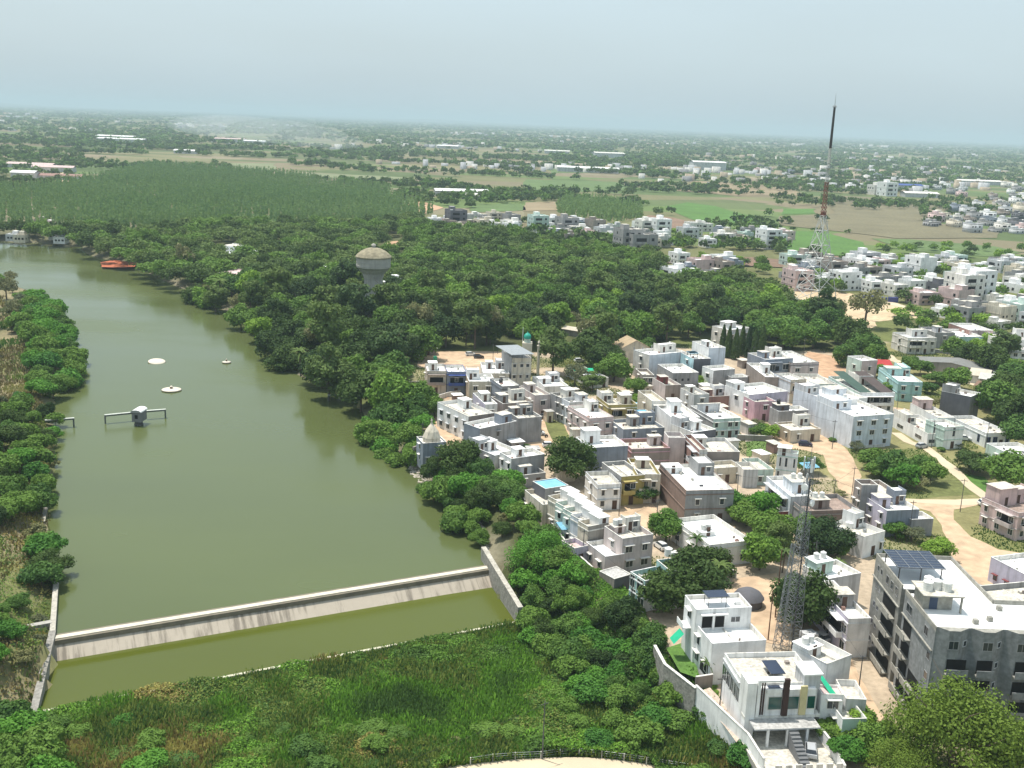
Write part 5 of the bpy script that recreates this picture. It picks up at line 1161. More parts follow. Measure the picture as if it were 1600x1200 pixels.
# right bank between the forest and the weir
RB = [(640, 690), (650, 735), (690, 790), (720, 830), (755, 868), (775, 870), (790, 905), (820, 945), (850, 1000), (1010, 1035), (1040, 1040), (1020, 990), (985, 935), (940, 910), (900, 880), (870, 840), (835, 805), (815, 785), (760, 760), (720, 745), (690, 735), (672, 725)]
RWL = [tuple(U(762, 862, -1.5)[:2]), tuple(U(768, 862, -1.5)[:2]), tuple(U(818, 950, -2)[:2]), tuple(U(812, 952, -2)[:2])]
for x, y in scatter(RB, 3.9, -1, 9000, 51, 4.2):
    if vnoise(np.array([x]), np.array([y]), 9, 8)[0] < .22: continue
    if sdist(np.array([x]), np.array([y]), RWL)[0] < 4.2: continue
    k = random.choice(('low_vivid', 'low_mid', 'low_vivid', 'low_mid', 'broad_mid', 'broad_dark', 'low_dry')); s = random.uniform(.6, 1.05) * (.62 if k.startswith('broad') else 1)
    tree(x, y, k, s, random.uniform(.9, 1.2), lm='right')
RB2 = [(560, 655), (605, 700), (630, 725), (660, 715), (650, 690), (680, 655), (640, 642), (600, 640)]
for x, y in scatter(RB2, 5, -.5, 2500, 52, 1):
    k = random.choice(('low_vivid', 'low_mid', 'broad_mid')); tree(x, y, k, random.uniform(.7, 1.1), 1, lm='right')
# lowland bushes
LO = [(30, 1140), (300, 1090), (560, 1035), (830, 985), (1000, 1050), (1070, 1110), (1150, 1190), (1160, 1230), (-40, 1250), (60, 1150)]
for x, y in scatter(LO, 3.7, ZLOW, 14000, 53, 0):
    px, py = P(x, y, ZLOW); f = vnoise(np.array([x]), np.array([y]), 16, 9)[0]
    dens = .08 + 1.0 * (px > 850) + .5 * (py > 1130) + .3 * (px < 250)
    if f > dens or px < 130 and py < 1140 or (670 < px < 1090 and py > 1168): continue
    k = random.choice(('low_mid', 'low_mid', 'low_mid', 'low_vivid', 'low_dry')) if px < 880 else random.choice(('low_vivid', 'low_mid', 'low_mid')); s = random.uniform(.35, .75) if px < 880 else random.uniform(.5, .95)
    if -30 < px < 1630 and py < 1240: tree(x, y, k, s, random.uniform(.5, .8) if px < 880 else random.uniform(.7, 1.), lm='low')
RB3 = [(818, 905), (880, 885), (930, 925), (990, 960), (1020, 1020), (1045, 1060), (1000, 1070), (900, 1030), (836, 992), (822, 965)]
for x, y in scatter(RB3, 3.7, -2, 5000, 54, 3.6):
    if sdist(np.array([x]), np.array([y]), RWL)[0] < 2.5: continue
    k = random.choice(('low_vivid', 'low_mid', 'low_mid', 'broad_mid', 'low_vivid', 'low_dry')); tree(x, y, k, random.uniform(.55, .95) * (.6 if k.startswith('broad') else 1), random.uniform(.9, 1.2), lm='right')
# forest belt
BELT = [(135, 398), (215, 422), (250, 440), (295, 458), (340, 480), (385, 515), (435, 562), (485, 598), (528, 618), (570, 648), (600, 672), (622, 660), (612, 625), (640, 598), (655, 565), (650, 548), (720, 545), (790, 548), (850, 545), (905, 565), (925, 600), (960, 600), (990, 548), (1040, 541), (1090, 530),
        (1135, 540), (1210, 548), (1290, 545), (1335, 552), (1318, 540), (1310, 524), (1270, 508), (1230, 492), (1205, 474), (1165, 440), (1140, 440), (1100, 455), (1035, 452), (1030, 420), (990, 408), (900, 396), (800, 380), (690, 366), (640, 352), (560, 362), (470, 360), (380, 358), (330, 362), (230, 370), (130, 366), (120, 376), (-160, 352), (-160, 372), (0, 373), (122, 382)]
CLR = [(Up(pp), m) for pp, m in (([(868, 525), (905, 522), (915, 545), (930, 560), (905, 570), (870, 548)], 2), ([(600, 374), (630, 374), (632, 400), (602, 402)], 3), ([(576, 480), (590, 480), (590, 496), (576, 496)], 1),
        ([(1105, 520), (1178, 520), (1180, 545), (1105, 545)], 1), ([(1160, 440), (1195, 440), (1200, 460), (1165, 462)], 1), ([(970, 545), (1000, 545), (1000, 575), (970, 575)], 1), ([(325, 385), (380, 385), (382, 412), (328, 410)], 2), ([(350, 420), (384, 420), (380, 448), (360, 448)], 2), ([(875, 575), (945, 575), (945, 610), (875, 610)], 0), ([(1228, 482), (1318, 482), (1312, 500), (1228, 500)], 0), ([(560, 505), (585, 505), (590, 520), (560, 520)], 1))]
def keepb(x, y):
    for pp, m in CLR:
        if sdist(np.array([x]), np.array([y]), pp)[0] < m: return False
    return True
bp = scatter(BELT, 10.5, 0, 60000, 60, 2, keepb)
bp.sort(key=lambda p: p[0] ** 2 + p[1] ** 2)
def beltkind(x, y):
    px, py = P(x, y); f = vnoise(np.array([x]), np.array([y]), 60, 21)[0]
    if px > 640 and py < 480: return random.choices(('tall_olive', 'broad_mid', 'broad_dark', 'round_light'), (6, 3, 2, 1))[0]
    if px > 930 and py > 450: return random.choices(('broad_mid', 'tall_olive', 'broad_dark', 'round_light'), (6, 2, 2, 2))[0]
    if f < .4: return random.choices(('broad_dark', 'broad_mid', 'tall_olive'), (5, 3, 1))[0]
    return random.choices(('broad_mid', 'round_light', 'broad_dark', 'pale_sparse', 'tall_olive'), (6, 2, 3, .4, 1.5))[0]
NIND = 185
for i, (x, y) in enumerate(bp[:NIND]):
    k = beltkind(x, y); s = random.uniform(1.0, 1.45) * (1.3 if k in ('round_light', 'tall_olive') else 1)
    tree(x, y, k, s, random.uniform(.85, 1.1), lm='belt')
# the stuff: one object each, built from numpy
def tile(protos, pts, S, SZ, seed):
    """copies of leaf clouds (list of (v,f)) at pts with scales"""
    r_ = np.random.default_rng(seed); Vs = []; Fs = []; n = 0
    which = r_.integers(0, len(protos), len(pts)); rot = r_.random(len(pts)) * 6.283
    for k, (v, f) in enumerate(protos):
        idx = np.where(which == k)[0]
        if len(idx) == 0: continue
        c, s_ = np.cos(rot[idx]), np.sin(rot[idx])
        x = (v[None, :, 0] * c[:, None] - v[None, :, 1] * s_[:, None]) * S[idx][:, None] + pts[idx, 0][:, None]
        y = (v[None, :, 0] * s_[:, None] + v[None, :, 1] * c[:, None]) * S[idx][:, None] + pts[idx, 1][:, None]
        z = v[None, :, 2] * SZ[idx][:, None] + pts[idx, 2][:, None]
        Vs.append(np.stack([x, y, z], 2).reshape(-1, 3)); Fs.append((f[None] + (np.arange(len(idx)) * len(v))[:, None, None]).reshape(-1, 4) + n); n += len(idx) * len(v)
    return np.concatenate(Vs), np.concatenate(Fs)
rest = np.array([(x, y, 0) for x, y in bp[NIND:]])
pr = [crown(900 + i, 6.4, 9, 2, .72, 1150, 26) for i in range(5)]
r_ = np.random.default_rng(5)
if len(rest):
    v, f = tile(pr, rest, r_.uniform(.85, 1.35, len(rest)), r_.uniform(.8, 1.2, len(rest)), 3)
    mi = (r_.random(len(f) // 1150 + 1).repeat(1150)[:len(f)] * 3).astype(int)
    o = np_mesh('woodland', v, f, [LEAF['mid'], LEAF['dark'], LEAF['olive']], mi); tag(o, 'far part of the woods between the lake and the fields', 'trees', kind='stuff')
# plantation of slim trees in rows
PL = [(-220, 340), (0, 352), (130, 362), (230, 366), (330, 358), (400, 352), (560, 358), (640, 348), (680, 334), (640, 322), (600, 300), (500, 284), (430, 276), (360, 270), (230, 262), (120, 292), (30, 300), (-220, 290)]
plw = Up(PL)
def grid_pts(poly, dx, dy, ang, seed, jit=.8):
    r_ = np.random.default_rng(seed); xs = [p[0] for p in poly]; ys = [p[1] for p in poly]; cx, cy = sum(xs) / len(xs), sum(ys) / len(ys); R2 = max(max(xs) - min(xs), max(ys) - min(ys))
    a, b = np.meshgrid(np.arange(-R2, R2, dx), np.arange(-R2, R2, dy)); a = a.ravel() + r_.normal(size=a.size) * jit; b = b.ravel() + r_.normal(size=b.size) * jit
    x = cx + a * math.cos(ang) - b * math.sin(ang); y = cy + a * math.sin(ang) + b * math.cos(ang); k = inpoly(x, y, poly); return x[k], y[k]
def slim(seed, n=9, R_=1.9, H_=13):
    r_ = np.random.default_rng(seed); z = np.linspace(.25, 1, n); a = r_.random(n) * 6.28; rad = R_ * .5 * (1 - z * .7) * r_.random(n)
    c = np.stack([np.cos(a) * rad, np.sin(a) * rad, z * H_ - 1], 1); nn_ = np.stack([np.cos(a), np.sin(a), .35 + 0 * a], 1); nn_ /= np.linalg.norm(nn_, axis=1)[:, None]
    return leaf_quads(c, nn_, np.linspace(2.1, 1.0, n), r_)
x, y = grid_pts(plw, 6.5, 5.5, .62, 3, 1.3)
d = np.hypot(x, y); k = (vnoise(x, y, 120, 31) > .08) & (np.abs(((x * .8 + y * .6) % 230) - 115) > 5) & (np.abs(((y * .8 - x * .6) % 340) - 170) > 5); x, y, d = x[k], y[k], d[k]
print('plantation', len(x), 'belt', len(bp))
r_ = np.random.default_rng(8)
v, f = tile([slim(i) for i in range(5)], np.stack([x, y, 0 * x], 1), r_.uniform(.8, 1.25, len(x)), r_.uniform(.8, 1.15, len(x)) * (.85 + .3 * vnoise(x, y, 70, 6)), 4)
o = np_mesh('plantation', v, f, [LEAF['slim']]); tag(o, 'wide plantation of slim trees in rows behind the woods', 'trees', kind='stuff')
PL2 = [(868, 330), (880, 318), (940, 318), (1000, 330), (1004, 344), (960, 350), (880, 342)]
x, y = grid_pts(Up(PL2), 7, 5, .5, 4); v, f = tile([slim(i) for i in range(5)], np.stack([x, y, 0 * x], 1), r_.uniform(.9, 1.2, len(x)), r_.uniform(.8, 1.1, len(x)), 4)
o = np_mesh('plantation', v, f, [LEAF['slim']]); tag(o, 'smaller block of slim trees behind the far houses', 'trees', kind='stuff')
# scattered trees of the plain
KEEPOUT = [plw, Up(PL2), Up(BELT), LAKE] + [Up(p) for p in ([(1222, 360), (1345, 376), (1352, 394), (1235, 397)], [(1038, 320), (1120, 320), (1190, 345), (1090, 347)], [(1010, 337), (1090, 352), (1025, 353)], [(1222, 326), (1275, 326), (1275, 334), (1222, 334)],
           [(358, 256), (430, 256), (600, 274), (640, 282), (440, 276), (360, 268)], [(822, 282), (960, 285), (980, 298), (822, 296)], [(737, 320), (870, 316), (872, 330), (740, 332)], [(1222, 448), (1330, 455), (1440, 484), (1370, 505), (1352, 548), (1325, 520)], [(1362, 373), (1560, 386), (1590, 396), (1430, 392)])]
n = 60000; r_ = np.random.default_rng(12)
dd = np.exp(r_.uniform(np.log(620), np.log(30000), n)); th = R(90) - r_.uniform(R(-34), R(34), n); x = dd * np.cos(th); y = dd * np.sin(th)
g = vnoise(x, y, 190, 41) * .5 + vnoise(x * .6, y * 1.7, 70, 42) * .5; lat = np.clip((dd - 1300) / 2500, 0, 1)
k = (g > .58 - .11 * lat)
ppx = np.array([P(a, b) for a, b in zip(x, y)])
k &= ~((ppx[:, 0] > 1290) & (dd < 1150) & (r_.random(n) > .12))
k &= ~((ppx[:, 0] > 640) & (dd < 760))
k &= (dd > 760) | (ppx[:, 0] > 1225)
for pp in KEEPOUT: k &= ~((dd < 2600) & inpoly(x, y, pp))
k &= ~((ppx[:, 0] > 1000) & (dd < 1400) & (r_.random(n) > .35)); k &= (ppx[:, 0] > -60) & (ppx[:, 0] < 1660)
x, y, dd = x[k], y[k], dd[k]
s = np.where(dd < 1800, r_.uniform(.45, 1.1, len(x)), r_.uniform(.8, 1.5, len(x)) * (1 + np.clip((dd - 1800) / 4500, 0, 4.5)))
sz = np.where(dd < 1800, s * r_.uniform(.8, 1.2, len(x)), r_.uniform(.8, 1.4, len(x)))
pr2 = [crown(950 + i, 6.2, 9, .5, 1.9, 64, 9) for i in range(6)]
nr = dd < 2600
v1_, f1_ = tile(pr2, np.stack([x, y, 0 * x], 1)[nr], s[nr], sz[nr], 5)
pr3 = [crown(980 + i, 6.2, 9, .2, 2.7, 20, 6) for i in range(6)]
v2_, f2_ = tile(pr3, np.stack([x, y, 0 * x], 1)[~nr], s[~nr], sz[~nr], 6)
v = np.concatenate([v1_, v2_]); f = np.concatenate([f1_, f2_ + len(v1_)])
print('plain trees', len(x), len(f))
o = np_mesh('plain_trees', v, f, [LEAF['dark'], LEAF['mid'], LEAF['olive']], np.concatenate([(np.arange(len(f1_)) // 64) % 3, (np.arange(len(f2_)) // 20) % 3])); tag(o, 'trees and hedges scattered over the far plain', 'trees', kind='stuff')
# tall grass and weeds of the lowland and the bank
def blades(poly, n, seed, hmin, hmax, mats, zl, filt=None, wid=.09, leaf=False):
    r_ = np.random.default_rng(seed); xs = [p[0] for p in poly]; ys = [p[1] for p in poly]
    x = r_.uniform(min(xs), max(xs), n); y = r_.uniform(min(ys), max(ys), n); k = inpoly(x, y, poly)
    if filt is not None: k &= filt(x, y)
    x, y = x[k], y[k]; m = len(x); z = gz(x, y); a = r_.random(m) * 6.283; h = r_.uniform(hmin, hmax, m) * (.6 + .8 * vnoise(x, y, 6, 17)); ln = r_.uniform(.1, .6, m) * h
    dx, dy = np.cos(a), np.sin(a); wv = wid * (1 + r_.random(m) * 1.5)
    b0 = np.stack([x - dy * wv, y + dx * wv, z - .1], 1); b1 = np.stack([x + dy * wv, y - dx * wv, z - .1], 1)
    t1 = np.stack([x + dx * ln + dy * wv * .5, y + dy * ln - dx * wv * .5, z + h], 1); t0 = np.stack([x + dx * ln - dy * wv * .5, y + dy * ln + dx * wv * .5, z + h * .96], 1)
    v = np.stack([b0, b1, t1, t0], 1).reshape(-1, 3); f = np.arange(4 * m).reshape(-1, 4)
    mi = np.clip((vnoise(x, y, 15, 23) * .8 + vnoise(x, y, 5, 24) * .45 + r_.random(m) * .2 - .22) * len(mats), 0, len(mats) - 1).astype(int)
    return v, f, mi
GM = [leafm('weed_green', (.075, .17, .03), .3, .3), leafm('weed_vivid', (.12, .27, .035), .3, .3), leafm('weed_mid', (.055, .12, .03), .3, .3), leafm('weed_olive', (.14, .2, .05), .3, .3), leafm('weed_bronze', (.17, .155, .06), .3, .3), leafm('weed_straw', (.29, .29, .10), .25, .3)]
LOWP = Up([(60, 1116), (806, 976), (830, 985), (1020, 1050), (1085, 1105), (1165, 1195), (1200, 1260), (1110, 1260), (1070, 1203), (1000, 1193), (950, 1186), (900, 1182), (850, 1184), (800, 1188), (735, 1196), (690, 1204), (640, 1260), (-100, 1260), (-60, 1140)], ZLOW)
v, f, mi = blades(LOWP, 330000, 71, .5, 1.7, [GM[2], GM[0], GM[1], GM[0], GM[3], GM[2], GM[3], GM[4], GM[5]], ZLOW)
o = np_mesh('tall_grass', v, f, [GM[2], GM[0], GM[1], GM[0], GM[3], GM[2], GM[3], GM[4], GM[5]], mi); tag(o, 'tangled green and brown tall grass and weeds below the pool', 'grass', kind='stuff')
def undergrowth(poly, n, seed, size, amp, mats, bias=0.0):
    r_ = np.random.default_rng(seed); xs = [p[0] for p in poly]; ys = [p[1] for p in poly]
    x = r_.uniform(min(xs), max(xs), n); y = r_.uniform(min(ys), max(ys), n); k = inpoly(x, y, poly); x, y = x[k], y[k]; m = len(x)
    hh = lambda a, b: amp * (1.3 * np.maximum(0, vnoise(a, b, 7, 61) - .3) + .9 * np.maximum(0, vnoise(a, b, 2.7, 62) - .25) + .35 * vnoise(a, b, 1.1, 63))
    h = hh(x, y); e = .5; nx_ = -(hh(x + e, y) - h) / e; ny_ = -(hh(x, y + e) - h) / e; nn_ = np.stack([nx_, ny_, np.ones(m)], 1); nn_ += r_.normal(size=(m, 3)) * .75; nn_ /= np.linalg.norm(nn_, axis=1)[:, None]
    z = gz(x, y) + h * (1 - .5 * r_.random(m) ** 2); v, f = leaf_quads(np.stack([x, y, z], 1), nn_, np.full(m, size), r_)
    t = vnoise(x, y, 17, 23) * .75 + vnoise(x, y, 5, 24) * .5 + r_.random(m) * .22 - .26 + bias
    return v, f, np.clip(t * len(mats), 0, len(mats) - 1).astype(int)
UM = [GM[2], GM[0], LEAF['mid'], GM[1], GM[0], GM[3], GM[2], GM[3], GM[4], GM[5]]
v, f, mi = undergrowth(LOWP, 420000, 81, .24, 1.5, UM)
o = np_mesh('undergrowth', v, f, UM, mi); tag(o, 'tangled bushy undergrowth in mixed greens filling the low ground below the pool', 'undergrowth', kind='stuff')
UM2 = [GM[2], GM[0], GM[3], GM[2], GM[4], GM[5]]
v, f, mi = undergrowth(Up([(-60, 620), (70, 640), (76, 760), (62, 840), (80, 905), (70, 985), (35, 1100), (-90, 1160)], 0), 120000, 82, .22, .9, UM2)
o = np_mesh('undergrowth', v, f, UM2, mi); tag(o, 'low mixed scrub covering the left bank beside the weir', 'undergrowth', kind='stuff')
v, f, mi = undergrowth(Up([(812, 900), (870, 850), (930, 905), (1000, 950), (1035, 1040), (1080, 1100), (1165, 1195), (1100, 1230), (900, 1030), (830, 985)], -1), 170000, 83, .22, 1.4, UM[:6])
o = np_mesh('undergrowth', v, f, UM[:6], mi); tag(o, 'dense green undergrowth on the slope between the weir and the villas', 'undergrowth', kind='stuff')
LBW = Up([(-80, 440), (30, 470), (60, 560), (70, 640), (80, 760), (70, 850), (84, 900), (78, 980), (40, 1100), (-80, 1160)], 0)
GM2 = [GM[0], GM[3], surf('dry_grass', (.27, .22, .12), .95, .3, .3), GM[4], GM[5]]
v, f, mi = blades(LBW, 260000, 72, .3, 1.0, GM2, 0, lambda x, y: (vnoise(x, y, 11, 19) > .3), .12)
o = np_mesh('dry_grass', v, f, GM2, mi); tag(o, 'dry straw coloured grass on the left bank', 'grass', kind='stuff')
DS = [np.array([v.co[:2] for v in o_.data.vertices]) for o_ in col.objects if o_.get('kind') == 'structure' and o_.name.split('.')[0] in ('dirt_road', 'dirt_yard', 'dirt_lot', 'dirt_path', 'lane', 'paved_lane', 'bare_field')]
def offdirt(x, y):
    r = np.ones(x.shape, bool)
    for d_ in DS: r &= ~inpoly(x, y, d_)
    return r
TWN = Up([(640, 560), (860, 550), (1130, 535), (1600, 560), (1640, 1200), (1240, 1200), (1085, 1080), (1000, 1000), (900, 900), (700, 740)], 0)
v, f, mi = blades(TWN, 260000, 73, .12, .4, [GM[0], GM[3], GM[2], GM[5]], 0, lambda x, y: (vnoise(x, y, 14, 13) * .6 + vnoise(x, y, 90, 12) * .4 > .56) & offdirt(x, y), .1)
o = np_mesh('weeds', v, f, [GM[0], GM[3], GM[2], GM[5]], mi); tag(o, 'low weeds growing on the bare plots between the houses', 'weeds', kind='stuff')
# ---------------------------------------------------------------- far houses
def far_mesh(kind, wall, roof, seed):
    rr = random.Random(seed); q = MB(); wm = wallm(wall); rm = roofm(roof); dk = surf('opening_dark', (.02, .02, .022))
    w_, d_, n = {0: (9, 11, 2), 1: (8, 12, 1), 2: (11, 12, 3), 3: (13, 10, 2), 4: (7, 9, 1), 5: (12, 14, 4)}[kind]; h = n * 3.2 + .8
    a, b = w_ / 2, d_ / 2
    q.box(-a, a, -b, b, -.8, h - .8, wm, rm)
    for x0, x1, y0, y1 in ((-a, a, -b, -b + .2), (-a, a, b - .2, b), (-a, -a + .2, -b + .2, b - .2), (a - .2, a, -b + .2, b - .2)): q.box(x0, x1, y0, y1, h - .8 + .002, h, wm)
    cx = rr.uniform(-a * .3, a * .3); q.box(cx - 1.6, cx + 1.6, b - 4.5, b - .4, h - .79, h + 1.7, wm, rm)
    if rr.random() < .6: q.box(cx - 3.4, cx - 1.9, -b + 1, -b + 2.4, h - .79, h + .3, TANKW)
    for s in range(n):
        z = s * 3.2
        if s: q.box(-a * .8, a * .2, -b - 1, -b + .0, z - .15, z + .02, wm); q.box(-a * .8, a * .2, -b - 1, -b - .9, z + .02, z + .8, wm); q.box(-a * .7, a * .1, -b - .03, -b + .01, z + .1, z + 2.3, dk)
        for x in (-a * .55, 0, a * .6):
            if s and x < a * .3: continue
            q.box(x - .65, x + .65, -b - .03, -b + .01, z + 1, z + 2.3, dk)
        for sd in (-1, 1):
            for y in (-b * .5, b * .15, b * .6):
                if rr.random() < .7: q.box(*sorted((sd * (a + .03), sd * (a - .01))), y - .6, y + .6, z + 1, z + 2.2, dk)
        if s: q.box(-a - .12, a + .12, -b - .12, b + .12, z - .1, z + .04, wm)
    o = q.build('far'); me = o.data; bpy.data.objects.remove(o); return me
FP = {}
WC = [('white', 'white', 'white'), ('offwhite', 'white', 'off white'), ('lightgrey', 'white', 'light grey'), ('grey', 'tan', 'bare grey'), ('cream', 'tan', 'cream'), ('bluegrey', 'white', 'blue grey'), ('palepink', 'white', 'pale pink'), ('mint', 'white', 'mint'), ('brown', 'tan', 'brown'), ('darkgrey', 'grey', 'dark grey')]
WN = [30, 16, 12, 16, 8, 6, 5, 4, 6, 4]
ST = ['two storey', 'single storey', 'three storey', 'wide two storey', 'small single storey', 'four storey']
def far_house(x, y, rz, s, lm, kind=None, wc=None):
    kind = random.choices(range(6), (8, 5, 3, 5, 5, 0))[0] if kind is None else kind; wc = random.choices(range(10), WN)[0] if wc is None else wc
    if (kind, wc) not in FP: FP[(kind, wc)] = far_mesh(kind, WC[wc][0], WC[wc][1], kind * 11 + wc)
    o = bpy.data.objects.new('house', FP[(kind, wc)]); col.objects.link(o); o.location = (x, y, 0); o.rotation_euler.z = rz; o.scale = (s, s, s * random.uniform(.85, 1.1))
    tag(o, None, 'house'); AUTO.append((o, WC[wc][2] + ' ' + ST[kind] + ' house', *P(x, y, 2), lm))
    FOOT.append([(x - 4, y - 4), (x + 4, y - 4), (x + 4, y + 4), (x - 4, y + 4)]); return o
CL = [([(675, 354), (760, 362), (830, 374), (915, 384), (1000, 392), (1060, 388), (1060, 370), (1000, 362), (900, 352), (820, 350), (700, 344)], 12.5, 'far', .35, 54, 0),
      ([(1060, 380), (1160, 386), (1226, 390), (1226, 374), (1150, 366), (1090, 360)], 17, 'far', .35, 14, 0),
      ([(1035, 444), (1110, 448), (1150, 434), (1135, 418), (1060, 412)], 13, 'far', .5, 13, 0),
      ([(1228, 438), (1300, 452), (1345, 458), (1420, 466), (1470, 476), (1640, 505), (1640, 424), (1450, 408), (1330, 412), (1232, 412)], 12.5, 'town2', .42, 78, 0),
      ([(1440, 352), (1500, 362), (1600, 376), (1660, 380), (1660, 308), (1540, 310), (1490, 330)], 17, 'far', .3, 60, 1),
      ([(1470, 500), (1640, 526), (1640, 508), (1480, 488)], 14, 'town2', .5, 8, 0),
      ([(1290, 294), (1470, 306), (1600, 312), (1600, 285), (1440, 284), (1300, 276)], 48, 'far', .2, 34, 1),
      ([(1110, 262), (1300, 285), (1300, 268), (1120, 250)], 60, 'far', .2, 16, 1)]
FAR2 = []
for i, (pp, dm, lm, rz, cnt, fr) in enumerate(CL):
    pts = scatter(pp, dm, 0, 30000, 100 + i, 3 if not fr else 0); random.shuffle(pts)
    if fr: FAR2 += [(x, y, rz + random.choice((0, math.pi / 2)) + random.gauss(0, .06)) for x, y in pts[:int(cnt * 1.2)]]; continue
    for x, y in pts[:cnt]: far_house(x, y, rz + random.choice((0, 0, math.pi, math.pi / 2, -math.pi / 2)) * 1 + random.gauss(0, .06), random.uniform(.85, 1.25) * (1.15 if fr else 1), lm)
for px, py, k, wc, s in ((1199, 388, 5, 0, 1.1), (1212, 386, 2, 0, 1.0), (1516, 470, 5, 0, 1.25), (1502, 474, 5, 1, 1.1), (1245, 452, 2, 6, 1.1), (1440, 474, 3, 6, 1.0), (980, 388, 2, 3, 1.4), (1000, 390, 3, 3, 1.5), (712, 352, 2, 9, 1.3), (840, 360, 2, 7, 1.2), (885, 364, 2, 3, 1.3), (1030, 368, 2, 0, 1.2), (1008, 366, 2, 1, 1.2), (1105, 386, 0, 0, 1.0), (1385, 306, 2, 0, 1.8), (1370, 304, 3, 1, 1.8)):
    p = U(px, py, 0); far_house(p[0], p[1], .35 + random.choice((0, .02)), s, 'far' if px < 1300 else 'town2', k, wc)
# trees inside the far clusters
CT = []
for pp, n_, dm in (([(675, 356), (830, 378), (1000, 396), (1226, 394), (1226, 372), (1000, 358), (700, 340)], 34, 14), ([(1228, 446), (1420, 476), (1640, 510), (1640, 420), (1330, 408), (1232, 410)], 60, 14), ([(1290, 445), (1320, 450), (1300, 462), (1285, 458)], 4, 8), ([(1400, 488), (1480, 500), (1640, 530), (1640, 560), (1480, 545), (1400, 520)], 26, 11), ([(1030, 400), (1160, 425), (1200, 430), (1190, 412), (1100, 408)], 14, 11), ([(1350, 395), (1500, 405), (1640, 415), (1640, 395), (1400, 385)], 22, 15)):
    for x, y in scatter(pp, dm, 0, 6000, n_, 2.0)[:n_]: CT.append((x, y, 0))
CT = np.array(CT); r_ = np.random.default_rng(15)
v, f = tile([crown(700 + i, 5.2, 8, .3, .8, 420, 18) for i in range(5)], CT, r_.uniform(.6, 1.1, len(CT)), r_.uniform(.6, 1., len(CT)), 9)
o = np_mesh('village_trees', v, f, [LEAF['mid'], LEAF['dark'], LEAF['light']], (np.arange(len(f)) // 420) % 3); tag(o, 'trees standing between the far houses', 'trees', kind='stuff')
def merge_houses(name, spots, label):
    Vs, Fs, Ms, mats, n = [], [], [], [], 0; rr = random.Random(3)
    for x, y, a in spots:
        kd = rr.choices(range(6), (8, 5, 1, 3, 7, 0))[0]; wc = rr.choices(range(10), (6, 8, 14, 20, 5, 8, 3, 2, 8, 8))[0]
        if (kd, wc) not in FP: FP[(kd, wc)] = far_mesh(kd, WC[wc][0], WC[wc][1], kd * 11 + wc)
        me = FP[(kd, wc)]; v = np.zeros(len(me.vertices) * 3); me.vertices.foreach_get('co', v); v = v.reshape(-1, 3); f = np.zeros(len(me.loops), int); me.loops.foreach_get('vertex_index', f); f = f.reshape(-1, 4)
        mi = np.zeros(len(f), int); me.polygons.foreach_get('material_index', mi); mp_ = []
        for m in me.materials:
            if m not in mats: mats.append(m)
            mp_.append(mats.index(m))
        s = rr.uniform(.9, 1.3); c, s_ = math.cos(a), math.sin(a); w = np.stack([(v[:, 0] * c - v[:, 1] * s_) * s + x, (v[:, 0] * s_ + v[:, 1] * c) * s + y, v[:, 2] * s], 1)
        Vs.append(w); Fs.append(f + n); Ms.append(np.array(mp_)[mi]); n += len(v)
    o = np_mesh(name, np.concatenate(Vs), np.concatenate(Fs), mats, np.concatenate(Ms)); tag(o, label, 'houses', kind='stuff')
# long sheds and warehouses of the plain
def shed(px, py, L_, W2, h, rz, rc, label):
    p = U(px, py, 0); o = empty('shed', tuple(p), rz); tag(o, label, 'shed'); q = MB(); q.box(-L_ / 2, L_ / 2, -W2 / 2, W2 / 2, -1, h, wallm('lightgrey'), skip='t'); q.build('wall', o)
    q = MB(); q.quad([(-L_ / 2 - 1, -W2 / 2 - 1, h - .2), (L_ / 2 + 1, -W2 / 2 - 1, h - .2), (L_ / 2 + 1, 0, h + 2), (-L_ / 2 - 1, 0, h + 2)], wallm(rc)); q.quad([(-L_ / 2 - 1, 0, h + 2), (L_ / 2 + 1, 0, h + 2), (L_ / 2 + 1, W2 / 2 + 1, h - .2), (-L_ / 2 - 1, W2 / 2 + 1, h - .2)], wallm(rc)); q.build('roof', o)
for a_ in ((184, 218, 95, 60, 9, .05, 'white', 'long white shed far off on the left plain, rear one'), (192, 222, 110, 45, 8, .05, 'white', 'long white shed far off on the left plain, front one'), (720, 306, 60, 16, 6, .25, 'white', 'long white roofed shed at the edge of the pale green field'), (746, 312, 34, 14, 5, -.7, 'offwhite', 'short white roofed shed joined to the long one by the field'),
           (918, 269, 110, 34, 8, .0, 'white', 'very long white warehouse in the middle of the plain'), (950, 246, 80, 60, 12, .1, 'offwhite', 'pale factory building behind the very long warehouse'), (1418, 298, 40, 22, 9, .1, 'blue', 'blue roofed hall beside the far white houses'), (1436, 308, 50, 18, 6, .1, 'offwhite', 'pale long shed right of the blue roofed hall'),
           (1525, 288, 90, 30, 7, .1, 'offwhite', 'very long pale shed on the right plain'), (50, 262, 60, 16, 5, .0, 'palepink', 'pink roofed row of sheds left of the plantation'), (85, 268, 50, 16, 6, .1, 'palepink', 'second pink roofed shed by the sandy yard'), (40, 280, 25, 20, 8, .1, 'white', 'white block by the sandy yard left of the plantation'), (95, 281, 50, 12, 5, .1, 'redbrown', 'low red brown shed under the sandy yard'),
           (1105, 265, 70, 40, 16, .1, 'white', 'tall pale complex far off in the middle right'), (360, 222, 80, 40, 9, .0, 'palepink', 'long pinkish building row at the horizon plain'), (400, 225, 60, 30, 8, .0, 'white', 'white building row beside the pinkish row far off'), (290, 240, 40, 20, 6, 0, 'white', 'small white shed in the trees far left'), (870, 240, 70, 40, 8, 0, 'offwhite', 'pale shed far off beyond the warehouse'), (700, 232, 60, 40, 8, 0, 'white', 'white shed in the far middle of the plain')):
    shed(*a_)
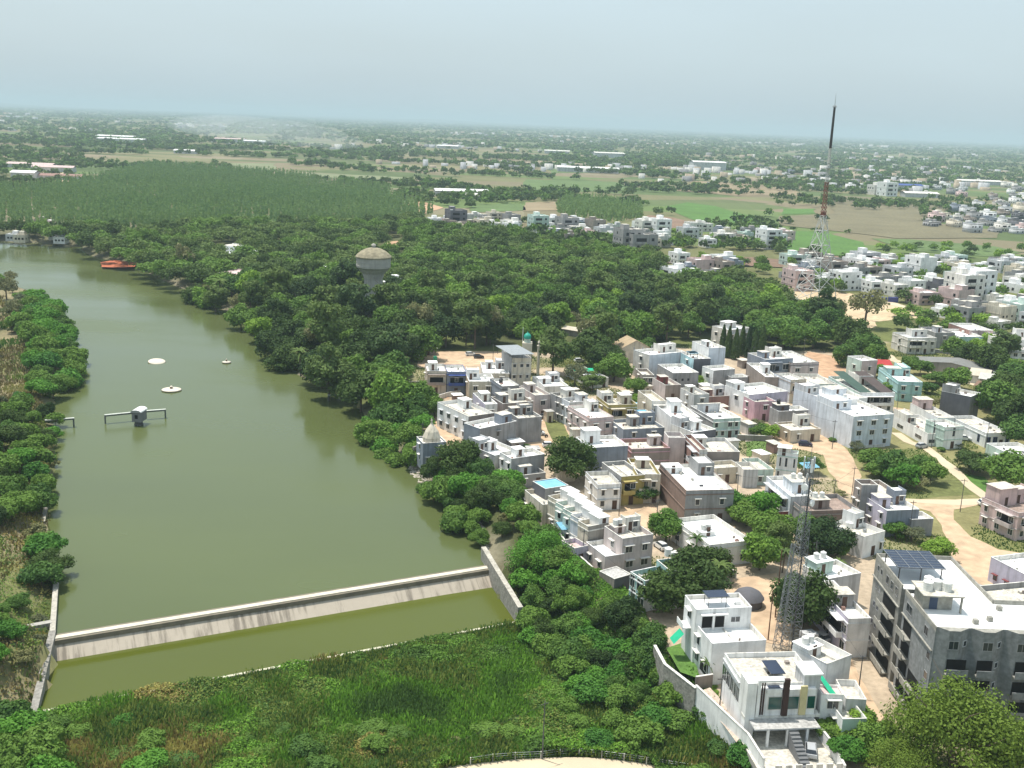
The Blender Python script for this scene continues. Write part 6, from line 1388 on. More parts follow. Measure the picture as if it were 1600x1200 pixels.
# houses of the lake head, half hidden by trees
for px, py, k, wc in ((64, 352, 1, 8), (78, 356, 4, 6), (88, 372, 4, 0), (22, 374, 4, 2), (34, 376, 4, 4), (96, 378, 4, 0)): p = U(px, py, 0); far_house(p[0], p[1], .1, 1.0, 'lakehead', k, wc)
# the countless specks of far villages, one object
r_ = np.random.default_rng(77); V_ = []; F_ = []; M_ = []; n = 0
c_ = np.exp(r_.uniform(np.log(1700), np.log(9000), 75)); t_ = R(90) - r_.uniform(R(-30), R(30), 75); t_[c_ < 2400] = np.where(t_[c_ < 2400] > R(80), t_[c_ < 2400] - R(26), t_[c_ < 2400])
for d_, th in zip(c_, t_):
    m = int(r_.integers(2, 17)); R0 = 14 * math.sqrt(m) * (1 + d_ / 9000)
    X = d_ * math.cos(th) + r_.normal(size=m) * R0 * 1.3; Y = d_ * math.sin(th) + r_.normal(size=m) * R0 * .8
    g_ = 1 + d_ / 6000; hw = r_.uniform(2.5, 6, m) * g_; hd = r_.uniform(2.5, 6, m) * g_; hh = r_.choice([3.5, 4, 7, 7.5, 10], m) * (1 + d_ / 14000); mi = int(r_.integers(0, 3))
    for x, y, a, b, h in zip(X, Y, hw, hd, hh):
        if y < 900 or any(sdist(np.array([x]), np.array([y]), pp)[0] < 5 for pp in KEEPOUT[:3]): continue
        V_ += [(x - a, y - b, -1), (x + a, y - b, -1), (x + a, y + b, -1), (x - a, y + b, -1), (x - a, y - b, h), (x + a, y - b, h), (x + a, y + b, h), (x - a, y + b, h)]
        F_ += [(n + 4, n + 5, n + 6, n + 7), (n, n + 1, n + 5, n + 4), (n + 1, n + 2, n + 6, n + 5), (n + 2, n + 3, n + 7, n + 6), (n + 3, n, n + 4, n + 7)]; k = int(r_.integers(0, 4)); M_ += [4 if k < 2 else k] + [k] * 4; n += 8
merge_houses('outlying_houses', FAR2, 'crowded small pale houses beyond the brown fields on the right plain')
o = np_mesh('far_villages', np.array(V_), np.array(F_), [wallm('offwhite'), wallm('lightgrey'), wallm('grey'), wallm('tan'), wallm('lightgrey')], np.array(M_)); tag(o, 'countless tiny pale houses of the villages on the plain', 'houses', kind='stuff')
# ---------------------------------------------------------------- water tower
p = U(583, 498, 0); wt = empty('water_tower', tuple(p)); tag(wt, 'large round concrete water tower rising out of the woods', 'water tower')
FL = surf('tower_concrete', (.42, .40, .36), .9, .18, .3, streak=.25); TOPM = surf('tower_dome', (.30, .265, .18), .9, .3, .3, fine=.7)
q = MB(); n = 48
for zz0, zz1, r0, r1 in ((-1, 17, 3.7, 3.7), (17, 19.5, 3.7, 4.5), (19.5, 21.6, 4.5, 6.4)):
    i = len(q.v)
    for zc, r in ((zz0, r0), (zz1, r1)):
        for j in range(n):
            t = 2 * math.pi * j / n; rr2 = r * (1 + .045 * (1 if j % 4 < 2 else -1)); q.v.append((rr2 * math.cos(t), rr2 * math.sin(t), zc))
    for j in range(n): q.f.append((i + j, i + (j + 1) % n, i + n + (j + 1) % n, i + n + j)); q.m.append(q.mi(FL))
q.build('shaft', wt)
q = MB(); q.lathe([(6.2, 21.5), (7.2, 22.2), (7.2, 26.2)], FL, 40); q.build('tank', wt)
q = MB(); q.lathe([(7.55, 26.2), (7.6, 26.6), (7.5, 26.8), (6.6, 27.8), (5.2, 28.9), (3.2, 29.9), (1.2, 30.4), (0, 30.5)], TOPM, 40); q.lathe([(7.0, 26.15), (7.55, 26.2)], TOPM, 40); q.build('dome', wt, False)
q = MB(); q.lathe([(.8, 30.3), (.8, 31.2), (1.1, 31.3), (.6, 31.9), (0, 32.1)], FL, 12); q.build('vent_cupola', wt)
q = MB(); q.lathe([(7.24, 22.8), (7.3, 22.85), (7.3, 23.05), (7.24, 23.1)], FL, 40); q.lathe([(7.24, 24.4), (7.28, 24.45), (7.28, 24.6), (7.24, 24.65)], FL, 40); q.build('ring', wt)
# ---------------------------------------------------------------- masts
def find_h(x, y, py):
    lo, hi = 0, 200
    for _ in range(40):
        m = (lo + hi) / 2
        if P(x, y, m)[1] > py: lo = m
        else: hi = m
    return lo
def lattice(parent, z0, z1, w0, w1, n, r, m, legn='leg', legs=True, brn='bracing'):
    cs = [(-1, -1), (1, -1), (1, 1), (-1, 1)]
    if legs:
        for a, b in cs:
            q = MB(); q.tube((a * w0 / 2, b * w0 / 2, z0), (a * w1 / 2, b * w1 / 2, z1), r * 1.5, r * 1.2, m, 5); q.build(legn, parent)
    q = MB()
    for k in range(n):
        f0, f1 = k / n, (k + 1) / n; za, zb = z0 + (z1 - z0) * f0, z0 + (z1 - z0) * f1; wa, wb = (w0 + (w1 - w0) * f0) / 2, (w0 + (w1 - w0) * f1) / 2
        for i in range(4):
            a, b = cs[i], cs[(i + 1) % 4]
            q.tube((a[0] * wa, a[1] * wa, za), (b[0] * wb, b[1] * wb, zb), r, r, m, 4, False); q.tube((b[0] * wa, b[1] * wa, za), (a[0] * wb, a[1] * wb, zb), r, r, m, 4, False); q.tube((a[0] * wb, a[1] * wb, zb), (b[0] * wb, b[1] * wb, zb), r, r, m, 4, False)
    q.build(brn, parent)
p = U(1270, 491, 0); tm = empty('broadcast_mast', tuple(p), R(40)); tag(tm, 'very tall red and white lattice mast standing above the woods and rising over the horizon', 'mast')
z1_, z2_, z3_, z4_, z5_, z6_ = [find_h(p[0], p[1], v) for v in (337, 285, 263, 232, 165, 146)]
PW = surf('mast_white', (.6, .6, .58), .5, .1); PR_ = surf('mast_red', (.22, .075, .05), .6, .1); PD = surf('mast_dark', (.05, .045, .045), .6, .1)
lattice(tm, -1, z1_, 17, 2.0, 7, .13, PW)
lattice(tm, z1_, z2_, 2.0, 1.5, 8, .11, PR_, 'mast_section', False, 'red_section'); lattice(tm, z2_, z4_, 1.5, 1.0, 12, .07, PW, 'x', False, 'white_section')
q = MB(); q.box(-1.5, 1.5, -1.5, 1.5, z3_, z3_ + .25, METAL); q.build('platform', tm); q = MB(); q.box(-.9, .9, -.9, .9, z1_ - .4, z1_ + 1.6, PR_); q.build('platform', tm)
q = MB(); q.tube((0, 0, z4_), (0, 0, z5_), .62, .5, PD, 10); q.tube((0, 0, z2_ * .98), (0, 0, z4_), .12, .12, PW, 5); q.build('antenna', tm); q = MB(); q.tube((0, 0, z5_), (0, 0, z6_), .16, .06, METAL, 6); q.lathe([(.9, z5_ - .8), (.9, z5_ - .3), (.3, z5_)], METAL, 8); q.build('spire', tm)
print('mast', z1_, z5_, z6_)
p = U(1235, 1012, 0); nt_ = empty('lattice_tower', tuple(p), R(20)); tag(nt_, 'grey steel lattice telecom tower between the trees and the garden, the nearest tower', 'lattice tower')
zt_ = find_h(p[0], p[1], 716); GS = surf('tower_steel', (.22, .235, .24), .6, .25, 1.)
lattice(nt_, -.5, zt_ * .72, 2.3, 1.3, 17, .035, GS); lattice(nt_, zt_ * .72, zt_, 1.3, .8, 9, .03, GS)
q = MB(); q.tube((0, 0, zt_ - 1), (0, 0, zt_ + 2.4), .05, .04, GS, 5); q.build('lightning_rod', nt_)
for k, (zf, a) in enumerate(((.97, .3), (.97, 2.4), (.97, 4.4), (.88, 1.2), (.86, 3.6), (.78, 5.2))):
    q = MB(); M_2 = Matrix.Translation((math.cos(a) * .95, math.sin(a) * .95, zt_ * zf)) @ Matrix.Rotation(a, 4, 'Z')
    if k < 4: q.box(-.1, .1, -.16, .16, -1.1, 1.1, wallm('white'), M=M_2)
    else: q.tube(tuple(M_2 @ Vector((-.1, 0, 0))), tuple(M_2 @ Vector((.25, 0, 0))), .55, .6, wallm('white'), 14)
    q.tube(tuple(M_2 @ Vector((-1.2, 0, 0))), tuple(M_2 @ Vector((-.1, 0, 0))), .05, .05, GS, 4); q.build('panel_antenna' if k < 4 else 'dish_antenna', nt_)
q = MB(); q.box(-.12, .12, -.05, .05, 0, zt_ * .9, DMETAL, M=Matrix.Translation((0, -.4, 0))); q.build('cable_ladder', nt_)
q = MB(); q.box(2.2, 4.6, -1, 1, 0, 2.4, wallm('lightgrey')); q.build('equipment_cabinet', nt_)
p = U(1214, 1015, 0); m2 = empty('lattice_mast', tuple(p), R(10)); tag(m2, 'slimmer leaning lattice mast just left of the nearest telecom tower', 'mast'); m2.rotation_euler = (R(0), R(2.5), 0)
lattice(m2, -.5, find_h(p[0], p[1], 850), 1.3, .5, 16, .03, GS)
for px, py, hh in ((1211, 965, 13), (1200, 1000, 9)):
    p = U(px, py, 0); o = empty('steel_pole', tuple(p)); q = MB(); q.tube((0, 0, -.5), (0, 0, hh), .12, .08, surf('rust', (.16, .08, .05)), 6); q.build('pole', o); tag(o, ('tall' if hh > 10 else 'short') + ' rusty steel pole beside the leaning lattice mast', 'pole')
# ---------------------------------------------------------------- street poles and wires
def pole(px, py, h, label, z=0, arm=True):
    p = U(px, py, z); z = gz1(p[0], p[1]); o = empty('utility_pole', (p[0], p[1], z), random.uniform(-.5, .8)); tag(o, label, 'pole', None)
    q = MB(); q.tube((0, 0, -.6), (0, 0, h), .11, .07, surf('pole_steel', (.12, .12, .12), .7), 6); q.build('pole', o)
    if arm: q = MB(); q.box(-.7, .7, -.04, .04, h - .5, h - .4, DMETAL); q.build('crossarm', o)
    return (p[0], p[1], z + h - .45), o
P1, _ = pole(847, 1187, 9.5, 'thin black pole in the weeds at the bottom edge', ZLOW); P2, _ = pole(1119, 1163, 8, 'left one of two thin poles in the weeds by the villa wall', ZLOW); P3, _ = pole(1129, 1158, 7.5, 'right one of two thin poles in the weeds by the villa wall', ZLOW)
SP = []
for i, (px, py) in enumerate(((967, 806), (1024, 838), (930, 690), (868, 660), (1008, 660), (1060, 610), (1162, 640), (1215, 660), (1300, 702), (1175, 575), (1255, 540 + 20), (1290, 655), (1400, 650), (1455, 700), (1540, 700), (1480, 610), (1430, 560), (705, 612), (660, 700), (770, 570), (1150, 790), (1330, 780), (1300, 800), (1420, 840), (1500, 800), (1270, 905), (1290, 1000), (1340, 1090), (910, 880), (985, 960))):
    a, o = pole(px, py, random.uniform(7, 8.5), None); AUTO.append((o, 'thin street pole', px, py, 'town')); SP.append((a, px, py))
def wire(a, b, label):
    q = MB(); a = Vector(a); b = Vector(b); pr = a
    for k in range(1, 9):
        t = k / 8; c = a.lerp(b, t); c.z -= (a - b).length * .03 * 4 * t * (1 - t); q.tube(pr, c, .022, .022, DMETAL, 3, False); pr = c
    o = q.build('wire'); tag(o, label, 'wire')
for i in range(len(SP)):
    best = sorted(((Vector(SP[i][0]) - Vector(SP[j][0])).length, j) for j in range(len(SP)) if j != i)[:1]
    for dd_, j in best:
        if dd_ < 48 and (j > i or True): wire(SP[i][0], SP[j][0], 'WIRE')
        if dd_ < 48: AUTO.append((col.objects[-1], 'thin overhead wire', SP[i][1], SP[i][2], 'town'))
wire(P1, (-40, 108, 2), 'thin wire sagging from the black pole across the weeds to the left')
# ---------------------------------------------------------------- garden and compound walls
def wall_line(label, pts, h, m, t=.12, z=0, zb=None):
    o = empty('compound_wall', tuple(U(*pts[0], z))); tag(o, label, 'wall'); a0 = Vector(o.location); q = MB()
    for i in range(len(pts) - 1):
        a = Vector(U(*pts[i], z)) - a0; b = Vector(U(*pts[i + 1], z)) - a0; d = b - a; l = d.length; M = Matrix.Translation(a) @ Matrix.Rotation(math.atan2(d.y, d.x), 4, 'Z')
        q.box(-.05 * (i % 2), l + .05, -t + .004 * i, t - .004 * i, (zb if zb is not None else -1.5) - z, h, m, M=M); q.box(-.05 * (i % 2), l + .05, -t - .05, t + .05, h, h + .08 + .003 * i, wallm('offwhite'), M=M)
    q.build('wall', o); return o
wall_line('long white compound wall bounding the front villa above the weeds', [(1086, 1088), (1130, 1130), (1167, 1165), (1192, 1205)], 1.9, wallm('white'), zb=-3.5)
wall_line('old brown stone wall left of the white villa garden', [(1022, 1022), (1038, 1052), (1086, 1090)], 1.6, STONE, .2, zb=-3.5)
wall_line('white wall right of the front villa forecourt', [(1276, 1148), (1300, 1180), (1318, 1215)], 1.8, wallm('white'))
wall_line('short brown wall across the villa side passage', [(1086, 1074), (1112, 1070)], 1.8, wallm('brown'))
wall_line('long pale wall below the five house row and lilac houses', [(832, 782), (862, 830), (890, 868), (925, 900)], 1.8, wallm('stone'), zb=-4)
wall_line('low white wall in front of the cream corner house', [(652, 634), (700, 620), (728, 615)], 1.4, wallm('offwhite'))
wall_line('grey wall left of the cream corner house', [(612, 611), (640, 605), (658, 604)], 1.8, wallm('stone'))
wall_line('brown wall beside the small grass plot', [(1152, 688), (1180, 689), (1206, 690)], 1.6, wallm('brown'))
wall_line('pale wall along the villa lane', [(1150, 905), (1120, 890), (1060, 905)], 1.5, wallm('offwhite'))
wall_line('grey wall of the school yard at the right', [(1415, 548), (1470, 552), (1500, 556)], 1.4, wallm('grey'))
wall_line('low wall beside the winding path', [(1460, 572), (1500, 582), (1530, 596)], 1.0, wallm('stone'))
wall_line('white wall around the plot of the three storey block', [(1320, 692), (1345, 700), (1382, 698), (1384, 690)], .7, wallm('offwhite'))
tp = empty('tarpaulin', tuple(U(1370, 470, 0)), R(-14)); tag(tp, 'long dark blue tarpaulin row standing beside the bare sandy field', 'tarpaulin')
for k in range(4): q = MB(); q.box(k * 5.5 - 11, k * 5.5 - 6, -1.2, 1.2, 0, 2.2 + .3 * (k % 2), surf('tarp_blue', (.05, .06, .2), .6)); q.build('section', tp)
for nm, px, py, hh, c, lb in (('canopy', 1002, 648, 3, 'bluesheet', 'pale blue sheet canopy by the cream narrow house'), ('canopy', 828, 796, 3, 'offwhite', 'white square canopy at the top of the row by the bushes'), ('canopy', 886, 845, 3.2, 'bluesheet', 'bright blue sheet canopy against the five house row'), ('canopy', 1064, 848, 3, 'bluesheet', 'blue sheet canopy left of the broad bungalow'), ('canopy', 1262, 752, 4, 'bluesheet', 'pale blue sheet canopy behind the lattice tower')):
    p = U(px, py, 0); o = empty(nm, tuple(p), R(20)); tag(o, lb, 'canopy'); q = MB(); q.quad([(-2, -1.6, hh), (2, -1.6, hh), (2, 1.6, hh + .5), (-2, 1.6, hh + .5)], wallm(c)); q.build('sheet', o)
    for sx in (-1.9, 1.9):
        for sy in (-1.5, 1.5): q = MB(); q.tube((sx, sy, 0), (sx, sy, hh + (.0 if sy < 0 else .45)), .05, .05, DMETAL, 5); q.build('post', o)
# round garden dome beside the white villa
p = U(1168, 945, 0); o = empty('round_shed', tuple(p)); tag(o, 'dark round roofed shed behind the white villa', 'shed'); q = MB(); q.lathe([(2.6, 0), (2.6, 1.6)], wallm('darkgrey'), 18); q.build('wall', o); q = MB(); q.lathe([(2.9, 1.55), (2.2, 2.5), (1.1, 3.1), (0, 3.3)], wallm('darkgrey'), 18); q.build('roof', o, True)
# ---------------------------------------------------------------- cars
def car_meshes(colr, k):
    m, t, b = _new('car_paint_' + k); b.inputs['Base Color'].default_value = (*colr, 1); b.inputs['Roughness'].default_value = .3; b.inputs['Coat Weight'].default_value = .5
    out = {}
    def ex(prof, w0, w1, zs, mm):
        q = MB(); n = len(prof); hw = lambda z: w0 + (w1 - w0) * max(0, min(1, (z - zs[0]) / (zs[1] - zs[0])))
        l = [(x, -hw(z), z) for x, z in prof]; r = [(x, hw(z), z) for x, z in prof]; q.quad(l, mm); q.quad(r[::-1], mm)
        for i in range(n): j = (i + 1) % n; q.quad([l[j], l[i], r[i], r[j]], mm)
        return q
    body = ex([(-1.85, .35), (-1.9, .6), (-1.85, .9), (-1.1, 1.0), (.75, 1.0), (1.5, .88), (1.85, .72), (1.9, .4), (1.75, .25), (-1.75, .25)], .8, .76, (.3, 1), m)
    gl = ex([(-1.7, .97), (-1.35, 1.42), (.35, 1.44), (1.05, .97)], .74, .56, (1, 1.44), GLASS); rf = ex([(-1.4, 1.405), (-1.3, 1.48), (.3, 1.5), (.45, 1.41)], .585, .54, (1.4, 1.5), m)
    for nm, q in (('body', body), ('windows', gl), ('roof', rf)): o = q.build(nm); out[nm] = o.data; bpy.data.objects.remove(o)
    q = MB(); q.tube((0, -.1, 0), (0, .1, 0), .3, .3, surf('tyre', (.015, .015, .015)), 14); q.tube((0, -.105, 0), (0, .105, 0), .17, .17, METAL, 10); o = q.build('wheel'); out['wheel'] = o.data; bpy.data.objects.remove(o)
    q = MB(); q.box(-.03, .03, -.14, .14, -.07, .07, surf('headlight_lens', (.7, .7, .68), .2)); o = q.build('headlight'); out['headlight'] = o.data; bpy.data.objects.remove(o)
    return out
CMS = {k: car_meshes(c, k) for k, c in (('white', (.72, .72, .7)), ('silver', (.42, .43, .44)), ('dark_blue', (.015, .02, .07)), ('black', (.012, .012, .014)), ('red', (.25, .02, .02)))}
def car(px, py, colr, rz, label, grp='cars parked in the town'):
    p = U(px, py, 0); o = empty('parked_car', (p[0], p[1], .09), rz); tag(o, label, 'car', grp); mm = CMS[colr]
    def add(nm, loc=(0, 0, 0)): c = bpy.data.objects.new(nm, mm[nm]); col.objects.link(c); c.parent = o; c.location = loc
    for nm in ('body', 'windows', 'roof'): add(nm)
    for x in (-1.2, 1.2):
        for y in (-.72, .72): add('wheel', (x, y, .3))
    for y in (-.55, .55): add('headlight', (1.87, y, .62))
car(841, 680, 'white', .1, 'white car broadside, left one of the two on the dirt car plot'); car(858, 699, 'white', .15, 'white car broadside, right one of the two on the dirt car plot')
car(850, 652, 'silver', 1.3, 'silver car behind the dark grey blank walled house'); car(653, 616, 'white', 1.2, 'white car on the red dirt lot'); car(653, 557, 'white', .4, 'white car behind the cream corner house')
car(1314, 689, 'white', 2.3, 'white car parked against the three storey block'); car(1288, 675, 'white', 2.2, 'white car behind the first one along the long block'); car(1258, 697, 'dark_blue', -.2, 'dark blue car at the dirt crossing')
car(1506, 688, 'white', -.2, 'white car between the ribbon window building and blue panelled building'); car(1032, 857, 'white', 2.0, 'white car beside the mauve pink house'); car(1266, 1178, 'silver', 1.35, 'silver car inside the villa forecourt'); car(1280, 1000, 'silver', 2.1, 'silver car in the lane beside the lilac white house')
car(1196, 612, 'red', .3, 'red car in the north street'); car(735, 556, 'white', .3, 'white car on the mosque street, leftmost'); car(748, 560, 'black', .2, 'black car on the mosque street'); car(1440, 700, 'silver', .5, 'silver car in front of the ribbon window porch'); car(905, 566, 'white', .4, 'white car in the dirt clearing of the woods'); car(1540, 790, 'white', .1, 'white car beside the pink house at the right edge')
# small carts and heaps
for px, py, c, lb in ((792, 556, 'red', 'red handcart on the mosque street'), (1230, 651, 'blue', 'blue handcart by the dark grey house')):
    p = U(px, py, 0); o = empty('handcart', tuple(p), .4); tag(o, lb, 'cart'); q = MB(); q.box(-1, 1, -.6, .6, .7, .95, wallm(c)); q.build('tray', o)
    for y in (-.65, .65): q = MB(); q.tube((0, y - .04, .35), (0, y + .04, .35), .35, .35, DMETAL, 12); q.build('wheel', o)
# outbuildings in the gaps between the houses
TG = [(700, 640), (740, 600), (860, 600), (960, 620), (1060, 570), (1180, 570), (1290, 600), (1250, 660), (1200, 720), (1060, 790), (960, 800), (860, 740), (760, 700)]
for i, (x, y) in enumerate(scatter(TG, 9, 0, 9000, 301, 1.6)[:52]):
    w_, d_, h_ = random.uniform(2, 4), random.uniform(2, 3.6), random.uniform(2.2, 3.2); cn = random.choice(('grey', 'offwhite', 'brown', 'lightgrey', 'redbrown', 'cream')); rc = random.choice(('grey', 'tan', 'white', 'tan'))
    o = empty('outbuilding', (x, y, 0), .35 + random.choice((0, 1.57)) + random.gauss(0, .08)); tag(o, None, 'outbuilding'); AUTO.append((o, 'low ' + {'offwhite': 'off white', 'lightgrey': 'light grey', 'redbrown': 'red brown'}.get(cn, cn) + ' outbuilding', *P(x, y, 0), 'town'))
    q = MB(); q.box(-w_ / 2, w_ / 2, -d_ / 2, d_ / 2, -.5, h_, wallm(cn)); q.build('wall', o); q = MB(); q.box(-w_ / 2 - .3, w_ / 2 + .3, -d_ / 2 - .35, d_ / 2 + .2, h_, h_ + .12, roofm(rc)); q.build('roof', o); q = MB(); q.box(-.4, .4, -d_ / 2 - .03, -d_ / 2 - .003, .05, 1.95, DOORM); q.build('door', o)
    FOOT.append([(x - 2, y - 2), (x + 2, y - 2), (x + 2, y + 2), (x - 2, y + 2)])
# scooters in the streets
def scooter_meshes():
    out = {}
    q = MB(); m = surf('scooter_paint', (.10, .10, .12), .4, .1); q.box(-.55, .25, -.14, .14, .4, .72, m); q.box(-.6, .1, -.15, .15, .72, .82, surf('scooter_seat', (.02, .02, .02))); q.tube((.5, 0, .35), (.38, 0, 1.0), .05, .05, METAL, 6); q.box(.1, .5, -.14, .14, .25, .34, m); q.tube((.38, -.32, 1.0), (.38, .32, 1.0), .025, .025, METAL, 5); o = q.build('body'); out['body'] = o.data; bpy.data.objects.remove(o)
    q = MB(); q.tube((0, -.06, 0), (0, .06, 0), .27, .27, surf('tyre', (.015, .015, .015)), 12); o = q.build('wheel'); out['wheel'] = o.data; bpy.data.objects.remove(o); return out
SM = scooter_meshes()
for x, y in scatter([(700, 700), (760, 600), (860, 600), (960, 640), (1060, 600), (1180, 600), (1290, 620), (1280, 700), (1200, 720), (1060, 800), (1060, 900), (960, 820), (860, 740)], 13, 0, 7000, 302, .6)[:26]:
    o = empty('scooter', (x, y, .06), random.uniform(0, 6.28)); tag(o, None, 'scooter'); AUTO.append((o, 'dark parked scooter', *P(x, y, 0), 'town'))
    for nm, loc in (('body', (0, 0, 0)), ('wheel', (-.5, 0, .27)), ('wheel', (.52, 0, .27))): c = bpy.data.objects.new(nm, SM[nm]); col.objects.link(c); c.parent = o; c.location = loc
# rubble on the bank
r_ = np.random.default_rng(91); q = MB(); RB_ = surf('rubble', (.45, .41, .34), .95, .4, 1.)
for pp, n in (([(738, 822), (752, 850), (764, 884), (770, 876), (762, 840), (748, 816)], 260), ([(640, 735), (664, 758), (672, 750), (655, 722), (644, 718)], 160), ([(598, 670), (618, 700), (624, 694), (606, 664)], 60)):
    for x, y in scatter(pp, .5, -2.5, 5000, n, 0)[:n]:
        s = float(r_.uniform(.15, .55)); z = max(gz1(x, y), ZL - .2); M = Matrix.Translation((x, y, z + s * .1)) @ Matrix.Rotation(float(r_.uniform(0, 3)), 4, (.3, .5, .8)); q.box(-s, s, -s * .7, s * .6, -s * .5, s * .5, RB_, M=M)
o = q.build('rubble'); tag(o, 'pale stones and rubble strewn along the right water edge', 'rubble', kind='stuff')
# bottom edge: dirt track and wire fence
TX = list(range(680, 1091, 10)); TY = lambda x: 1184 + ((x - 885) / 205) ** 2 * 19
vv = []
for j in range(7):
    for x in TX: p = U(x, TY(x) + j * 10, ZLOW); vv.append((p[0], p[1], gz1(p[0], p[1]) + .14))
nx_ = len(TX); vi = [(j * nx_ + i, j * nx_ + i + 1, (j + 1) * nx_ + i + 1, (j + 1) * nx_ + i) for j in range(6) for i in range(nx_ - 1)]
o = np_mesh('dirt_track', np.array(vv), np.array(vi), [PATH]); o['kind'] = 'structure'
fo = empty('wire_fence', tuple(U(845, 1184, ZLOW + .4))); tag(fo, 'wire fence on low pale posts along the dirt track at the bottom', 'fence'); f0 = Vector(fo.location)
pts = [(735, 1193), (770, 1187), (805, 1184), (845, 1182), (875, 1178), (905, 1177), (940, 1181), (975, 1186), (1010, 1191), (1045, 1196), (1080, 1201)]; W3 = [Vector(U(a, b, ZLOW + .4)) - f0 for a, b in pts]
for v in W3: v.z = gz1(v.x + f0.x, v.y + f0.y) - f0.z + .1
for v in W3: q = MB(); q.box(v.x - .07, v.x + .07, v.y - .07, v.y + .07, v.z - .4, v.z + 1.2, wallm('offwhite')); q.build('post', fo)
for z in (.4, .8, 1.15):
    q = MB()
    for a, b in zip(W3, W3[1:]): q.tube(a + Vector((0, 0, z)), b + Vector((0, 0, z)), .02, .02, METAL, 3, False)
    q.build('wire', fo)
# ---------------------------------------------------------------- labels that say which one, from where each thing stands
LM = {'town': [('cream corner house', 680, 600), ('green domed mosque', 823, 560), ('lakeside shrine', 678, 715), ('balustrade house', 940, 715), ('brick building', 1090, 790), ('broad bungalow', 1115, 860), ('white villa', 1140, 1010), ('front villa', 1220, 1120), ('apartment block', 1440, 1010), ('nearest lattice tower', 1235, 960), ('long white building', 1320, 660),
    ('turquoise house', 1410, 610), ('ribbon window building', 1450, 685), ('blue panelled building', 1540, 690), ('right edge pink house', 1575, 820), ('five house row', 900, 810), ('slim white tower house', 1108, 570), ('cream balcony house', 1437, 545), ('mustard house', 970, 645), ('striped house', 1236, 610), ('dirt crossing', 1255, 690), ('scrub plot', 1450, 750), ('ribbed roof school', 1570, 555)],
 'belt': [('water tower', 583, 480), ('red earth bank', 187, 414), ('ribbed roof shed', 355, 400), ('pink roofed house', 367, 435), ('green domed mosque', 823, 545), ('tall red mast', 1268, 500), ('grey white wooded villa', 1145, 525), ('gabled yellow house', 985, 560), ('clearing in the woods', 890, 545), ('red dirt lot', 640, 615), ('lake walkway stub', 525, 616), ('sandy clearing', 615, 385), ('mast side red hut', 1176, 458), ('far house strip', 900, 385), ('lake head houses', 70, 375), ('small far cluster', 1085, 435), ('white woods house', 700, 460)],
 'left': [('walkway stub', 90, 656), ('broken bank wall', 72, 790), ('weir', 84, 980), ('intake hut', 217, 650), ('grey side wall', 40, 980), ('bottom left corner', 20, 1180), ('upper left lake bend', 60, 450)],
 'right': [('right weir wall', 790, 905), ('lakeside shrine', 678, 715), ('five house row', 880, 830), ('mauve pink house', 960, 880), ('maroon door house', 800, 750), ('stone garden wall', 1040, 1040), ('lake walkway stub', 525, 616), ('teal panelled house', 1005, 930)],
 'low': [('thin black pole', 847, 1187), ('two thin poles', 1124, 1160), ('pool curb middle', 430, 1045), ('pool left end', 68, 1110), ('stone garden wall', 1050, 1070), ('right weir wall', 812, 975), ('bottom track fence', 950, 1190)],
 'far': [('green square field', 1290, 380), ('brown field strip', 1100, 408), ('bright curved field', 1110, 335), ('rows of slim trees', 940, 335), ('white gabled far block', 1205, 385), ('long white roofed shed', 720, 306), ('blue roofed hall', 1418, 298), ('tall red mast', 1285, 300), ('very long pale shed', 1525, 288), ('sandy clearing', 640, 372), ('small far cluster', 1085, 435), ('far right slums edge', 1520, 350), ('flat grey far block', 985, 390)],
 'town2': [('tall white apartment house', 1510, 465), ('bare sandy field', 1340, 485), ('tall red mast', 1270, 470), ('pink arched house', 1440, 472), ('blue tarpaulin row', 1370, 470), ('green pale far field', 1470, 395), ('cream balcony house', 1437, 525), ('right picture edge', 1600, 450), ('pale brown corner house', 1245, 445)],
 'lakehead': [('lake head', 60, 382)]}
ORD = ['nearest', 'second nearest', 'third nearest', 'fourth nearest', 'fifth nearest', 'sixth nearest', 'seventh nearest', 'eighth nearest', 'ninth nearest', 'tenth nearest', 'eleventh nearest', 'twelfth nearest']
bk = {}
for o, ds, px, py, lm in AUTO:
    nm, lx, ly = min(LM[lm], key=lambda a: (a[1] - px) ** 2 + ((a[2] - py) * 1.6) ** 2); dx, dy = px - lx, (py - ly) * 1.6
    dr = ('right of' if dx > 0 else 'left of') if abs(dx) > abs(dy) else ('in front of' if dy > 0 else 'behind')
    bk.setdefault((ds, dr, nm), []).append((dx * dx + dy * dy, o, px))
for (ds, dr, nm), l in bk.items():
    l.sort(key=lambda a: a[0])
    for i, (d, o, px) in enumerate(l):
        if len(l) == 1: o['label'] = ds + ' ' + dr + ' the ' + nm
        elif i < 12: o['label'] = ORD[i] + ' ' + ds + ' ' + dr + ' the ' + nm
        else: o['label'] = 'one of the farther ' + ds + ('es ' if ds.endswith('sh') else 's ') + dr + ' the ' + nm
    if len(l) > 1:
        for d, o, px in l: o['group'] = (ds + ('es ' if ds.endswith('sh') else 's ') + dr + ' the ' + nm)
bt = {}
for o, lab, c in TANKS: bt.setdefault(lab, []).append((o, c))
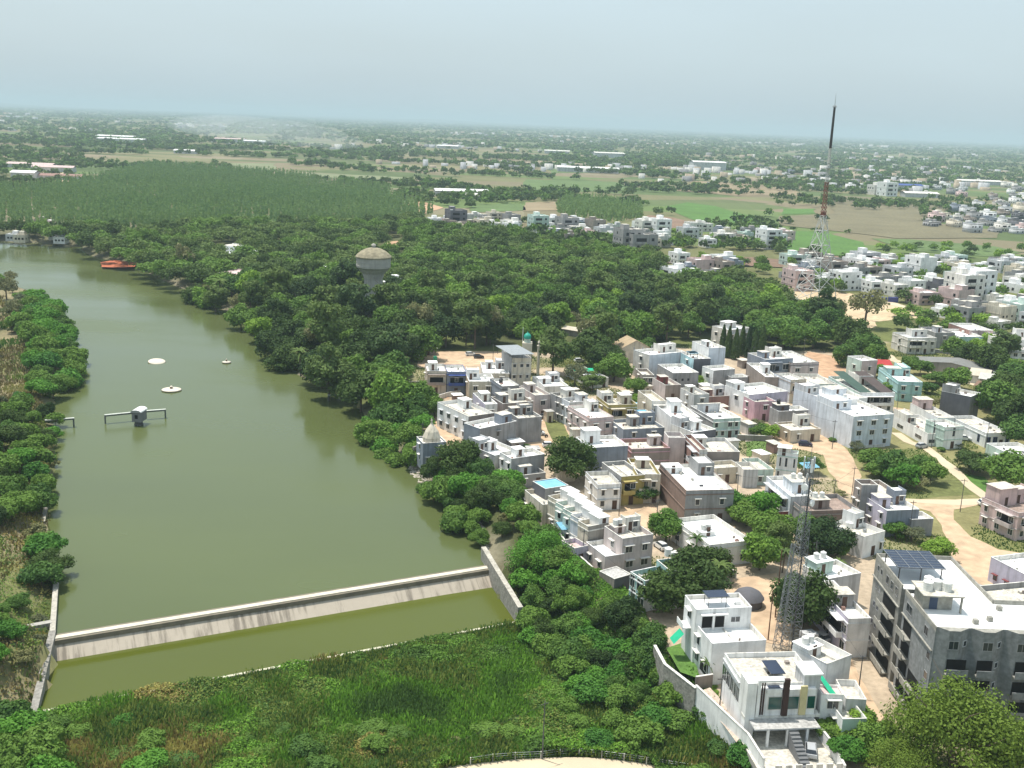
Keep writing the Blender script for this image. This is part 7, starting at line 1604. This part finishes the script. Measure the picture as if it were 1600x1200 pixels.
for lab, l in bt.items():
    l.sort(key=lambda a: P(*a[0].location)[0]); short = ' '.join(lab.split()[:9]); wds = lab.split()
    for i, (o, c) in enumerate(l):
        pos = '' if len(l) == 1 else (['left', 'right'] if len(l) == 2 else ['leftmost', 'second', 'middle', 'fourth', 'rightmost'] if len(l) == 5 else ['left', 'middle', 'right', 'far right'])[i] + ' '
        o['label'] = pos + c + ' water tank on the ' + ' '.join(wds[:9])
        if wds[8] in ('the', 'a', 'of', 'beside', 'with', 'by') if len(wds) > 8 else False: o['label'] = pos + c + ' water tank on the ' + ' '.join(wds[:8])
        if len(l) > 1: o['group'] = 'tanks on the ' + short
for o in list(col.objects):
    if 'label' in o and len(o['label'].split()) > 16: o['label'] = ' '.join(o['label'].split()[:16]); print('LONG', o['label'])
# ---------------------------------------------------------------- the hazy air
HD = 0.00011
q = MB(); hm = bpy.data.materials.new('haze'); hm.use_nodes = True; t = hm.node_tree; t.nodes.clear()
pv = t.nodes.new('ShaderNodeVolumePrincipled'); mo_ = t.nodes.new('ShaderNodeOutputMaterial')
pv.inputs['Color'].default_value = (.56, .70, .81, 1); pv.inputs['Density'].default_value = HD; pv.inputs['Anisotropy'].default_value = .0
t.links.new(pv.outputs[0], mo_.inputs['Volume'])
q.box(-60000, 60000, -4000, 60000, -14, 190, hm); o = q.build('haze'); o['kind'] = 'stuff'; tag(o, 'pale blue haze lying over the whole plain', 'haze')

# smoke of a distant fire
sm_m = bpy.data.materials.new('smoke'); sm_m.use_nodes = True; t = sm_m.node_tree; t.nodes.clear()
pv = t.nodes.new('ShaderNodeVolumePrincipled'); mo_ = t.nodes.new('ShaderNodeOutputMaterial'); pv.inputs['Color'].default_value = (.8, .86, .92, 1); pv.inputs['Density'].default_value = .0022
t.links.new(pv.outputs[0], mo_.inputs['Volume'])
q = MB(); p = U(530, 236, 0)
for dx, z, rx, rz in ((0, 14, 60, 20), (-60, 24, 90, 24), (-140, 34, 120, 28), (-240, 42, 150, 26)):
    n_ = 12; q.lathe([(rx * math.sin(math.pi * k / n_), rz * -math.cos(math.pi * k / n_)) for k in range(n_ + 1)], sm_m, 20, (p[0] + dx, p[1] + dx * .2, z + 6))
o = q.build('smoke', None, True); tag(o, 'thin pale smoke drifting left from a fire on the far plain', 'smoke', kind='stuff')
# lawn and tiled passage of the villas
sheet('lawn', [(1040, 1012), (1072, 1002), (1088, 1030), (1095, 1062), (1062, 1050)], surf('lawn_green', (.10, .2, .04), .95, .3, .6, fine=2), .06, 2, .2)
sheet('tiled_passage', [(1092, 1080), (1110, 1074), (1135, 1100), (1158, 1150), (1150, 1160)], surf('passage_tile', (.52, .42, .34), .9, .2, 1., fine=2), .07, 2, .1)
